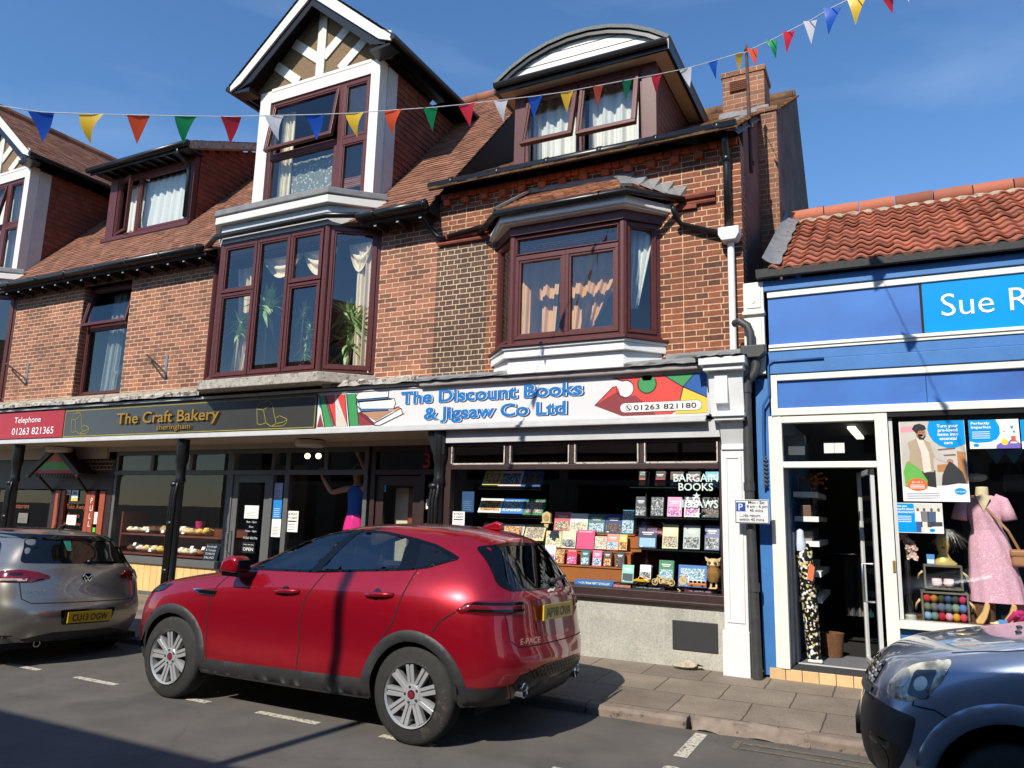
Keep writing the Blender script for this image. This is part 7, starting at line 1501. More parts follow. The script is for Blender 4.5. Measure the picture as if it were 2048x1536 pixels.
b0 = P(1377, 1173, 8.70); b1 = P(1413, 1175, 8.70); w_ = b1.x-b0.x; zt = (b0.z+b1.z)/2
T = toy('toy_van', 'small orange and white toy camper van beside the owl', 'toy', b0)
mb = MB(); mb.box(b0.x, b1.x, 8.68, 8.74, zt+.008, zt+.042); mb.build('lower_body', mat('toy_orange', (206, 116, 52), .4, .05), T, bevel=.006)
mb = MB(); mb.box(b0.x+.004, b1.x-.004, 8.682, 8.738, zt+.042, zt+.075); up_ = mb.build('upper_body', m_sw, T, bevel=.008)
for i in range(4): mb = MB(); x = b0.x+.014+i*w_*.235; mb.box(x, x+w_*.17, 8.679, 8.683, zt+.048, zt+.068); mb.build('window', m_tint, up_)
for a in (.2, .8): mb = MB(); mb.lathe([(.013, 8.676), (.013, 8.69)], (b0.x+a*w_, 0, zt+.013), 12, 'y'); mb.build('wheel', m_tyre, T)
b0 = P(1428, 1177, 8.72)
T = toy('wooden_owl', 'pale layered plywood owl standing at the right end of the bottom shelf', 'ornament', b0)
mb = MB(); h = P(1428, 1114, 8.72).z-b0.z
for i in range(13):
    t = i/12; rx = h*(.16+.10*math.sin(3.0*t+.3)); z = b0.z+h*(.2+.5*t); mb.lathe([(rx*.75, z), (rx, z+h*.035)], (b0.x, 8.72, 0), 9)
body_o = mb.build('body', m_ply, T)
mb = MB(); mb.lathe([(h*.14, b0.z+h*.68), (h*.22, b0.z+h*.74), (h*.2, b0.z+h*.9), (h*.08, b0.z+h*.95)], (b0.x, 8.72, 0), 10)
for s in (-1, 1): mb.prism([(b0.x+s*h*.05, b0.z+h*.9), (b0.x+s*h*.22, b0.z+h*.86), (b0.x+s*h*.26, b0.z+h*1.0)], 8.69, 8.71); mb.tube([(b0.x+s*h*.08, 8.72, b0.z+h*.22), (b0.x+s*h*.09, 8.70, b0.z)], h*.035, 6)
mb.bar((b0.x-h*.12, 8.70, b0.z+.006), (b0.x+h*.12, 8.70, b0.z+.006), h*.3, .01); hd = mb.build('head', m_ply, T)
for s in (-1, 1): mb = MB(); mb.ball((b0.x+s*h*.09, 8.72-h*.2, b0.z+h*.82), h*.05); mb.build('eye', mat('dark_wood', (96, 70, 44), .5), hd)
b0 = P(1092, 1056, 8.95)
T = toy('cuckoo_clock', 'carved plywood cuckoo clock hanging left of the pink back row book', 'clock', b0)
h = P(1092, 1023, 8.95).z-b0.z; mb = MB(); mb.prism([(b0.x-.055, b0.z+h*.35), (b0.x+.055, b0.z+h*.35), (b0.x+.06, b0.z+h*.85), (b0.x, b0.z+h), (b0.x-.06, b0.z+h*.85)], 8.95, 9.0); mb.box(b0.x-.07, b0.x+.07, 8.94, 9.0, b0.z+h*.3, b0.z+h*.36); mb.prism([(b0.x-.03, b0.z+h*.3), (b0.x+.03, b0.z+h*.3), (b0.x+.02, b0.z), (b0.x-.03, b0.z+.02)], 8.955, 8.98); cs_ = mb.build('case', m_ply, T, bevel=.003)
mb = MB(); mb.lathe([(.0, 8.944), (.04, 8.944), (.04, 8.95)], (b0.x, 0, b0.z+h*.62), 18, 'y'); mb.build('dial', mat('dial_tan', (186, 150, 96), .5), cs_)
b0 = P(1350, 1190, 8.70)
T = toy('model_scorpion', 'small spiky plywood model under the bottom glass shelf', 'toy', b0); mb = MB()
for k in range(6): mb.bar((b0.x+.01*k-.02, 8.70, b0.z+.02), (b0.x+.03*(k-2.5), 8.69-.02*(k % 2), b0.z-.02), .005, .005)
mb.tube([(b0.x-.05, 8.7, b0.z+.02), (b0.x+.03, 8.7, b0.z+.025), (b0.x+.06, 8.7, b0.z+.05), (b0.x+.03, 8.7, b0.z+.07)], .008, 6); mb.build('body', m_ply, T)
# lettering on the glass
m_frost = mat('frosted_vinyl', (206, 222, 212), .6, .03)
V = thing('window_lettering', 'pale vinyl lettering BARGAIN BOOKS and JIGSAWS with a star on the glass', 'lettering', (-1.95, 8.66, 2.1))
def gtxt(t, xa, xb, ya, h):
    q0, q1 = P(xa, ya, 8.66), P(xb, ya, 8.66); mb = MB(); mb.text(t, (q0.x, 8.664, (q0.z+q1.z)/2), h, off=.012, width=q1.x-q0.x); mb.build(t.lower()+'_word' if t.isalpha() else 'word', m_frost, V)
gtxt('BARGAIN', 1347, 1436, 963, .125); gtxt('BOOKS', 1357, 1426, 981, .12); gtxt('JIGSAWS', 1357, 1436, 1015, .125)
def star(cx, cz, r_): return [(cx+(r_ if k % 2 == 0 else r_*.42)*math.sin(k*math.pi/5), cz+(r_ if k % 2 == 0 else r_*.42)*math.cos(k*math.pi/5)) for k in range(10)]
for (a, b) in ((1393, 992), (1394, 1029)): q = P(a, b, 8.66); mb = MB(); mb.poly([(x, 8.664, z) for x, z in star(q.x, q.z, .045)][::-1]); mb.build('star', m_frost, V)
# ================================================================ papers on the glass
m_paper = mat('paper', (232, 230, 222), .7, .03); m_ink = mat('ink', (40, 42, 46), .7)
def notice(x0, y0, x1, y1, Y, label, col=None, words=(), lines=0, ink=None, cat='notice', bars_=()):
    A, B, C_, D = P(x0, y1, Y), P(x1, y1, Y), P(x1, y0, Y), P(x0, y0, Y)
    X0, X1, z0, z1 = (A.x+D.x)/2, (B.x+C_.x)/2, (A.z+B.z)/2, (C_.z+D.z)/2
    N_ = thing('notice', label, cat, (X0, Y, z0)); mb = MB(); mb.box(X0, X1, Y, Y+.002, z0, z1); bo = mb.build('sheet', col or m_paper, N_)
    w_, h = X1-X0, z1-z0
    if words or lines:
        mb = MB()
        for t, fx, fz, fh, fw in words: mb.text(t, (X0+w_*fx, Y-.001, z0+h*fz), h*fh, off=.006, width=w_*fw)
        for i in range(lines):
            z = z0+h*(.1+.5*i/max(1, lines)); mb.poly([(X0+w_*.12, Y-.001, z), (X0+w_*(.6+.28*rnd.random()), Y-.001, z), (X0+w_*.8, Y-.001, z+h*.02), (X0+w_*.12, Y-.001, z+h*.02)])
        mb.build('print', ink or m_ink, bo)
    for rgb, f0, f1, g0, g1 in bars_: mb = MB(); mb.box(X0+w_*f0, X0+w_*f1, Y-.002, Y-.0005, z0+h*g0, z0+h*g1); mb.build('printed_block', cm(rgb), bo)
    return bo
apw = (('A PLAY', .1, .80, .16, .8), ('in', .1, .66, .1, .12), ('5 DAYS', .3, .62, .17, .6))
notice(905, 1023, 929, 1056, 8.655, 'white A PLAY in 5 DAYS poster in the left corner of the book window', words=apw, lines=4, cat='poster', bars_=(((40, 42, 46), .1, .9, .50, .54),))
notice(574, 1022, 596, 1064, 9.54, 'white A PLAY in 5 DAYS poster on the bakery window by the person', words=apw, lines=4, cat='poster', bars_=(((40, 42, 46), .1, .9, .50, .54),))
notice(924, 983, 948, 1024, 8.80, 'dark blue printed sheet behind the left side of the book window glass', mat('sheet_blue', (44, 78, 120), .6), lines=5, ink=cm((110, 150, 190)))
notice(489, 1011, 517, 1037, 9.52, 'white handwritten sheet taped on the grey bakery door', lines=4)
notice(549, 966, 565, 998, 9.53, 'pale lilac sheet at the top of the narrow pane beside the bakery door', mat('lilac_sheet', (176, 180, 214), .6), lines=4)
notice(546, 999, 563, 1037, 9.53, 'bright blue leaflet in the narrow pane beside the bakery door', cm((40, 130, 200)), lines=5, ink=cm((230, 236, 240)))
notice(543, 1038, 561, 1074, 9.53, 'white leaflet below the blue one beside the bakery door', lines=6)
notice(484, 1084, 509, 1106, 9.52, 'black and white OPEN sign low on the bakery door', cm((30, 30, 32)), words=(('Yes, we are', .1, .72, .14, .8), ('OPEN', .1, .2, .42, .8)), ink=cm((240, 240, 236)), cat='sign')
o = notice(488, 1040, 516, 1080, 9.545, 'opening hours lettered in white on the bakery door glass', mat_glass('clear_film', 1.3), words=(('8am - 5pm', .15, .86, .14, .7), ('Sun', .35, .62, .13, .3), ('11am - 4pm', .1, .40, .14, .8), ('01263 822736', .0, .05, .15, 1.)), ink=cm((200, 202, 200)), cat='lettering')
notice(133, 1030, 152, 1050, 9.53, 'white notice with black border on the left leaf of the take-away door', lines=4)
notice(177, 1024, 200, 1048, 9.53, 'white menu sheet on the right leaf of the take-away door', lines=5)
notice(178, 1055, 190, 1064, 9.53, 'small bright green sticker under the menu sheet', cm((96, 214, 60)), cat='sticker')
notice(131, 968, 142, 990, 9.53, 'white sheet with six black squares on the take-away door', bars_=[((50, 54, 60), .15+.42*i, .42+.42*i, .1+.3*j, .3+.3*j) for i in range(2) for j in range(3)])
notice(143, 980, 156, 1002, 9.53, 'pale blue leaflet with a yellow foot on the take-away door', cm((196, 212, 222)), bars_=(((240, 190, 70), .05, .95, .02, .28), ((50, 60, 80), .2, .8, .6, .8)))
notice(36, 1026, 55, 1046, 9.53, 'grey card in the take-away side window', cm((120, 118, 110)), lines=3)
notice(758, 968, 772, 984, 9.54, 'small light blue card on the flat entrance door', cm((80, 160, 200)), lines=2)
notice(852, 998, 860, 1018, 9.54, 'white card with a black mark beside the iron column', bars_=(((40, 40, 44), .2, .8, .3, .6),))
notice(1648, 886, 1689, 906, 8.61, 'two white cards side by side in the fanlight over the charity shop door', bars_=(((120, 124, 128), .49, .51, 0, 1),))
# --- charity shop posters
m_pb = cm((0, 146, 214), .3)
def blob(cx, cz, rx, rz, n=24, a0=0, a1=360): return [(cx+rx*math.cos(R(a0+(a1-a0)*i/n)), cz+rz*math.sin(R(a0+(a1-a0)*i/n))) for i in range(n)]
def lay(mb, pts, y): mb.poly([(x, y, z) for x, z in pts])
Yp = 8.604-.016
def art2(bo, name, m, shapes, lev):
    mb = MB()
    for s_ in shapes:
        a = sum(s_[i][0]*s_[(i+1) % len(s_)][1]-s_[(i+1) % len(s_)][0]*s_[i][1] for i in range(len(s_)))
        lay(mb, s_ if a > 0 else s_[::-1], Yp-.0007*lev)
    mb.build(name, m if hasattr(m, 'name') else cm(m), bo)
def sheet_poster(x0, y0, x1, y1, label):
    A, B, C_, D = P(x0, y1, Yp), P(x1, y1, Yp), P(x1, y0, Yp), P(x0, y0, Yp); X0, X1, z0, z1 = (A.x+D.x)/2, (B.x+C_.x)/2, (A.z+B.z)/2, (C_.z+D.z)/2
    N_ = thing('poster', label, 'poster', (X0, Yp, z0), group='posters in the charity shop window'); mb = MB(); mb.box(X0, X1, Yp, Yp+.003, z0, z1); bo = mb.build('sheet', m_paper, N_); w_, h = X1-X0, z1-z0
    return bo, (lambda pts: [(X0+w_*a, z0+h*b) for a, b in pts]), X0, z0, w_, h
bo, F_, X0, z0, w_, h = sheet_poster(1802, 841, 1934, 1003, 'large poster of a smiling man carrying two bags, left of the charity shop window')
art2(bo, 'shop_backdrop', (190, 184, 172), [F_([(.01, .18), (.99, .2), (.99, .99), (.01, .99)])], 1)
art2(bo, 'backdrop_pink', (222, 150, 160), [F_([(.02, .86), (.3, .87), (.3, .94), (.02, .93)])], 2); art2(bo, 'backdrop_wood', (176, 120, 74), [F_([(.86, .22), (.99, .22), (.99, .6), (.86, .62)]), F_([(.55, .36), (.74, .36), (.74, .46), (.55, .45)])], 2)
art2(bo, 'backdrop_shelf', (112, 84, 76), [F_([(.56, .62), (.84, .64), (.84, .66), (.56, .64)]), F_([(.56, .55), (.84, .56), (.84, .58), (.56, .57)])], 2)
art2(bo, 'blue_bubble', m_pb, [F_([(.47, .995), (.44, .9), (.46, .82), (.52, .74), (.60, .69), (.72, .655), (.86, .66), (.995, .70), (.995, .995)])], 3)
art2(bo, 'trousers', (34, 34, 36), [F_([(.28, .2), (.28, .4), (.52, .38), (.52, .17)])], 3)
art2(bo, 'jacket', (172, 152, 126), [F_([(.02, .5), (.06, .66), (.14, .74), (.26, .78), (.36, .77), (.48, .72), (.56, .56), (.5, .53), (.5, .36), (.42, .36), (.3, .37), (.26, .36), (.16, .4), (.14, .5), (.06, .46)])], 4)
art2(bo, 'sleeve', (186, 178, 168), [F_([(.02, .48), (.06, .66), (.12, .73), (.15, .6), (.12, .46), (.06, .44)]), F_([(.46, .72), (.54, .66), (.74, .50), (.70, .47), (.54, .52)])], 5)
art2(bo, 'shirt', (214, 204, 188), [F_([(.26, .78), (.36, .77), (.44, .6), (.46, .37), (.34, .35), (.32, .6)])], 5)
art2(bo, 'face', (166, 112, 82), [F_(blob(.335, .84, .075, .075)), F_([(.30, .76), (.37, .76), (.36, .83), (.29, .83)])], 6); art2(bo, 'hand', (176, 124, 94), [F_(blob(.75, .49, .05, .03)), F_(blob(.12, .47, .04, .025))], 6)
art2(bo, 'beard', (38, 30, 28), [F_([(.28, .82), (.31, .77), (.37, .76), (.41, .81), (.385, .805), (.35, .80), (.31, .815)])], 7); art2(bo, 'smile', (236, 232, 226), [F_([(.33, .80), (.38, .80), (.355, .79)])], 8); art2(bo, 'eyes', (40, 32, 30), [F_(blob(.32, .855, .009, .006)), F_(blob(.37, .855, .009, .006))], 8)
art2(bo, 'turban', (28, 28, 32), [F_([(.25, .86), (.2, .9), (.24, .95), (.32, .965), (.40, .94), (.42, .9), (.38, .88), (.3, .875), (.28, .83)])], 8)
art2(bo, 'green_bag', (96, 168, 70), [F_([(.08, .48), (.16, .47), (.28, .4), (.39, .26), (.38, .16), (.05, .18), (.03, .36)])], 7); art2(bo, 'black_bag', (44, 44, 48), [F_([(.74, .49), (.80, .46), (.92, .36), (.97, .22), (.6, .2), (.62, .32), (.68, .42)])], 7)
art2(bo, 'white_wave', (234, 234, 232), [F_([(.0, .0), (1., .0), (1., .215), (.85, .22), (.7, .2), (.5, .15), (.35, .13), (.2, .14), (.0, .17)])], 8)
art2(bo, 'orange_bubble', (238, 100, 40), [F_(blob(.23, .205, .155, .078))], 9); art2(bo, 'logo_oval', m_pb, [F_(blob(.87, .125, .09, .042))], 9)
mb = MB(); y = Yp-.0035
for i, t in enumerate(('Turn your', 'pre-loved', 'items into', 'essential', 'care')): mb.text(t, (X0+w_*.745, y, z0+h*(.91-.052*i)), h*.055, off=.018, align='CENTER')
y = Yp-.008; mb.text('gift aid it', (X0+w_*.23, y, z0+h*.225), h*.035, align='CENTER'); mb.text('Sue Ryder', (X0+w_*.87, y, z0+h*.113), h*.03, align='CENTER', width=w_*.15)
for i in range(3): mb.poly([(X0+w_*.12, y, z0+h*(.16+.018*i)), (X0+w_*.34, y, z0+h*(.16+.018*i)), (X0+w_*.34, y, z0+h*(.167+.018*i)), (X0+w_*.12, y, z0+h*(.167+.018*i))])
mb.build('white_words', m_vin, bo)
mb = MB()
for i in range(4): mb.poly([(X0+w_*.06, y, z0+h*(.03+.022*i)), (X0+w_*(.42+.14*(i > 0)), y, z0+h*(.03+.022*i)), (X0+w_*.56, y, z0+h*(.036+.022*i)), (X0+w_*.06, y, z0+h*(.036+.022*i))])
mb.build('small_print', cm((110, 116, 126)), bo)
bo, F_, X0, z0, w_, h = sheet_poster(1938, 839, 2039, 897, 'blue and white Perfectly Imperfect poster with a cotton reel')
art2(bo, 'blue_bubble', m_pb, [F_([(.0, 1.), (.0, .26), (.14, .2), (.4, .22), (.55, .32), (.62, .5), (.62, .75), (.55, 1.)])], 1); art2(bo, 'purple_hill', (110, 92, 176), [F_([(.52, .0), (.54, .12), (.62, .2), (.75, .2), (.82, .3), (.92, .28), (1., .16), (1., .0)])], 1)
art2(bo, 'button', (240, 196, 60), [F_(blob(.70, .22, .07, .11))], 2); art2(bo, 'cotton_reel', (196, 84, 56), [F_([(.83, .22), (.92, .22), (.92, .42), (.83, .42)])], 3); art2(bo, 'reel_end', (236, 224, 204), [F_([(.81, .17), (.94, .17), (.94, .22), (.81, .22)]), F_([(.81, .42), (.94, .42), (.94, .47), (.81, .47)])], 3)
art2(bo, 'heart', (40, 130, 110), [F_([(.83, .74), (.86, .64), (.89, .74), (.875, .78), (.86, .75), (.845, .78)]), F_([(.87, .58), (.895, .5), (.92, .58), (.905, .61), (.895, .59), (.88, .61)]), F_([(.68, .6), (.70, .54), (.72, .6)])], 2); art2(bo, 'logo_oval', m_pb, [F_(blob(.13, .12, .06, .06))], 2)
mb = MB(); y = Yp-.0015; mb.text('Perfectly', (X0+w_*.05, y, z0+h*.84), h*.13, off=.02, width=w_*.38); mb.text('Imperfect', (X0+w_*.05, y, z0+h*.70), h*.13, off=.02, width=w_*.40)
for i in range(4): mb.poly([(X0+w_*.06, y, z0+h*(.36+.07*i)), (X0+w_*.42, y, z0+h*(.36+.07*i)), (X0+w_*.42, y, z0+h*(.38+.07*i)), (X0+w_*.06, y, z0+h*(.38+.07*i))])
mb.build('white_words', m_vin, bo)
bo, F_, X0, z0, w_, h = sheet_poster(2042, 838, 2130, 897, 'blue poster cut off by the right edge of the picture'); art2(bo, 'blue_bubble', m_pb, [F_([(0, 1.), (0, .25), (.5, .3), (.6, 1.)])], 1)
bo, F_, X0, z0, w_, h = sheet_poster(1788, 1006, 1886, 1066, 'blue volunteering poster with four people, under the large poster')
art2(bo, 'photo', (206, 204, 194), [F_([(.40, .02), (.99, .02), (.99, .98), (.40, .98)])], 1); art2(bo, 'blue_block', m_pb, [F_([(.0, .02), (.54, .02), (.50, .3), (.44, .6), (.42, .98), (.0, .98)])], 2); art2(bo, 'photo_shade', (70, 68, 66), [F_([(.55, .2), (.98, .2), (.98, .72), (.55, .72)])], 2)
for i, (cx_, top, leg) in enumerate((((.50), (226, 226, 222), (48, 80, 140)), (.63, (120, 116, 112), (214, 208, 198)), (.78, (64, 92, 124), (50, 52, 58)), (.92, (222, 218, 206), (60, 62, 66)))):
    art2(bo, 'figure_legs', leg, [F_([(cx_-.05, .04), (cx_+.05, .04), (cx_+.05, .42), (cx_-.05, .42)])], 3); art2(bo, 'figure_top', top, [F_([(cx_-.065, .38), (cx_+.065, .38), (cx_+.055, .72), (cx_-.055, .72)])], 4); art2(bo, 'figure_head', (120, 86, 70), [F_(blob(cx_, .78, .028, .06))], 5)
art2(bo, 'white_foot', m_paper, [F_([(.6, .0), (.66, .14), (.78, .22), (1., .24), (1., .0)])], 6); art2(bo, 'logo_oval', m_pb, [F_(blob(.77, .1, .06, .06))], 7)
mb = MB(); y = Yp-.003
for i, t in enumerate(('Have you', 'thought about', 'volunteering?')): mb.text(t, (X0+w_*.04, y, z0+h*(.86-.10*i)), h*.105, off=.02, width=w_*(.24 if i == 0 else .38))
for i in range(4): mb.poly([(X0+w_*.05, y, z0+h*(.36+.06*i)), (X0+w_*.36, y, z0+h*(.36+.06*i)), (X0+w_*.36, y, z0+h*(.378+.06*i)), (X0+w_*.05, y, z0+h*(.378+.06*i))])
mb.build('white_words', m_vin, bo)
# ================================================================ charity shop window display
Zf = .80
bf = bpy.data.objects['blue_fascia']
mb = MB(); mb.box(-.02, 4.5, 8.66, 9.45, .70, Zf); mb.build('window_shelf', mat('brown_shelf', (112, 82, 62), .6, .2, 4), bpy.data.objects['charity_shop'])
mb = MB(); mb.box(.2, 4.4, 10.6, 10.66, .24, 2.9); mb.build('rear_partition', m_room, bpy.data.objects['charity_shop'])
def mat_floral(name, a, b_, sc_=150):
    if name in _M: return _M[name]
    k = NB(name); n = k.noise(sc_, 3, rough=.8); n2 = k.noise(sc_*.5, 2); c = k.ramp((n, 'Fac'), [(.42, lin(a)), (.5, lin(b_)), (.58, lin(a))]); c = k.mixc(k.ramp((n2, 'Fac'), [(.58, 0.), (.62, 1.)]), c, lin(b_)); k.base(c); k.p.inputs['Roughness'].default_value = .85; _M[name] = k.m; return k.m
m_pinkd = mat_floral('pink_floral', (204, 138, 164), (230, 192, 202), 110)
m_skin = mat('mannequin_cream', (222, 206, 170), .4, .05)
q = P(1990, 1215, 9.0); mx_ = q.x; hem = P(1990, 1204, 9.0).z; sh_ = P(1975, 990, 9.0).z; nk = P(1974, 974, 9.0).z; wa = P(1983, 1057, 9.0).z
Mq = thing('mannequin', 'mannequin in a long pink flowered dress with short sleeves, in the charity shop window', 'mannequin', (mx_, 9.0, Zf))
def ell(mb, prof, cx_, cy_, n=36, pleat=0, sub=3):
    rings = []
    for rx, ry, z, dx, pl_ in prof: rings.append([mb.av((cx_+dx+rx*(1+pl_*math.sin(k*6.283/n*9+1))*math.cos(2*math.pi*k/n), cy_+ry*(1+pl_*math.sin(k*6.283/n*9+1))*math.sin(2*math.pi*k/n), z)) for k in range(n)])
    for A, B in zip(rings, rings[1:]):
        for k in range(n): mb.face((A[k], A[(k+1) % n], B[(k+1) % n], B[k]))
mb = MB(); ell(mb, [(.035, .035, sh_-.13, -.04, 0), (.062, .05, sh_-.02, -.035, 0), (.055, .052, nk-.01, -.03, 0), (.052, .05, nk, -.03, 0), (.0, .0, nk+.004, -.03, 0)], mx_, 9.0); ell(mb, [(.10, .055, sh_-.16, -.04, 0), (.09, .06, sh_-.1, -.04, 0), (.055, .05, sh_-.015, -.035, 0)], mx_, 8.985); mb.tube([(mx_-.02, 9.05, Zf), (mx_, 9.05, hem+.2)], .015, 8); mb.lathe([(.14, Zf), (.14, Zf+.012), (.02, Zf+.02)], (mx_, 9.05, 0), 20); mb.build('bust', m_skin, Mq, smooth=True)
mb = MB(); L = hem-wa
ell(mb, [(.235, .16, hem, .03, .05), (.225, .155, hem+(wa-hem)*.25, .02, .045), (.205, .15, hem+(wa-hem)*.45, .01, .03), (.19, .14, hem+(wa-hem)*.7, .0, .015), (.165, .12, hem+(wa-hem)*.88, -.01, .01), (.132, .10, wa, -.015, .0), (.140, .105, wa+.06, -.02, 0), (.165, .12, wa+.16, -.025, 0), (.168, .115, sh_-.14, -.03, 0), (.165, .09, sh_-.07, -.035, 0), (.12, .065, sh_-.02, -.035, 0), (.085, .055, sh_-.005, -.035, 0)], mx_, 9.0, 54); dr_ = mb.build('dress', m_pinkd, Mq, smooth=True)
mb = MB()
for s in (-1, 1): mb.tube([(mx_-.035+s*.10, 9.0, sh_-.03), (mx_-.035+s*.17, 8.99, sh_-.07), (mx_-.035+s*.20, 8.98, sh_-.16), (mx_-.035+s*.215, 8.97, sh_-.25)], [.05, .062, .062, .072], 14)
mb.build('sleeve', m_pinkd, dr_, smooth=True)
mb = MB(); mb.lathe([(.137, wa-.012), (.139, wa+.012)], (0, 0, 0), 4) if False else ell(mb, [(.136, .104, wa-.012, -.015, 0), (.138, .106, wa+.012, -.015, 0)], mx_, 9.0); mb.build('belt', m_pinkd, dr_)
mb = MB(); mb.prism([(mx_-.10, sh_-.02), (mx_-.04, sh_-.17), (mx_+.03, sh_-.02), (mx_-.03, sh_+.01)], 8.872, 8.90); mb.build('neckline', m_skin, Mq)
mb = MB(); mb.tube([(mx_-.035+.062*math.cos(a), 8.985-.06*math.sin(a), sh_+.0-.05*max(0, math.sin(a))) for a in [i*.3927 for i in range(17)]], .006, 6); tag(mb.build('necklace', m_black), 'dark bead necklace round the neck of the pink dress mannequin', 'necklace')
Bg = thing('shoulder_bag', 'tan shoulder bag hanging across the pink dress', 'bag', (mx_+.2, 8.9, wa-.2)); mtan = mat('tan_leather', (164, 116, 78), .5, .12, 12)
mb = MB(); mb.bar((mx_-.11, 8.90, sh_-.01), (mx_+.15, 8.85, wa-.02), .022, .008, (0, 1, 0)); mb.bar((mx_+.15, 8.85, wa-.02), (mx_+.23, 8.88, wa-.20), .022, .008, (0, 1, 0)); mb.build('strap', mtan, Bg)
mb = MB(); mb.box(mx_+.16, mx_+.34, 8.86, 8.96, wa-.36, wa-.20); mb.prism([(mx_+.15, wa-.27), (mx_+.35, wa-.27), (mx_+.35, wa-.195), (mx_+.15, wa-.195)], 8.85, 8.97); mb.build('body', mtan, Bg, bevel=.025, seg=3)
# crates
m_crate = mat('weathered_crate', (104, 98, 84), .85, .25, 8, spots=((70, 64, 54), .58, 14)); m_rope = mat('jute_rope', (214, 188, 138), .9, .15, 60)
def crate(x0, y0, x1, y1, label, back=.26):
    A, B = P(x0, y1, 8.78), P(x1, y1, 8.78); t = P((x0+x1)/2, y0, 8.78).z; z0 = (A.z+B.z)/2; K = thing('wooden_crate', label, 'crate', (A.x, 8.78, z0), group='crates in the charity shop window'); X0, X1 = A.x, B.x; h = t-z0
    mb = MB(); mb.box(X0, X1, 8.78, 8.78+back, z0, z0+.018); mb.box(X0, X1, 8.78, 8.78+back, t-.018, t)
    for i in range(3):
        a = z0+.02+(h-.04)*i/3; b = a+(h-.04)/3-.012
        mb.box(X0+.02, X1-.02, 8.78+back-.012, 8.78+back, a, b)
    mb.build('slats', m_crate, K, bevel=.002)
    mb = MB(); mb.box(X0, X0+.018, 8.781, 8.779+back, z0+.018, t-.018); mb.box(X1-.018, X1, 8.781, 8.779+back, z0+.018, t-.018); mb.build('end_panel', m_crate, K, bevel=.002)
    for X in (X0-.01, X1+.01): mb = MB(); s = -1 if X < X0 else 1; mb.tube([(X, 8.83, z0+h*.7), (X+s*.03, 8.84, z0+h*.6), (X+s*.04, 8.87, z0+h*.4), (X+s*.03, 8.92, z0+h*.55), (X, 8.94, z0+h*.7)], .01, 8); mb.build('rope_handle', m_rope, K, smooth=True)
    return X0, X1, z0, h, t
cA = crate(1846, 1185, 1942, 1249, 'grey wooden crate filled with coloured balls of wool'); cB = crate(1850, 1131, 1928, 1180, 'upper grey wooden crate holding two pink bowls')
cols_y = (((230, 60, 60), 'bright red'), ((214, 140, 40), 'mustard orange'), ((70, 78, 40), 'dark olive'), ((70, 90, 150), 'denim blue'), ((70, 78, 72), 'dark grey green'), ((236, 60, 110), 'hot pink')), (((130, 136, 120), 'pale olive'), ((120, 120, 116), 'mottled stone'), ((110, 120, 150), 'grey lavender'), ((110, 130, 136), 'marled grey teal'), ((150, 176, 150), 'pale sage'), ((110, 140, 200), 'cornflower blue')), (((150, 190, 230), 'baby blue'), ((120, 160, 140), 'dusty green'), ((206, 30, 50), 'deep red'), ((240, 180, 200), 'blush pink'), ((244, 180, 50), 'golden yellow'), ((244, 80, 100), 'coral'))
X0, X1, z0, h, t = cA; rw_ = ('top', 'middle', 'bottom')
for j, row in enumerate(cols_y):
    for i, (c, nm) in enumerate(row):
        x = X0+.02+(X1-X0-.04)*(i+.5)/6; z = t-.02-(h-.04)*(j+.5)/3; rx = (X1-X0-.04)/12*rnd.uniform(1.08, 1.2)
        b = NB('wool_%d_%d' % (j, i)); wv = b.n('TexWave', Scale=60., Distortion=6.); tc = b.n('TexCoord'); b.l(tc, 'Object', wv, 'Vector'); cc = lin(c); b.base(b.ramp((wv, 'Fac'), [(.2, tuple(v*.55 for v in cc)), (.7, tuple(min(1, v*1.1) for v in cc))])); b.p.inputs['Roughness'].default_value = .95; b.bump((wv, 'Fac'), .6, .01)
        mb = MB(); mb.ball((x, 8.84, z), rx, .06, (h-.04)/6*1.04, 12, 8); tag(mb.build('wool_ball', b.m, smooth=True), '%s ball of wool in the %s row of the lower crate' % (nm, rw_[j]), 'wool', 'balls of wool in the crate')
X0, X1, z0, h, t = cB
for i, s in enumerate(('left', 'right')):
    x = X0+.11+.105*i; mb = MB(); mb.lathe([(.0, z0+.03), (.035, z0+.034), (.046, z0+.06), (.043, z0+.105), (.038, z0+.105), (.036, z0+.05)], (x, 8.82, 0), 22); mb.lathe([(.012, z0+.018), (.014, z0+.034)], (x, 8.81, 0), 8); tag(mb.build('bowl', mat('pink_ceramic', (232, 194, 190), .35, .05), smooth=True), 'pale pink footed bowl, the %s one in the upper crate' % s, 'bowl', 'bowls in the upper crate')
# display head with a feathery wig
q = P(1888, 1128, 8.9); Hd = thing('display_head', 'gold display head and shoulders with a silver feathery wig, on the upper crate', 'display head', (q.x, 8.9, cB[4]))
mb = MB(); zz = cB[4]; mg_ = mat('gold_display', (216, 190, 112), .35, .08, metal=.3)
ell(mb, [(.115, .06, zz, 0, 0), (.118, .065, zz+.02, 0, 0), (.075, .05, zz+.055, 0, 0), (.052, .045, zz+.09, 0, 0), (.042, .042, zz+.12, 0, 0), (.05, .055, zz+.15, 0, 0), (.062, .07, zz+.20, 0, 0), (.06, .072, zz+.25, 0, 0), (.04, .05, zz+.29, 0, 0), (.0, .0, zz+.30, 0, 0)], q.x, 8.9, 24); mb.prism([(q.x-.012, zz+.19), (q.x+.012, zz+.19), (q.x, zz+.235)], 8.815, 8.84); hd_ = mb.build('head', mg_, Hd, smooth=True)
mb = MB(); mb.ball((q.x, 8.833, zz+.172), .02, .006, .007); mb.build('lips', mat('dull_red', (120, 60, 50), .5), hd_)
mb = MB()
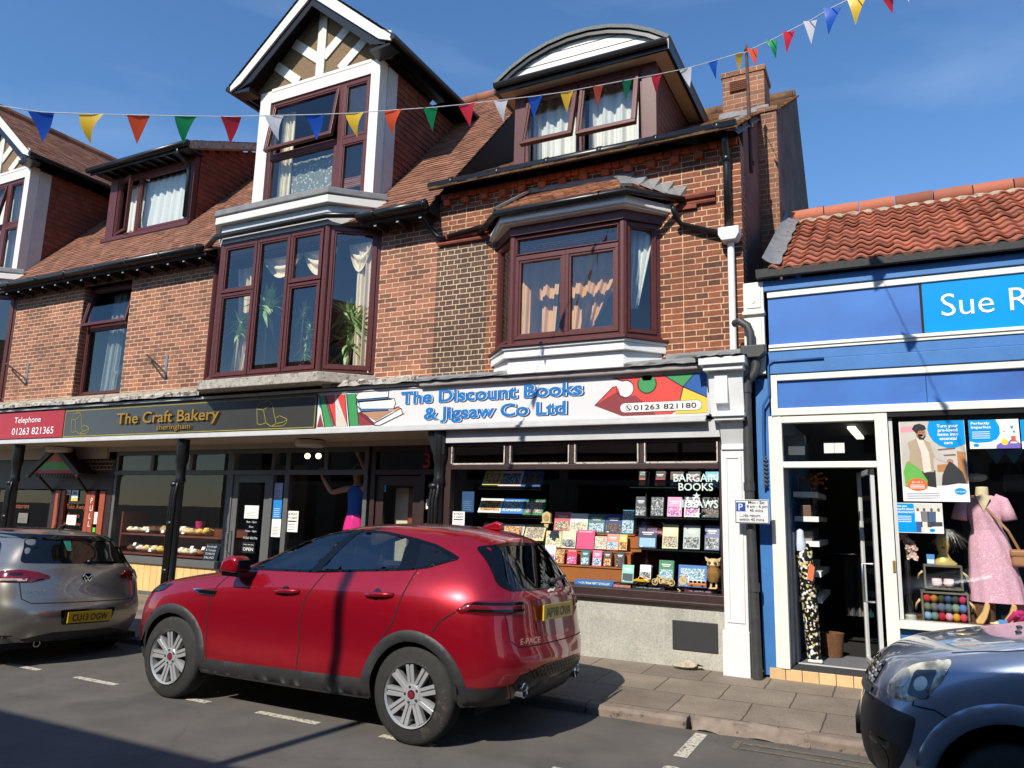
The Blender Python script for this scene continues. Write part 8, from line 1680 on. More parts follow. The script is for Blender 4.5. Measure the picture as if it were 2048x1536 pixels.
for i in range(420):
    a = rnd.uniform(0, 6.28); e = rnd.uniform(-.2, 1.3); L = rnd.uniform(.06, .13); d = Vector((math.cos(a)*math.cos(e), math.sin(a)*math.cos(e)+.1, math.sin(e))); o_ = Vector((q.x+.055, 8.93, zz+.25))+d*.05
    if d.y < -.5 and d.z < .4: continue
    p1_ = o_+d*L*.5+Vector((0, 0, .01)); p2_ = o_+d*L+Vector((.03*rnd.uniform(-1, 1.5), 0, -.05-.06*rnd.random())); n = d.cross(Vector((0, 0, 1))).normalized()*.0022
    i0 = [mb.av(v) for v in (o_-n, o_+n, p1_+n, p1_-n, p2_+n*.4, p2_-n*.4)]; mb.face((i0[0], i0[1], i0[2], i0[3])); mb.face((i0[3], i0[2], i0[4], i0[5]))
mb.build('wig', mat('silver_hair', (186, 186, 180), .6, .3, 40), Hd)
for (a, b_, Y, lab) in ((1862, 1129, 8.80, 'small blue folded price card leaning on the upper crate'), (2008, 1262, 8.72, 'small blue price card at the front of the shop window')):
    q = P(a, b_, Y); mb = MB(); mb.prism([(8.0+Y-8.0, q.z), (Y+.03, q.z), (Y+.02, q.z+.10), (Y+.01, q.z+.10)], q.x-.035, q.x+.035, 'x'); mb.k = 1; mb.poly([(q.x-.03, Y-.002, q.z+.01), (q.x+.03, Y-.002, q.z+.01), (q.x+.03, Y+.004, q.z+.05), (q.x-.03, Y+.004, q.z+.05)]); tag(mb.build('price_card', [cm((70, 140, 200)), m_paper]), lab, 'card')
# vase and flowers
q = P(1822, 1244, 8.72); q2 = P(1817, 1120, 8.72); Vs = thing('flower_vase', 'tall slim glass vase of pale pink flowers beside the window frame', 'vase', (q.x, 8.72, Zf))
mb = MB(); mb.lathe([(.06, Zf), (.062, Zf+.02), (.03, Zf+.08), (.022, Zf+.2), (.022, q2.z-.1), (.03, q2.z)], (q.x, 8.73, 0), 18); mb.build('vase', mat_glass('vase_glass', 1.6, (.86, .9, .9)), Vs, smooth=True)
mb = MB(); mb.lathe([(.0, Zf+.004), (.058, Zf+.005), (.05, Zf+.05), (.0, Zf+.06)], (q.x, 8.73, 0), 14); mb.build('pebbles', mat('pebbles', (196, 190, 176), .7, .35, 60, bump=.8), Vs)
mb = MB()
for i in range(6): mb.tube([(q.x, 8.73, Zf+.1), (q.x, 8.73, q2.z), (q.x+rnd.uniform(-.03, .09), 8.73+rnd.uniform(-.04, .04), q2.z+rnd.uniform(.06, .26))], .003, 5)
mb.build('stems', mat('twig', (96, 76, 56), .8), Vs)
mb = MB()
for i in range(34):
    t = i/33; c = Vector((q.x+rnd.uniform(-.05, .06)+.05*(1-t), 8.73+rnd.uniform(-.05, .05), q2.z+.02+.30*t)); c.x -= .04*(t > .6)
    for k in range(5):
        a = k*1.257+rnd.random(); d = Vector((math.cos(a), rnd.uniform(-.7, .2), math.sin(a))).normalized(); n = d.cross(Vector((0, 1, 0))).normalized(); L = rnd.uniform(.02, .032)
        mb.poly([c, c+d*L*.6+n*L*.45, c+d*L, c+d*L*.6-n*L*.45])
mb.build('blossom', mat('blossom_pink', (226, 190, 180), .8, .25, 60), Vs)
# shoe forms, basket, scarf, pink bag
q = P(1965, 1250, 8.80)
for i, (dx, lab) in enumerate(((0, 'wooden shoe form leaning in front of the basket'), (.22, 'second wooden shoe form, beside the magenta scarf'))):
    mb = MB(); x = q.x+dx; mb.prism([(x-.05, Zf), (x+.01, Zf), (x+.045, Zf+.06), (x+.075, Zf+.16), (x+.075, Zf+.20), (x+.04, Zf+.21), (x+.01, Zf+.12), (x-.05, Zf+.03)], 8.80, 8.86); tag(mb.build('shoe_form', mat('pale_wood', (214, 172, 112), .5, .12, 9), bevel=.012, seg=3), lab, 'shoe form', 'wooden shoe forms in the window')
mb = MB(); mb.lathe([(.0, Zf), (.11, Zf), (.125, Zf+.18), (.118, Zf+.18), (.10, Zf+.02)], (q.x+.02, 9.02, 0), 24); tag(mb.build('wicker_basket', mat_brick('wicker', (136, 92, 58), (112, 74, 46), (60, 40, 26), bw=.03, rh=.012, ms=.002), smooth=40), 'brown wicker basket on the window shelf behind the shoe forms', 'basket')
q = P(2040, 1228, 8.85); mb = MB()
for k in range(7): mb.tube([(q.x-.14+.04*k, 8.82+.02*(k % 3), Zf+.01+.01*k), (q.x-.05+.03*k, 8.80, Zf+.12+.02*math.sin(k)), (q.x+.10, 8.84+.02*(k % 2), Zf+.05+.02*k)], [.022, .03, .022], 8)
tag(mb.build('scarf', mat('magenta_cloth', (176, 30, 96), .8, .25, 14), smooth=True), 'crumpled magenta scarf on the window shelf', 'scarf')
q = P(2055, 1190, 9.1); mb = MB(); mb.box(q.x-.12, q.x+.25, 9.05, 9.2, Zf, Zf+.26); tag(mb.build('pink_handbag', mat('pink_leather', (222, 150, 160), .5, .06), bevel=.05, seg=3), 'soft pink handbag behind the dress at the right edge', 'bag')
# bunting hanging inside the shop
mb = MB()
for a in (1992, 2026): q = P(a, 899, 9.6); mb.poly([(q.x-.10, 9.6, q.z), (q.x, 9.6, q.z-.16), (q.x+.10, 9.6, q.z)])
tag(mb.build('indoor_pennants', cm((40, 110, 150))), 'two dark teal pennants hanging inside the charity shop', 'bunting')
q = P(1950, 955, 9.7); mb = MB(); mb.ball((q.x, 9.7, q.z), .12, .12, .05); tag(mb.build('white_bowl', m_paper, smooth=True), 'white bowl on a dark shelf behind the large poster', 'bowl')
q = P(2028, 960, 9.7); mb = MB(); mb.prism([(q.x-.12, q.z-.12), (q.x+.14, q.z-.12), (q.x+.12, q.z+.06), (q.x-.1, q.z+.06)], 9.66, 9.78); mb.tube([(q.x-.06, 9.72, q.z+.06), (q.x-.03, 9.72, q.z+.16), (q.x+.05, 9.72, q.z+.16), (q.x+.08, 9.72, q.z+.06)], .012, 8); tag(mb.build('dark_handbag', mat('dark_leather', (40, 38, 42), .4), bevel=.02), 'dark handbag with a round handle in the back of the charity shop', 'bag')
# --- inside the open door
Sx = bpy.data.objects['charity_shop']
mb = MB(); mb.box(-1.07, -1.03, 8.9, 9.25, .24, 1.62); mb.box(-1.07, -1.05, 8.66, 8.9, .24, 2.3); mb.build('inner_pillar', mat('inner_grey', (160, 162, 164), .6, .05), Sx)
for i, z in enumerate((2.02, 1.74, 1.46, 1.12, .84)):
    K = thing('wall_shelf', ('top', 'second', 'third', 'fourth', 'lowest')[i]+' white shelf on the wall inside the open charity shop door', 'shelf', (-1.05, 9.6, z), group='white wall shelves inside the door')
    mb = MB(); mb.box(-1.06, -.80, 9.35+.05*(i % 2), 10.6, z, z+.06); mb.build('board', m_upvcw, K)
    for k in range(5):
        y = 9.45+.2*k; hh = rnd.uniform(.06, .16); c = rnd.choice(((150, 140, 128), (92, 104, 120), (176, 168, 156), (110, 80, 70), (70, 74, 80), (196, 190, 178))); mb = MB()
        if k % 2: mb.lathe([(.04, z+.06), (.055, z+.06+hh*.5), (.03, z+.06+hh)], (-.93, y, 0), 12)
        else: mb.box(-1.0, -.88, y-.05, y+.05, z+.06, z+.06+hh)
        nm = 'ornament' if k % 2 else 'gift_box'
        tag(mb.build(nm, cm(c, .5), bevel=.004), '%s %s, %s along the %s wall shelf inside the door' % ({(150, 140, 128): 'beige', (92, 104, 120): 'slate blue', (176, 168, 156): 'stone', (110, 80, 70): 'brown', (70, 74, 80): 'charcoal', (196, 190, 178): 'cream'}[c], nm.replace('_', ' '), ('first', 'second', 'third', 'fourth', 'last')[k], ('top', 'second', 'third', 'fourth', 'lowest')[i]), 'ornament' if k % 2 else 'box', 'small goods on the wall shelves')
q = P(1626, 962, 9.7); Fl = thing('flower_bunch', 'bunch of orange and yellow flowers high on the shelf inside the shop door', 'flowers', tuple(q)); mb = MB()
for i in range(60):
    c = q+Vector((rnd.gauss(0, .06), rnd.gauss(0, .05), rnd.gauss(0, .04))); mb.k = rnd.choice((0, 0, 1, 2)); mb.ball(c, .018, .018, .014, 5, 4)
mb.build('blossom', [cm((232, 120, 30)), cm((240, 190, 40)), cm((200, 50, 50))], Fl)
mb = MB(); mb.lathe([(.03, q.z-.3), (.07, q.z-.05)], (q.x, q.y, 0), 12); mb.build('wrapper', cm((60, 64, 56)), Fl)
q = P(1622, 1303, 9.1); q2 = P(1607, 1115, 9.1); m_bw = mat_print('black_white_print', [(20, 20, 22), (20, 20, 22), (20, 20, 22), (232, 230, 226), (20, 20, 22), (196, 180, 120)], 22)
Mq = thing('mannequin', 'mannequin in black and white patterned trousers standing just inside the shop door', 'mannequin', (q.x, 9.1, .24)); dx = q2.x-q.x
mb = MB(); ell(mb, [(.07, .07, .27, .03, 0), (.08, .08, .6, .02, .03), (.085, .09, .95, .0, .03), (.075, .08, 1.15, -.01, 0)], q.x, 9.1, 24); mb.build('trousers', m_bw, Mq, smooth=True)
mb = MB(); ell(mb, [(.075, .08, 1.14, -.01, 0), (.085, .09, 1.28, -.02, 0), (.095, .09, 1.4, -.03, 0), (.05, .05, 1.5, -.03, 0)], q.x, 9.1, 24); mb.build('jacket', m_bw, Mq, smooth=True)
mb = MB(); mb.prism([(q.x+.0, 1.12), (q.x+.06, 1.10), (q.x+.085, 1.25), (q.x+.03, 1.3)], 8.99, 9.03); mb.build('orange_scarf', cm((206, 110, 70)), Mq)
mb = MB(); ell(mb, [(.05, .05, 1.42, -.06, 0), (.06, .055, 1.5, -.06, 0), (.04, .04, 1.58, -.06, 0), (.035, .035, 1.64, -.06, 0), (.0, .0, 1.66, -.06, 0)], q.x, 9.06, 20); mb.build('bust', cm((196, 206, 226)), Mq, smooth=True)
mb = MB(); mb.box(q.x-.03, q.x+.12, 9.02, 9.10, .242, .275); mb.build('shoe', m_sw, Mq, bevel=.012)
q = P(1664, 1262, 9.6); mb = MB(); mb.lathe([(.0, .24), (.10, .24), (.13, .5), (.12, .5), (.09, .26)], (q.x, 9.6, 0), 20); tag(mb.build('wicker_basket', _M['wicker'], smooth=40), 'brown wicker basket on the floor inside the shop door', 'basket')
for i, (x, c, nm) in enumerate(((-.62, (86, 84, 80), 'grey'), (-.54, (60, 62, 66), 'charcoal'), (-.46, (120, 116, 108), 'pale grey'), (-.38, (50, 90, 92), 'teal'))):
    mb = MB(); mb.grid(lambda s, t, x=x: (x-.05+.10*s+.02*t, 11.0+.03*math.sin(s*12+i)+.02*s, .55+.75*t), 10, 4); tag(mb.build('hanging_shirt', cm(c, .9), smooth=True), '%s garment on the rail deep inside the shop door' % nm, 'garment', 'garments on the rail')
mb = MB(); mb.tube([(-.85, 11.0, 1.33), (-.25, 11.05, 1.33)], .012, 8); mb.tube([(-.26, 11.05, .24), (-.26, 11.05, 1.33)], .012, 8); tag(mb.build('clothes_rail', m_chrome, smooth=True), 'steel clothes rail in the dark behind the shop door', 'rail')
q = P(1712, 868, 10.4); mb = MB(); mb.bar((q.x-.03, 9.9, 2.88), (q.x+.02, 11.2, 2.88), .09, .03); tag(mb.build('tube_lamp', mat_emit('lamp_white', (255, 244, 220), 1.5)), 'lit strip lamp on the ceiling seen through the charity shop fanlight', 'lamp')
mb = MB(); q = P(1590, 890, 8.9); mb.box(-1.06, -.86, 8.8, 8.95, q.z-.12, q.z+.1); tag(mb.build('alarm_box', cm((70, 74, 78))), 'grey box inside the fanlight over the charity shop door', 'box')
# ================================================================ bakery window
G = thing('bread_shelving', 'two dark wooden shelves of bread in the bakery window', 'shelf', (-12, 9.9, .7)); m_sh = mat('shelf_mahogany', (104, 52, 34), .5, .2, 5)
zA, zB = 1.20, .845
for z in (zA, zB): mb = MB(); mb.box(-13.3, -10.5, 9.68, 10.15, z-.03, z); mb.build('shelf', m_sh, G)
mb = MB(); mb.box(-13.3, -10.5, 10.16, 10.2, .7, 1.35); mb.build('back_board', m_sh, G); mb = MB(); mb.box(-13.34, -13.3, 9.68, 10.2, .7, 1.6); mb.build('end_board', m_sh, G)
kinds = (('round floury loaf', (226, 210, 172)), ('seeded bloomer', (178, 146, 96)), ('crusty brown loaf', (150, 96, 56)), ('pale bread roll', (226, 196, 140)), ('cheese topped roll', (222, 186, 96)), ('dark rye loaf', (96, 62, 44)), ('iced finger', (232, 222, 208)))
m_loaf = [mat('bread_%d' % i, c, .85, .25, 26, bump=.6, spots=((min(255, c[0]+30), min(255, c[1]+30), c[2]+20), .58, 30)) for i, (n, c) in enumerate(kinds)]
ordn = ('first', 'second', 'third', 'fourth', 'fifth', 'sixth', 'seventh', 'eighth', 'ninth', 'tenth', 'eleventh', 'twelfth', 'thirteenth', 'fourteenth', 'fifteenth', 'sixteenth', 'seventeenth', 'eighteenth', 'nineteenth', 'twentieth')
def bread(z, xs, ks, sn):
    for i, x in enumerate(xs):
        k = ks[i % len(ks)]; mb = MB(); L = rnd.uniform(.07, .10); W2 = rnd.uniform(.12, .20); hh = rnd.uniform(.05, .075); yy = 9.86+rnd.uniform(-.05, .05); tw = rnd.uniform(-.4, .4)
        mb.T = Matrix.Translation((x, yy, z+hh*.95)) @ Matrix.Rotation(tw, 4, 'Z') @ Matrix.Rotation(R(-12), 4, 'X'); mb.ball((0, 0, 0), L, W2, hh, 12, 8)
        for q_ in range(3): mb.ball((0, -W2*.5+W2*.5*q_, hh*.75), L*.8, .03, .02, 8, 5)
        o = mb.build('bread_loaf', m_loaf[k], smooth=True); tag(o, '%s, %s from the left on the %s bakery shelf' % (kinds[k][0], ordn[i], sn), 'bread', 'bread on the bakery shelves')
bread(zA, [-13.15, -13.0, -12.84, -12.66, -12.48, -12.3, -12.12, -11.95, -11.78, -11.62, -11.47, -11.33, -11.2], (0, 6, 0, 6, 5, 1, 1, 4, 6, 3, 3, 4, 4), 'upper')
bread(zB, [-13.12, -12.95, -12.78, -12.6, -12.42, -12.25, -12.07, -11.9, -11.72, -11.55, -11.38, -11.2, -11.04, -10.88, -10.7], (5, 5, 6, 3, 0, 4, 3, 4, 6, 0, 6, 2, 2, 1, 2), 'lower')
tx = ([-12.62, -12.2, -11.9, -11.66], [-13.0, -12.5, -12.0, -11.85, -11.45, -11.15, -10.98, -10.8, -10.62])
for j, (z, l) in enumerate(((zA, tx[0]), (zB, tx[1]))):
    for i, x in enumerate(l): mb = MB(); mb.T = Matrix.Translation((x, 9.72, z+.03)) @ Matrix.Rotation(R(-20+rnd.uniform(-8, 8)), 4, 'X') @ Matrix.Rotation(rnd.uniform(-.2, .2), 4, 'Y'); dz = .1 if j == 1 and i in (0, 4, 5, 6, 7) else 0; mb.box(-.04, .04, 0, .003, dz, dz+.06); tag(mb.build('price_card', m_paper), 'white price card, %s along the %s bakery shelf' % (ordn[i], ('upper', 'lower')[j]), 'card', 'price cards among the bread')
q = P(424, 1030, 10.3); mb = MB(); mb.lathe([(.06, 1.25), (.09, 1.46)], (q.x, 10.05, 0), 16); tag(mb.build('pink_bucket', cm((170, 30, 90))), 'magenta pot on the bakery counter behind the bread', 'pot')
q0, q1 = P(405, 1122, 9.62), P(432, 1098, 9.62); mb = MB(); mb.T = Matrix.Translation((q0.x, 9.60, .80)) @ Matrix.Rotation(R(-14), 4, 'X'); mb.box(0, .36, 0, .02, 0, .30); Bd_ = mb.build('chalk_board', m_black); tag(Bd_, 'small black chalk board leaning at the right of the bread window', 'board')
mb = MB(); mb.T = Matrix.Translation((q0.x, 9.60, .80)) @ Matrix.Rotation(R(-14), 4, 'X')
for i, t_ in enumerate(('Sourdough', '& Tomato', 'TOMATO', 'SALAD')): mb.text(t_, (.04, -.003, .23-.065*i), .055, width=.24)
mb.build('chalk_writing', cm((206, 206, 200)), Bd_)
Bk = bpy.data.objects['bakery_shopfront']
mb = MB(); mb.box(-10.35, -9.55, 10.6, 10.68, 2.93, 2.96); tag(mb.build('tube_lamp', mat_emit('lamp_warm', (255, 238, 200), 2.2)), 'lit tube lamp inside the bakery above the door', 'lamp')
for px, s in ((615, 'left'), (637, 'right')): q = P(px, 912, 10.3); mb = MB(); mb.ball((q.x, 10.3, q.z), .05); tag(mb.build('spot_lamp', mat_emit('lamp_spot', (255, 226, 150), 5.), smooth=True), 'small lit spot lamp in the bakery fanlight, %s of the pair' % s, 'lamp', 'spot lamps inside the bakery')
mb = MB(); mb.box(-13.3, -10.4, 11.5, 11.55, .2, 2.6); mb.k = 1; mb.box(-12.9, -11.0, 11.4, 11.49, 1.3, 2.2); mb.build('rear_wall', [mat('bakery_brown', (52, 38, 30), .8, .15, 3), mat('bakery_panel', (66, 50, 38), .8)], bpy.data.objects['brick_terrace'])
# the person at the bakery window, arms raised to the glass
def skin(verts, edges, name, m, parent, sub=2, root=0):
    me = bpy.data.meshes.new('sk'); me.from_pydata([v[:3] for v in verts], edges, []); o = bpy.data.objects.new('sk', me); COL.objects.link(o); md = o.modifiers.new('skin', 'SKIN'); md.use_smooth_shade = True
    for i, v in enumerate(verts):
        sv = me.skin_vertices[0].data[i]; sv.radius = (v[3], v[4] if len(v) > 4 else v[3]); sv.use_root = i == root
    sm = o.modifiers.new('s', 'SUBSURF'); sm.levels = sm.render_levels = sub
    dg = bpy.context.evaluated_depsgraph_get(); dg.update(); me2 = bpy.data.meshes.new_from_object(o.evaluated_get(dg)); bpy.data.objects.remove(o); bpy.data.meshes.remove(me)
    me2.materials.clear(); me2.materials.append(m); me2.polygons.foreach_set('use_smooth', [True]*len(me2.polygons)); me2.name = name
    o = bpy.data.objects.new(name, me2); COL.objects.link(o); attach(o, parent); return o
def person():
    x, y, b0 = -7.88, 9.92, .72       # stands on the low window platform
    T = thing('person', 'person in blue vest and pink skirt reaching up with both arms behind bakery glass', 'person', (x, y, b0))
    sk = mat('skin', (196, 146, 118), .55, .06, 8)
    V = [(x, y, b0+.90, .13, .10), (x, y, b0+1.08, .115, .085), (x, y, b0+1.30, .14, .10), (x, y, b0+1.42, .06, .06), (x, y-.01, b0+1.50, .055, .055), (x, y-.02, b0+1.58, .085, .10), (x, y-.01, b0+1.68, .08, .09)]
    Ed = [(0, 1), (1, 2), (2, 3), (3, 4), (4, 5), (5, 6)]
    def add(p, par): V.append(p); Ed.append((par, len(V)-1)); return len(V)-1
    for s in (-1, 1):
        i = add((x+s*.10, y, b0+.80, .09, .09), 0); i = add((x+s*.10, y-.02, b0+.46, .06, .06), i); i = add((x+s*.10, y, b0+.10, .04, .045), i); i = add((x+s*.11, y-.13, b0+.03, .035, .03), i)
    hx = {}
    for s, el, wr in ((-1, (x-.44, y-.12, b0+1.29), (x-.53, y-.26, b0+1.54)), (1, (x+.26, y-.10, b0+1.62), (x+.20, y-.26, b0+1.86))):
        i = add((x+s*.18, y-.01, b0+1.37, .058, .058), 2); i = add((*el, .045, .045), i); i = add((*wr, .03, .03), i); i = add((wr[0]+.0, wr[1]-.03, wr[2]+.05, .036, .02), i); pw = V[i]
        for k in range(4):
            fx = (k-1.5)*.02; L = (.065, .075, .07, .055)[k]; j = add((pw[0]+fx, pw[1]-.01, pw[2]+.04, .0095, .0095), i); j = add((pw[0]+fx*1.25, pw[1]-.02, pw[2]+.04+L*.6, .009, .009), j); add((pw[0]+fx*1.35, pw[1]-.012, pw[2]+.04+L, .007, .007), j)
        j = add((pw[0]-s*.035, pw[1]-.01, pw[2]+.0, .011, .011), i); add((pw[0]-s*.055, pw[1]-.015, pw[2]+.03, .009, .009), j)
    bd = skin(V, Ed, 'body', sk, T)
    mb = MB(); ell(mb, [(.16, .125, b0+.90, 0, .02), (.145, .115, b0+1.05, 0, .01), (.165, .125, b0+1.22, 0, 0), (.175, .12, b0+1.34, 0, 0), (.10, .09, b0+1.41, 0, 0)], x, y, 28); mb.build('vest', mat('vest_blue', (22, 92, 190), .8, .12, 9), T, smooth=True)
    mb = MB(); ell(mb, [(.23, .18, b0+.50, 0, .05), (.20, .15, b0+.75, 0, .04), (.165, .13, b0+.95, 0, .01)], x, y, 40); mb.build('skirt', mat('skirt_pink', (222, 30, 130), .8, .12, 9), T, smooth=True)
    mb = MB(); ell(mb, [(.172, .135, b0+.88, 0, .03), (.168, .132, b0+.93, 0, .03)], x, y, 28); mb.build('vest_hem', cm((60, 160, 226)), T, smooth=True)
    mb = MB(); mb.ball((x, y+.02, b0+1.67), .105, .12, .10, 14, 9); mb.ball((x, y+.09, b0+1.57), .07, .05, .12); mb.build('hair', mat('dark_hair', (44, 32, 26), .6, .2, 40), T, smooth=True)
    mb = MB(); mb.ball((x, y-.12, b0+1.60), .016, .022, .022); mb.build('nose', sk, bd, smooth=True)
    for s in (-1, 1): mb = MB(); mb.ball((x+s*.035, y-.112, b0+1.635), .011, .006, .007); mb.build('eye', m_sk, bd)
    mb = MB(); mb.ball((x, y-.112, b0+1.545), .024, .008, .007); mb.build('mouth', cm((160, 84, 80)), bd)
person()
mb = MB(); mb.box(-8.97, -7.45, 9.62, 10.6, .2, .72); mb.build('window_platform', m_dbrown, bpy.data.objects['brick_terrace'])
# ================================================================ curtains and plants upstairs
def curt(label, mb, m=None): return tag(mb.build('curtain', m or m_net, smooth=True), label, 'curtain', 'curtains in the upper windows')
curt('white net curtain in the gabled dormer at the far left edge', sheet(-18.75, -16.55, 6.62, 8.62, 8.99, 13, .025))
curt('white net curtain in the small left light of the flat dormer', sheet(-14.32, -13.72, 7.28, 8.45, 9.68, 4, .02))
curt('white net curtain in the wide right light of the flat dormer', sheet(-13.66, -12.15, 7.28, 8.45, 9.66, 8, .03, sw=lambda s, t, a, z: (a-.25*(1-t)*(1-s)**2, z)))
curt('narrow cream curtain drawn to the left side of the central gabled dormer', sheet(-9.3, -8.98, 6.6, 8.6, 9.0, 4, .03), mat('cream_curtain', (226, 216, 190), .9))
b = NB('lace'); n = b.n('TexVoronoi', Scale=18.); tc = b.n('TexCoord'); b.l(tc, 'Object', n, 'Vector'); b.base(b.ramp((n, 'Distance'), [(.25, lin((180, 184, 172))), (.4, lin((112, 124, 120)))])); b.p.inputs['Roughness'].default_value = .9
curt('patterned lace panel across the lower half of the central gabled dormer', sheet(-9.0, -7.86, 6.6, 7.62, 9.02, 5, .012), b.m)
curt('pale curtain end in the lower right light of the central dormer', sheet(-7.45, -7.22, 6.6, 7.3, 9.0, 2, .03))
curt('white curtain in the left window of the arched dormer', sheet(-4.42, -3.6, 6.56, 7.66, 9.06, 4.2, .035, hem=.0))
curt('white curtain in the right window of the arched dormer', sheet(-3.52, -2.68, 6.56, 7.66, 9.06, 3.6, .04))
curt('cream drape at the left of the tall bay, tied in', sheet(-9.75, -9.35, 3.74, 5.7, 8.72, 3, .04, sw=lambda s, t, a, z: (a+.10*math.sin(t*3.14), z)), m_drape)
curt('cream drape at the right side of the tall bay behind the palm', sheet(-7.2, -6.82, 3.74, 5.75, 8.74, 3, .04, sw=lambda s, t, a, z: (a-.02*t, z)), m_drape)
def swag(x0, x1, z, dr, y):
    mb = MB(); mb.grid(lambda s, t: (x0+(x1-x0)*s, y-.03*math.sin(t*14), z-dr*t*(max(0., math.sin(3.1416*s))**.8)-.02*t), 24, 16); return mb
curt('left swag of pale drapery at the top of the tall bay', swag(-9.0, -8.2, 5.75, .35, 8.6), m_drape); curt('right swag of pale drapery at the top of the tall bay', swag(-8.15, -7.5, 5.75, .4, 8.6), m_drape); curt('draped swag in the angled side light of the tall bay', swag(-7.35, -6.9, 5.8, .45, 8.72), m_drape)
def sweep(s, t, a, z):
    k = (1-t)**1.6; return (a+(-.55)*k*s*(1 if t < 1 else 1), z+.28*k*s)
curt('peach drape swept to the left in the left half of the first floor bay', sheet(-4.72, -3.86, 3.93, 5.34, 8.96, 5, .03, 60, 14, sw=lambda s, t, a, z: (a-.10*(1-t)*s, z+.12*s*max(0, .5-t))), m_peach)
curt('peach drape swept up from the right half of the first floor bay', sheet(-3.88, -3.0, 3.93, 5.34, 8.98, 5, .03, 60, 14, sw=lambda s, t, a, z: (a-.45*s*max(0, .7-t), z+.55*s*s*max(0, .8-t))), m_peach)
curt('sheer grey curtain in the angled right light of the first floor bay', sheet(-2.85, -2.5, 4.3, 5.3, 8.72, 4, .02, 40, 10, sw=lambda s, t, a, z: (a-.22*s*(1-t), z)), m_net)
curt('thin pale curtain behind the open sash in the brick wall', sheet(-13.5, -13.1, 3.8, 5.8, 9.1, 3, .03, sw=lambda s, t, a, z: (a-.1*(1-t), z)), mat('grey_net', (128, 136, 134), .9))
m_leaf = mat('strap_leaf', (110, 156, 84), .45, .3, 8, alt=(160, 184, 112)); m_pot = mat('terracotta_pot', (150, 84, 62), .8, .1); m_stem = mat('plant_stem', (150, 136, 100), .8, .15, 20)
def palm(px, y0, Y, hs, nl, L, label, small=False, pot=.09):
    q = P(px, y0, Y); x = q.x; z0 = 3.72
    T = thing('potted_plant', label, 'plant', (x, Y, z0), group='plants in the tall bay window'); mb = MB(); mb.lathe([(.0, z0), (pot*.75, z0), (pot, z0+pot*1.7), (pot*.9, z0+pot*1.7), (pot*.8, z0+pot*1.5), (0, z0+pot*1.5)], (x, Y, 0), 16); mb.build('pot', m_pot, T, smooth=40)
    mb = MB(); heads = []
    for dx, h in hs: mb.tube([(x, Y, z0+pot), (x+dx*.4, Y, z0+h*.5), (x+dx, Y, z0+h)], [.018, .014, .012], 7); heads.append(Vector((x+dx, Y, z0+h)))
    mb.build('stem', m_stem, T, smooth=True)
    mb = MB()
    for hd in heads:
        for i in range(int(nl*1.7)):
            a = rnd.uniform(0, 6.283); e = rnd.uniform(-.4, 1.35); l = L*rnd.uniform(.6, 1.1); d = Vector((math.cos(a)*math.cos(e), .55*math.sin(a)*math.cos(e), math.sin(e))).normalized(); sd_ = d.cross(Vector((0, 0, 1))).normalized() if abs(d.z) < .98 else Vector((1, 0, 0)); w0 = .026*(L/.4) if not small else .02
            o_ = hd-Vector((0, 0, rnd.uniform(0, .25 if small else .1))); pr = None
            for k in range(6):
                t = k/5; p = o_+d*l*t+Vector((0, 0, -.35*l*t*t*(1.2-d.z*.6))); p.y = max(p.y, 8.38+max(0, p.x+7.50)*.66); ww = w0*(math.sin(3.1416*min(1, .18+t*.82))+.05); A = (mb.av(p-sd_*ww), mb.av(p+sd_*ww))
                if pr: mb.face((pr[0], pr[1], A[1], A[0]))
                pr = A
    mb.build('leaf', m_leaf, T, smooth=True)
palm(470, 742, 8.62, ((.0, .85), (.03, 1.05)), 14, .34, 'thin spiky plant at the left end of the tall bay')
palm(527, 738, 8.56, ((-.03, 1.22),), 22, .55, 'tall dracaena with long arching leaves in the second light of the tall bay')
palm(598, 736, 8.58, ((.0, 1.12), (.16, .8), (.1, .5)), 16, .22, 'leggy small leaved plant in the third light of the tall bay', True)
palm(694, 742, 8.74, ((-.05, 1.0), (.12, .8), (.02, .5)), 30, .42, 'bushy dark green yucca in the angled side light of the tall bay')
q = P(228, 770, 9.05); T = thing('potted_plant', 'small bare spindly plant on the sill of the sash window', 'plant', tuple(q)); mb = MB(); mb.tube([(q.x, 9.05, 3.74), (q.x, 9.05, 4.05), (q.x+.02, 9.05, 4.2)], .012, 6); mb.build('stem', m_stem, T); mb = MB()
for i in range(16): a = i*.4; mb.bar((q.x+.02, 9.05, 4.2), (q.x+.02+.16*math.cos(a), 9.05, 4.24+.12*math.sin(a)), .006, .003)
mb.build('leaf', mat('grey_leaf', (150, 154, 148), .7), T)
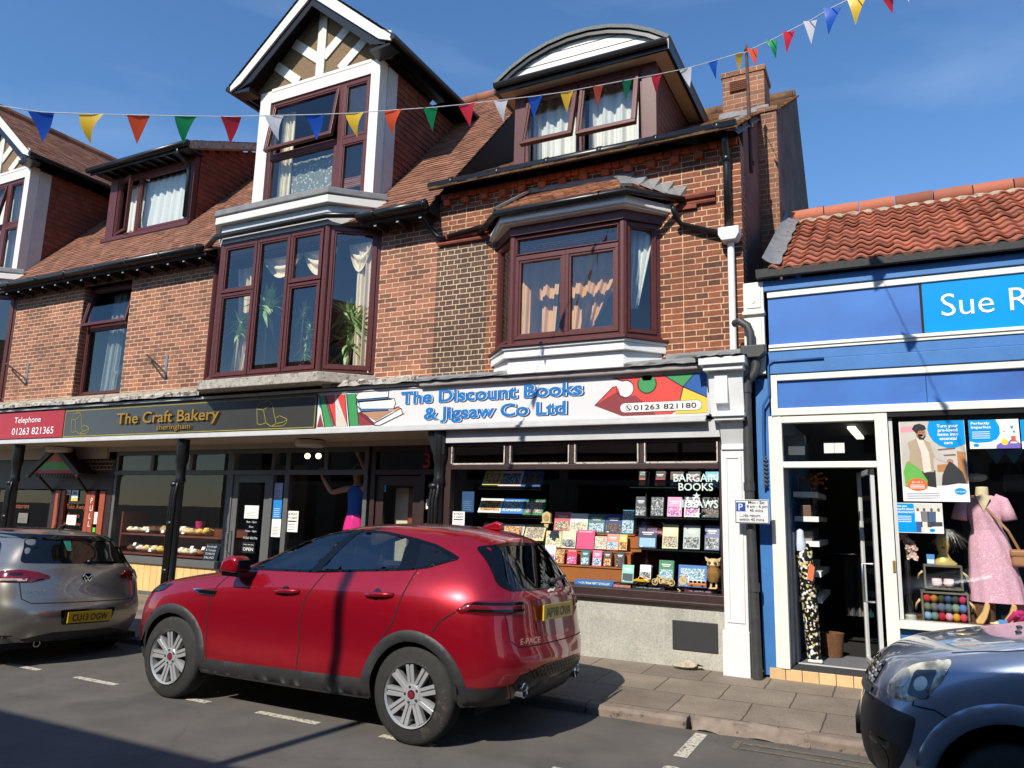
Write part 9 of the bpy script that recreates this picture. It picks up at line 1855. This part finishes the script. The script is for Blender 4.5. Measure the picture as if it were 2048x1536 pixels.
mb = MB(); mb.lathe([(.0, 3.73), (.05, 3.73), (.06, 3.82), (.0, 3.82)], (q.x, 9.05, 0), 12); mb.build('pot', m_paper, T)
# ================================================================ pieces that stand apart become objects of their own
def split_obj(o):
    bm = bmesh.new(); bm.from_mesh(o.data); bm.verts.ensure_lookup_table(); n = len(bm.verts); par = list(range(n))
    def root(i):
        while par[i] != i: par[i] = par[par[i]]; i = par[i]
        return i
    for e in bm.edges: par[root(e.verts[0].index)] = root(e.verts[1].index)
    bx = {}
    for v in bm.verts:
        b = bx.setdefault(root(v.index), [Vector(v.co), Vector(v.co)])
        for k in range(3): b[0][k] = min(b[0][k], v.co[k]); b[1][k] = max(b[1][k], v.co[k])
    ks = list(bx); cl = {k: k for k in ks}
    def rt(k):
        while cl[k] != k: k = cl[k]
        return k
    for i, a in enumerate(ks):
        for c in ks[i+1:]:
            A, B = bx[a], bx[c]; gap = Vector([max(0, A[0][k]-B[1][k], B[0][k]-A[1][k]) for k in range(3)]).length
            if gap < max(.02, .5*max(*(A[1]-A[0]), *(B[1]-B[0]))): cl[rt(a)] = rt(c)
    gs = sorted({rt(k) for k in ks})
    grp = [rt(root(i)) for i in range(n)]; bm.free()
    for g in gs[1:]+gs[:1]:
        c = o if g == gs[0] else o.copy(); me = o.data.copy(); b2 = bmesh.new(); b2.from_mesh(me); b2.verts.ensure_lookup_table()
        bmesh.ops.delete(b2, geom=[v for v in b2.verts if grp[v.index] != g], context='VERTS'); b2.to_mesh(me); b2.free(); c.data = me
        if c is not o: COL.objects.link(c)
NM = ('gutter', 'eaves', 'corner_board', 'bay_floor', 'verge_board', 'moulded_course', 'waste_pipe', 'cheek', 'bay_marking', 'drawn_crimson_book', 'drawn_blue_book', 'badge', 'shut_line', 'wheel_nut', 'upright', 'sleeve', 'hand', 'reel_end', 'heart', 'end_panel', 'jigsaw_outline', 'lettering', 'letter_shadow', 'letter_outline', 'sign_lettering', 'gold_lettering', 'door_lettering', 'phone_number', 'white_words')
for o in list(COL.objects):
    if o.type == 'MESH' and o.name.split('.')[0] in NM and not o.children: split_obj(o)
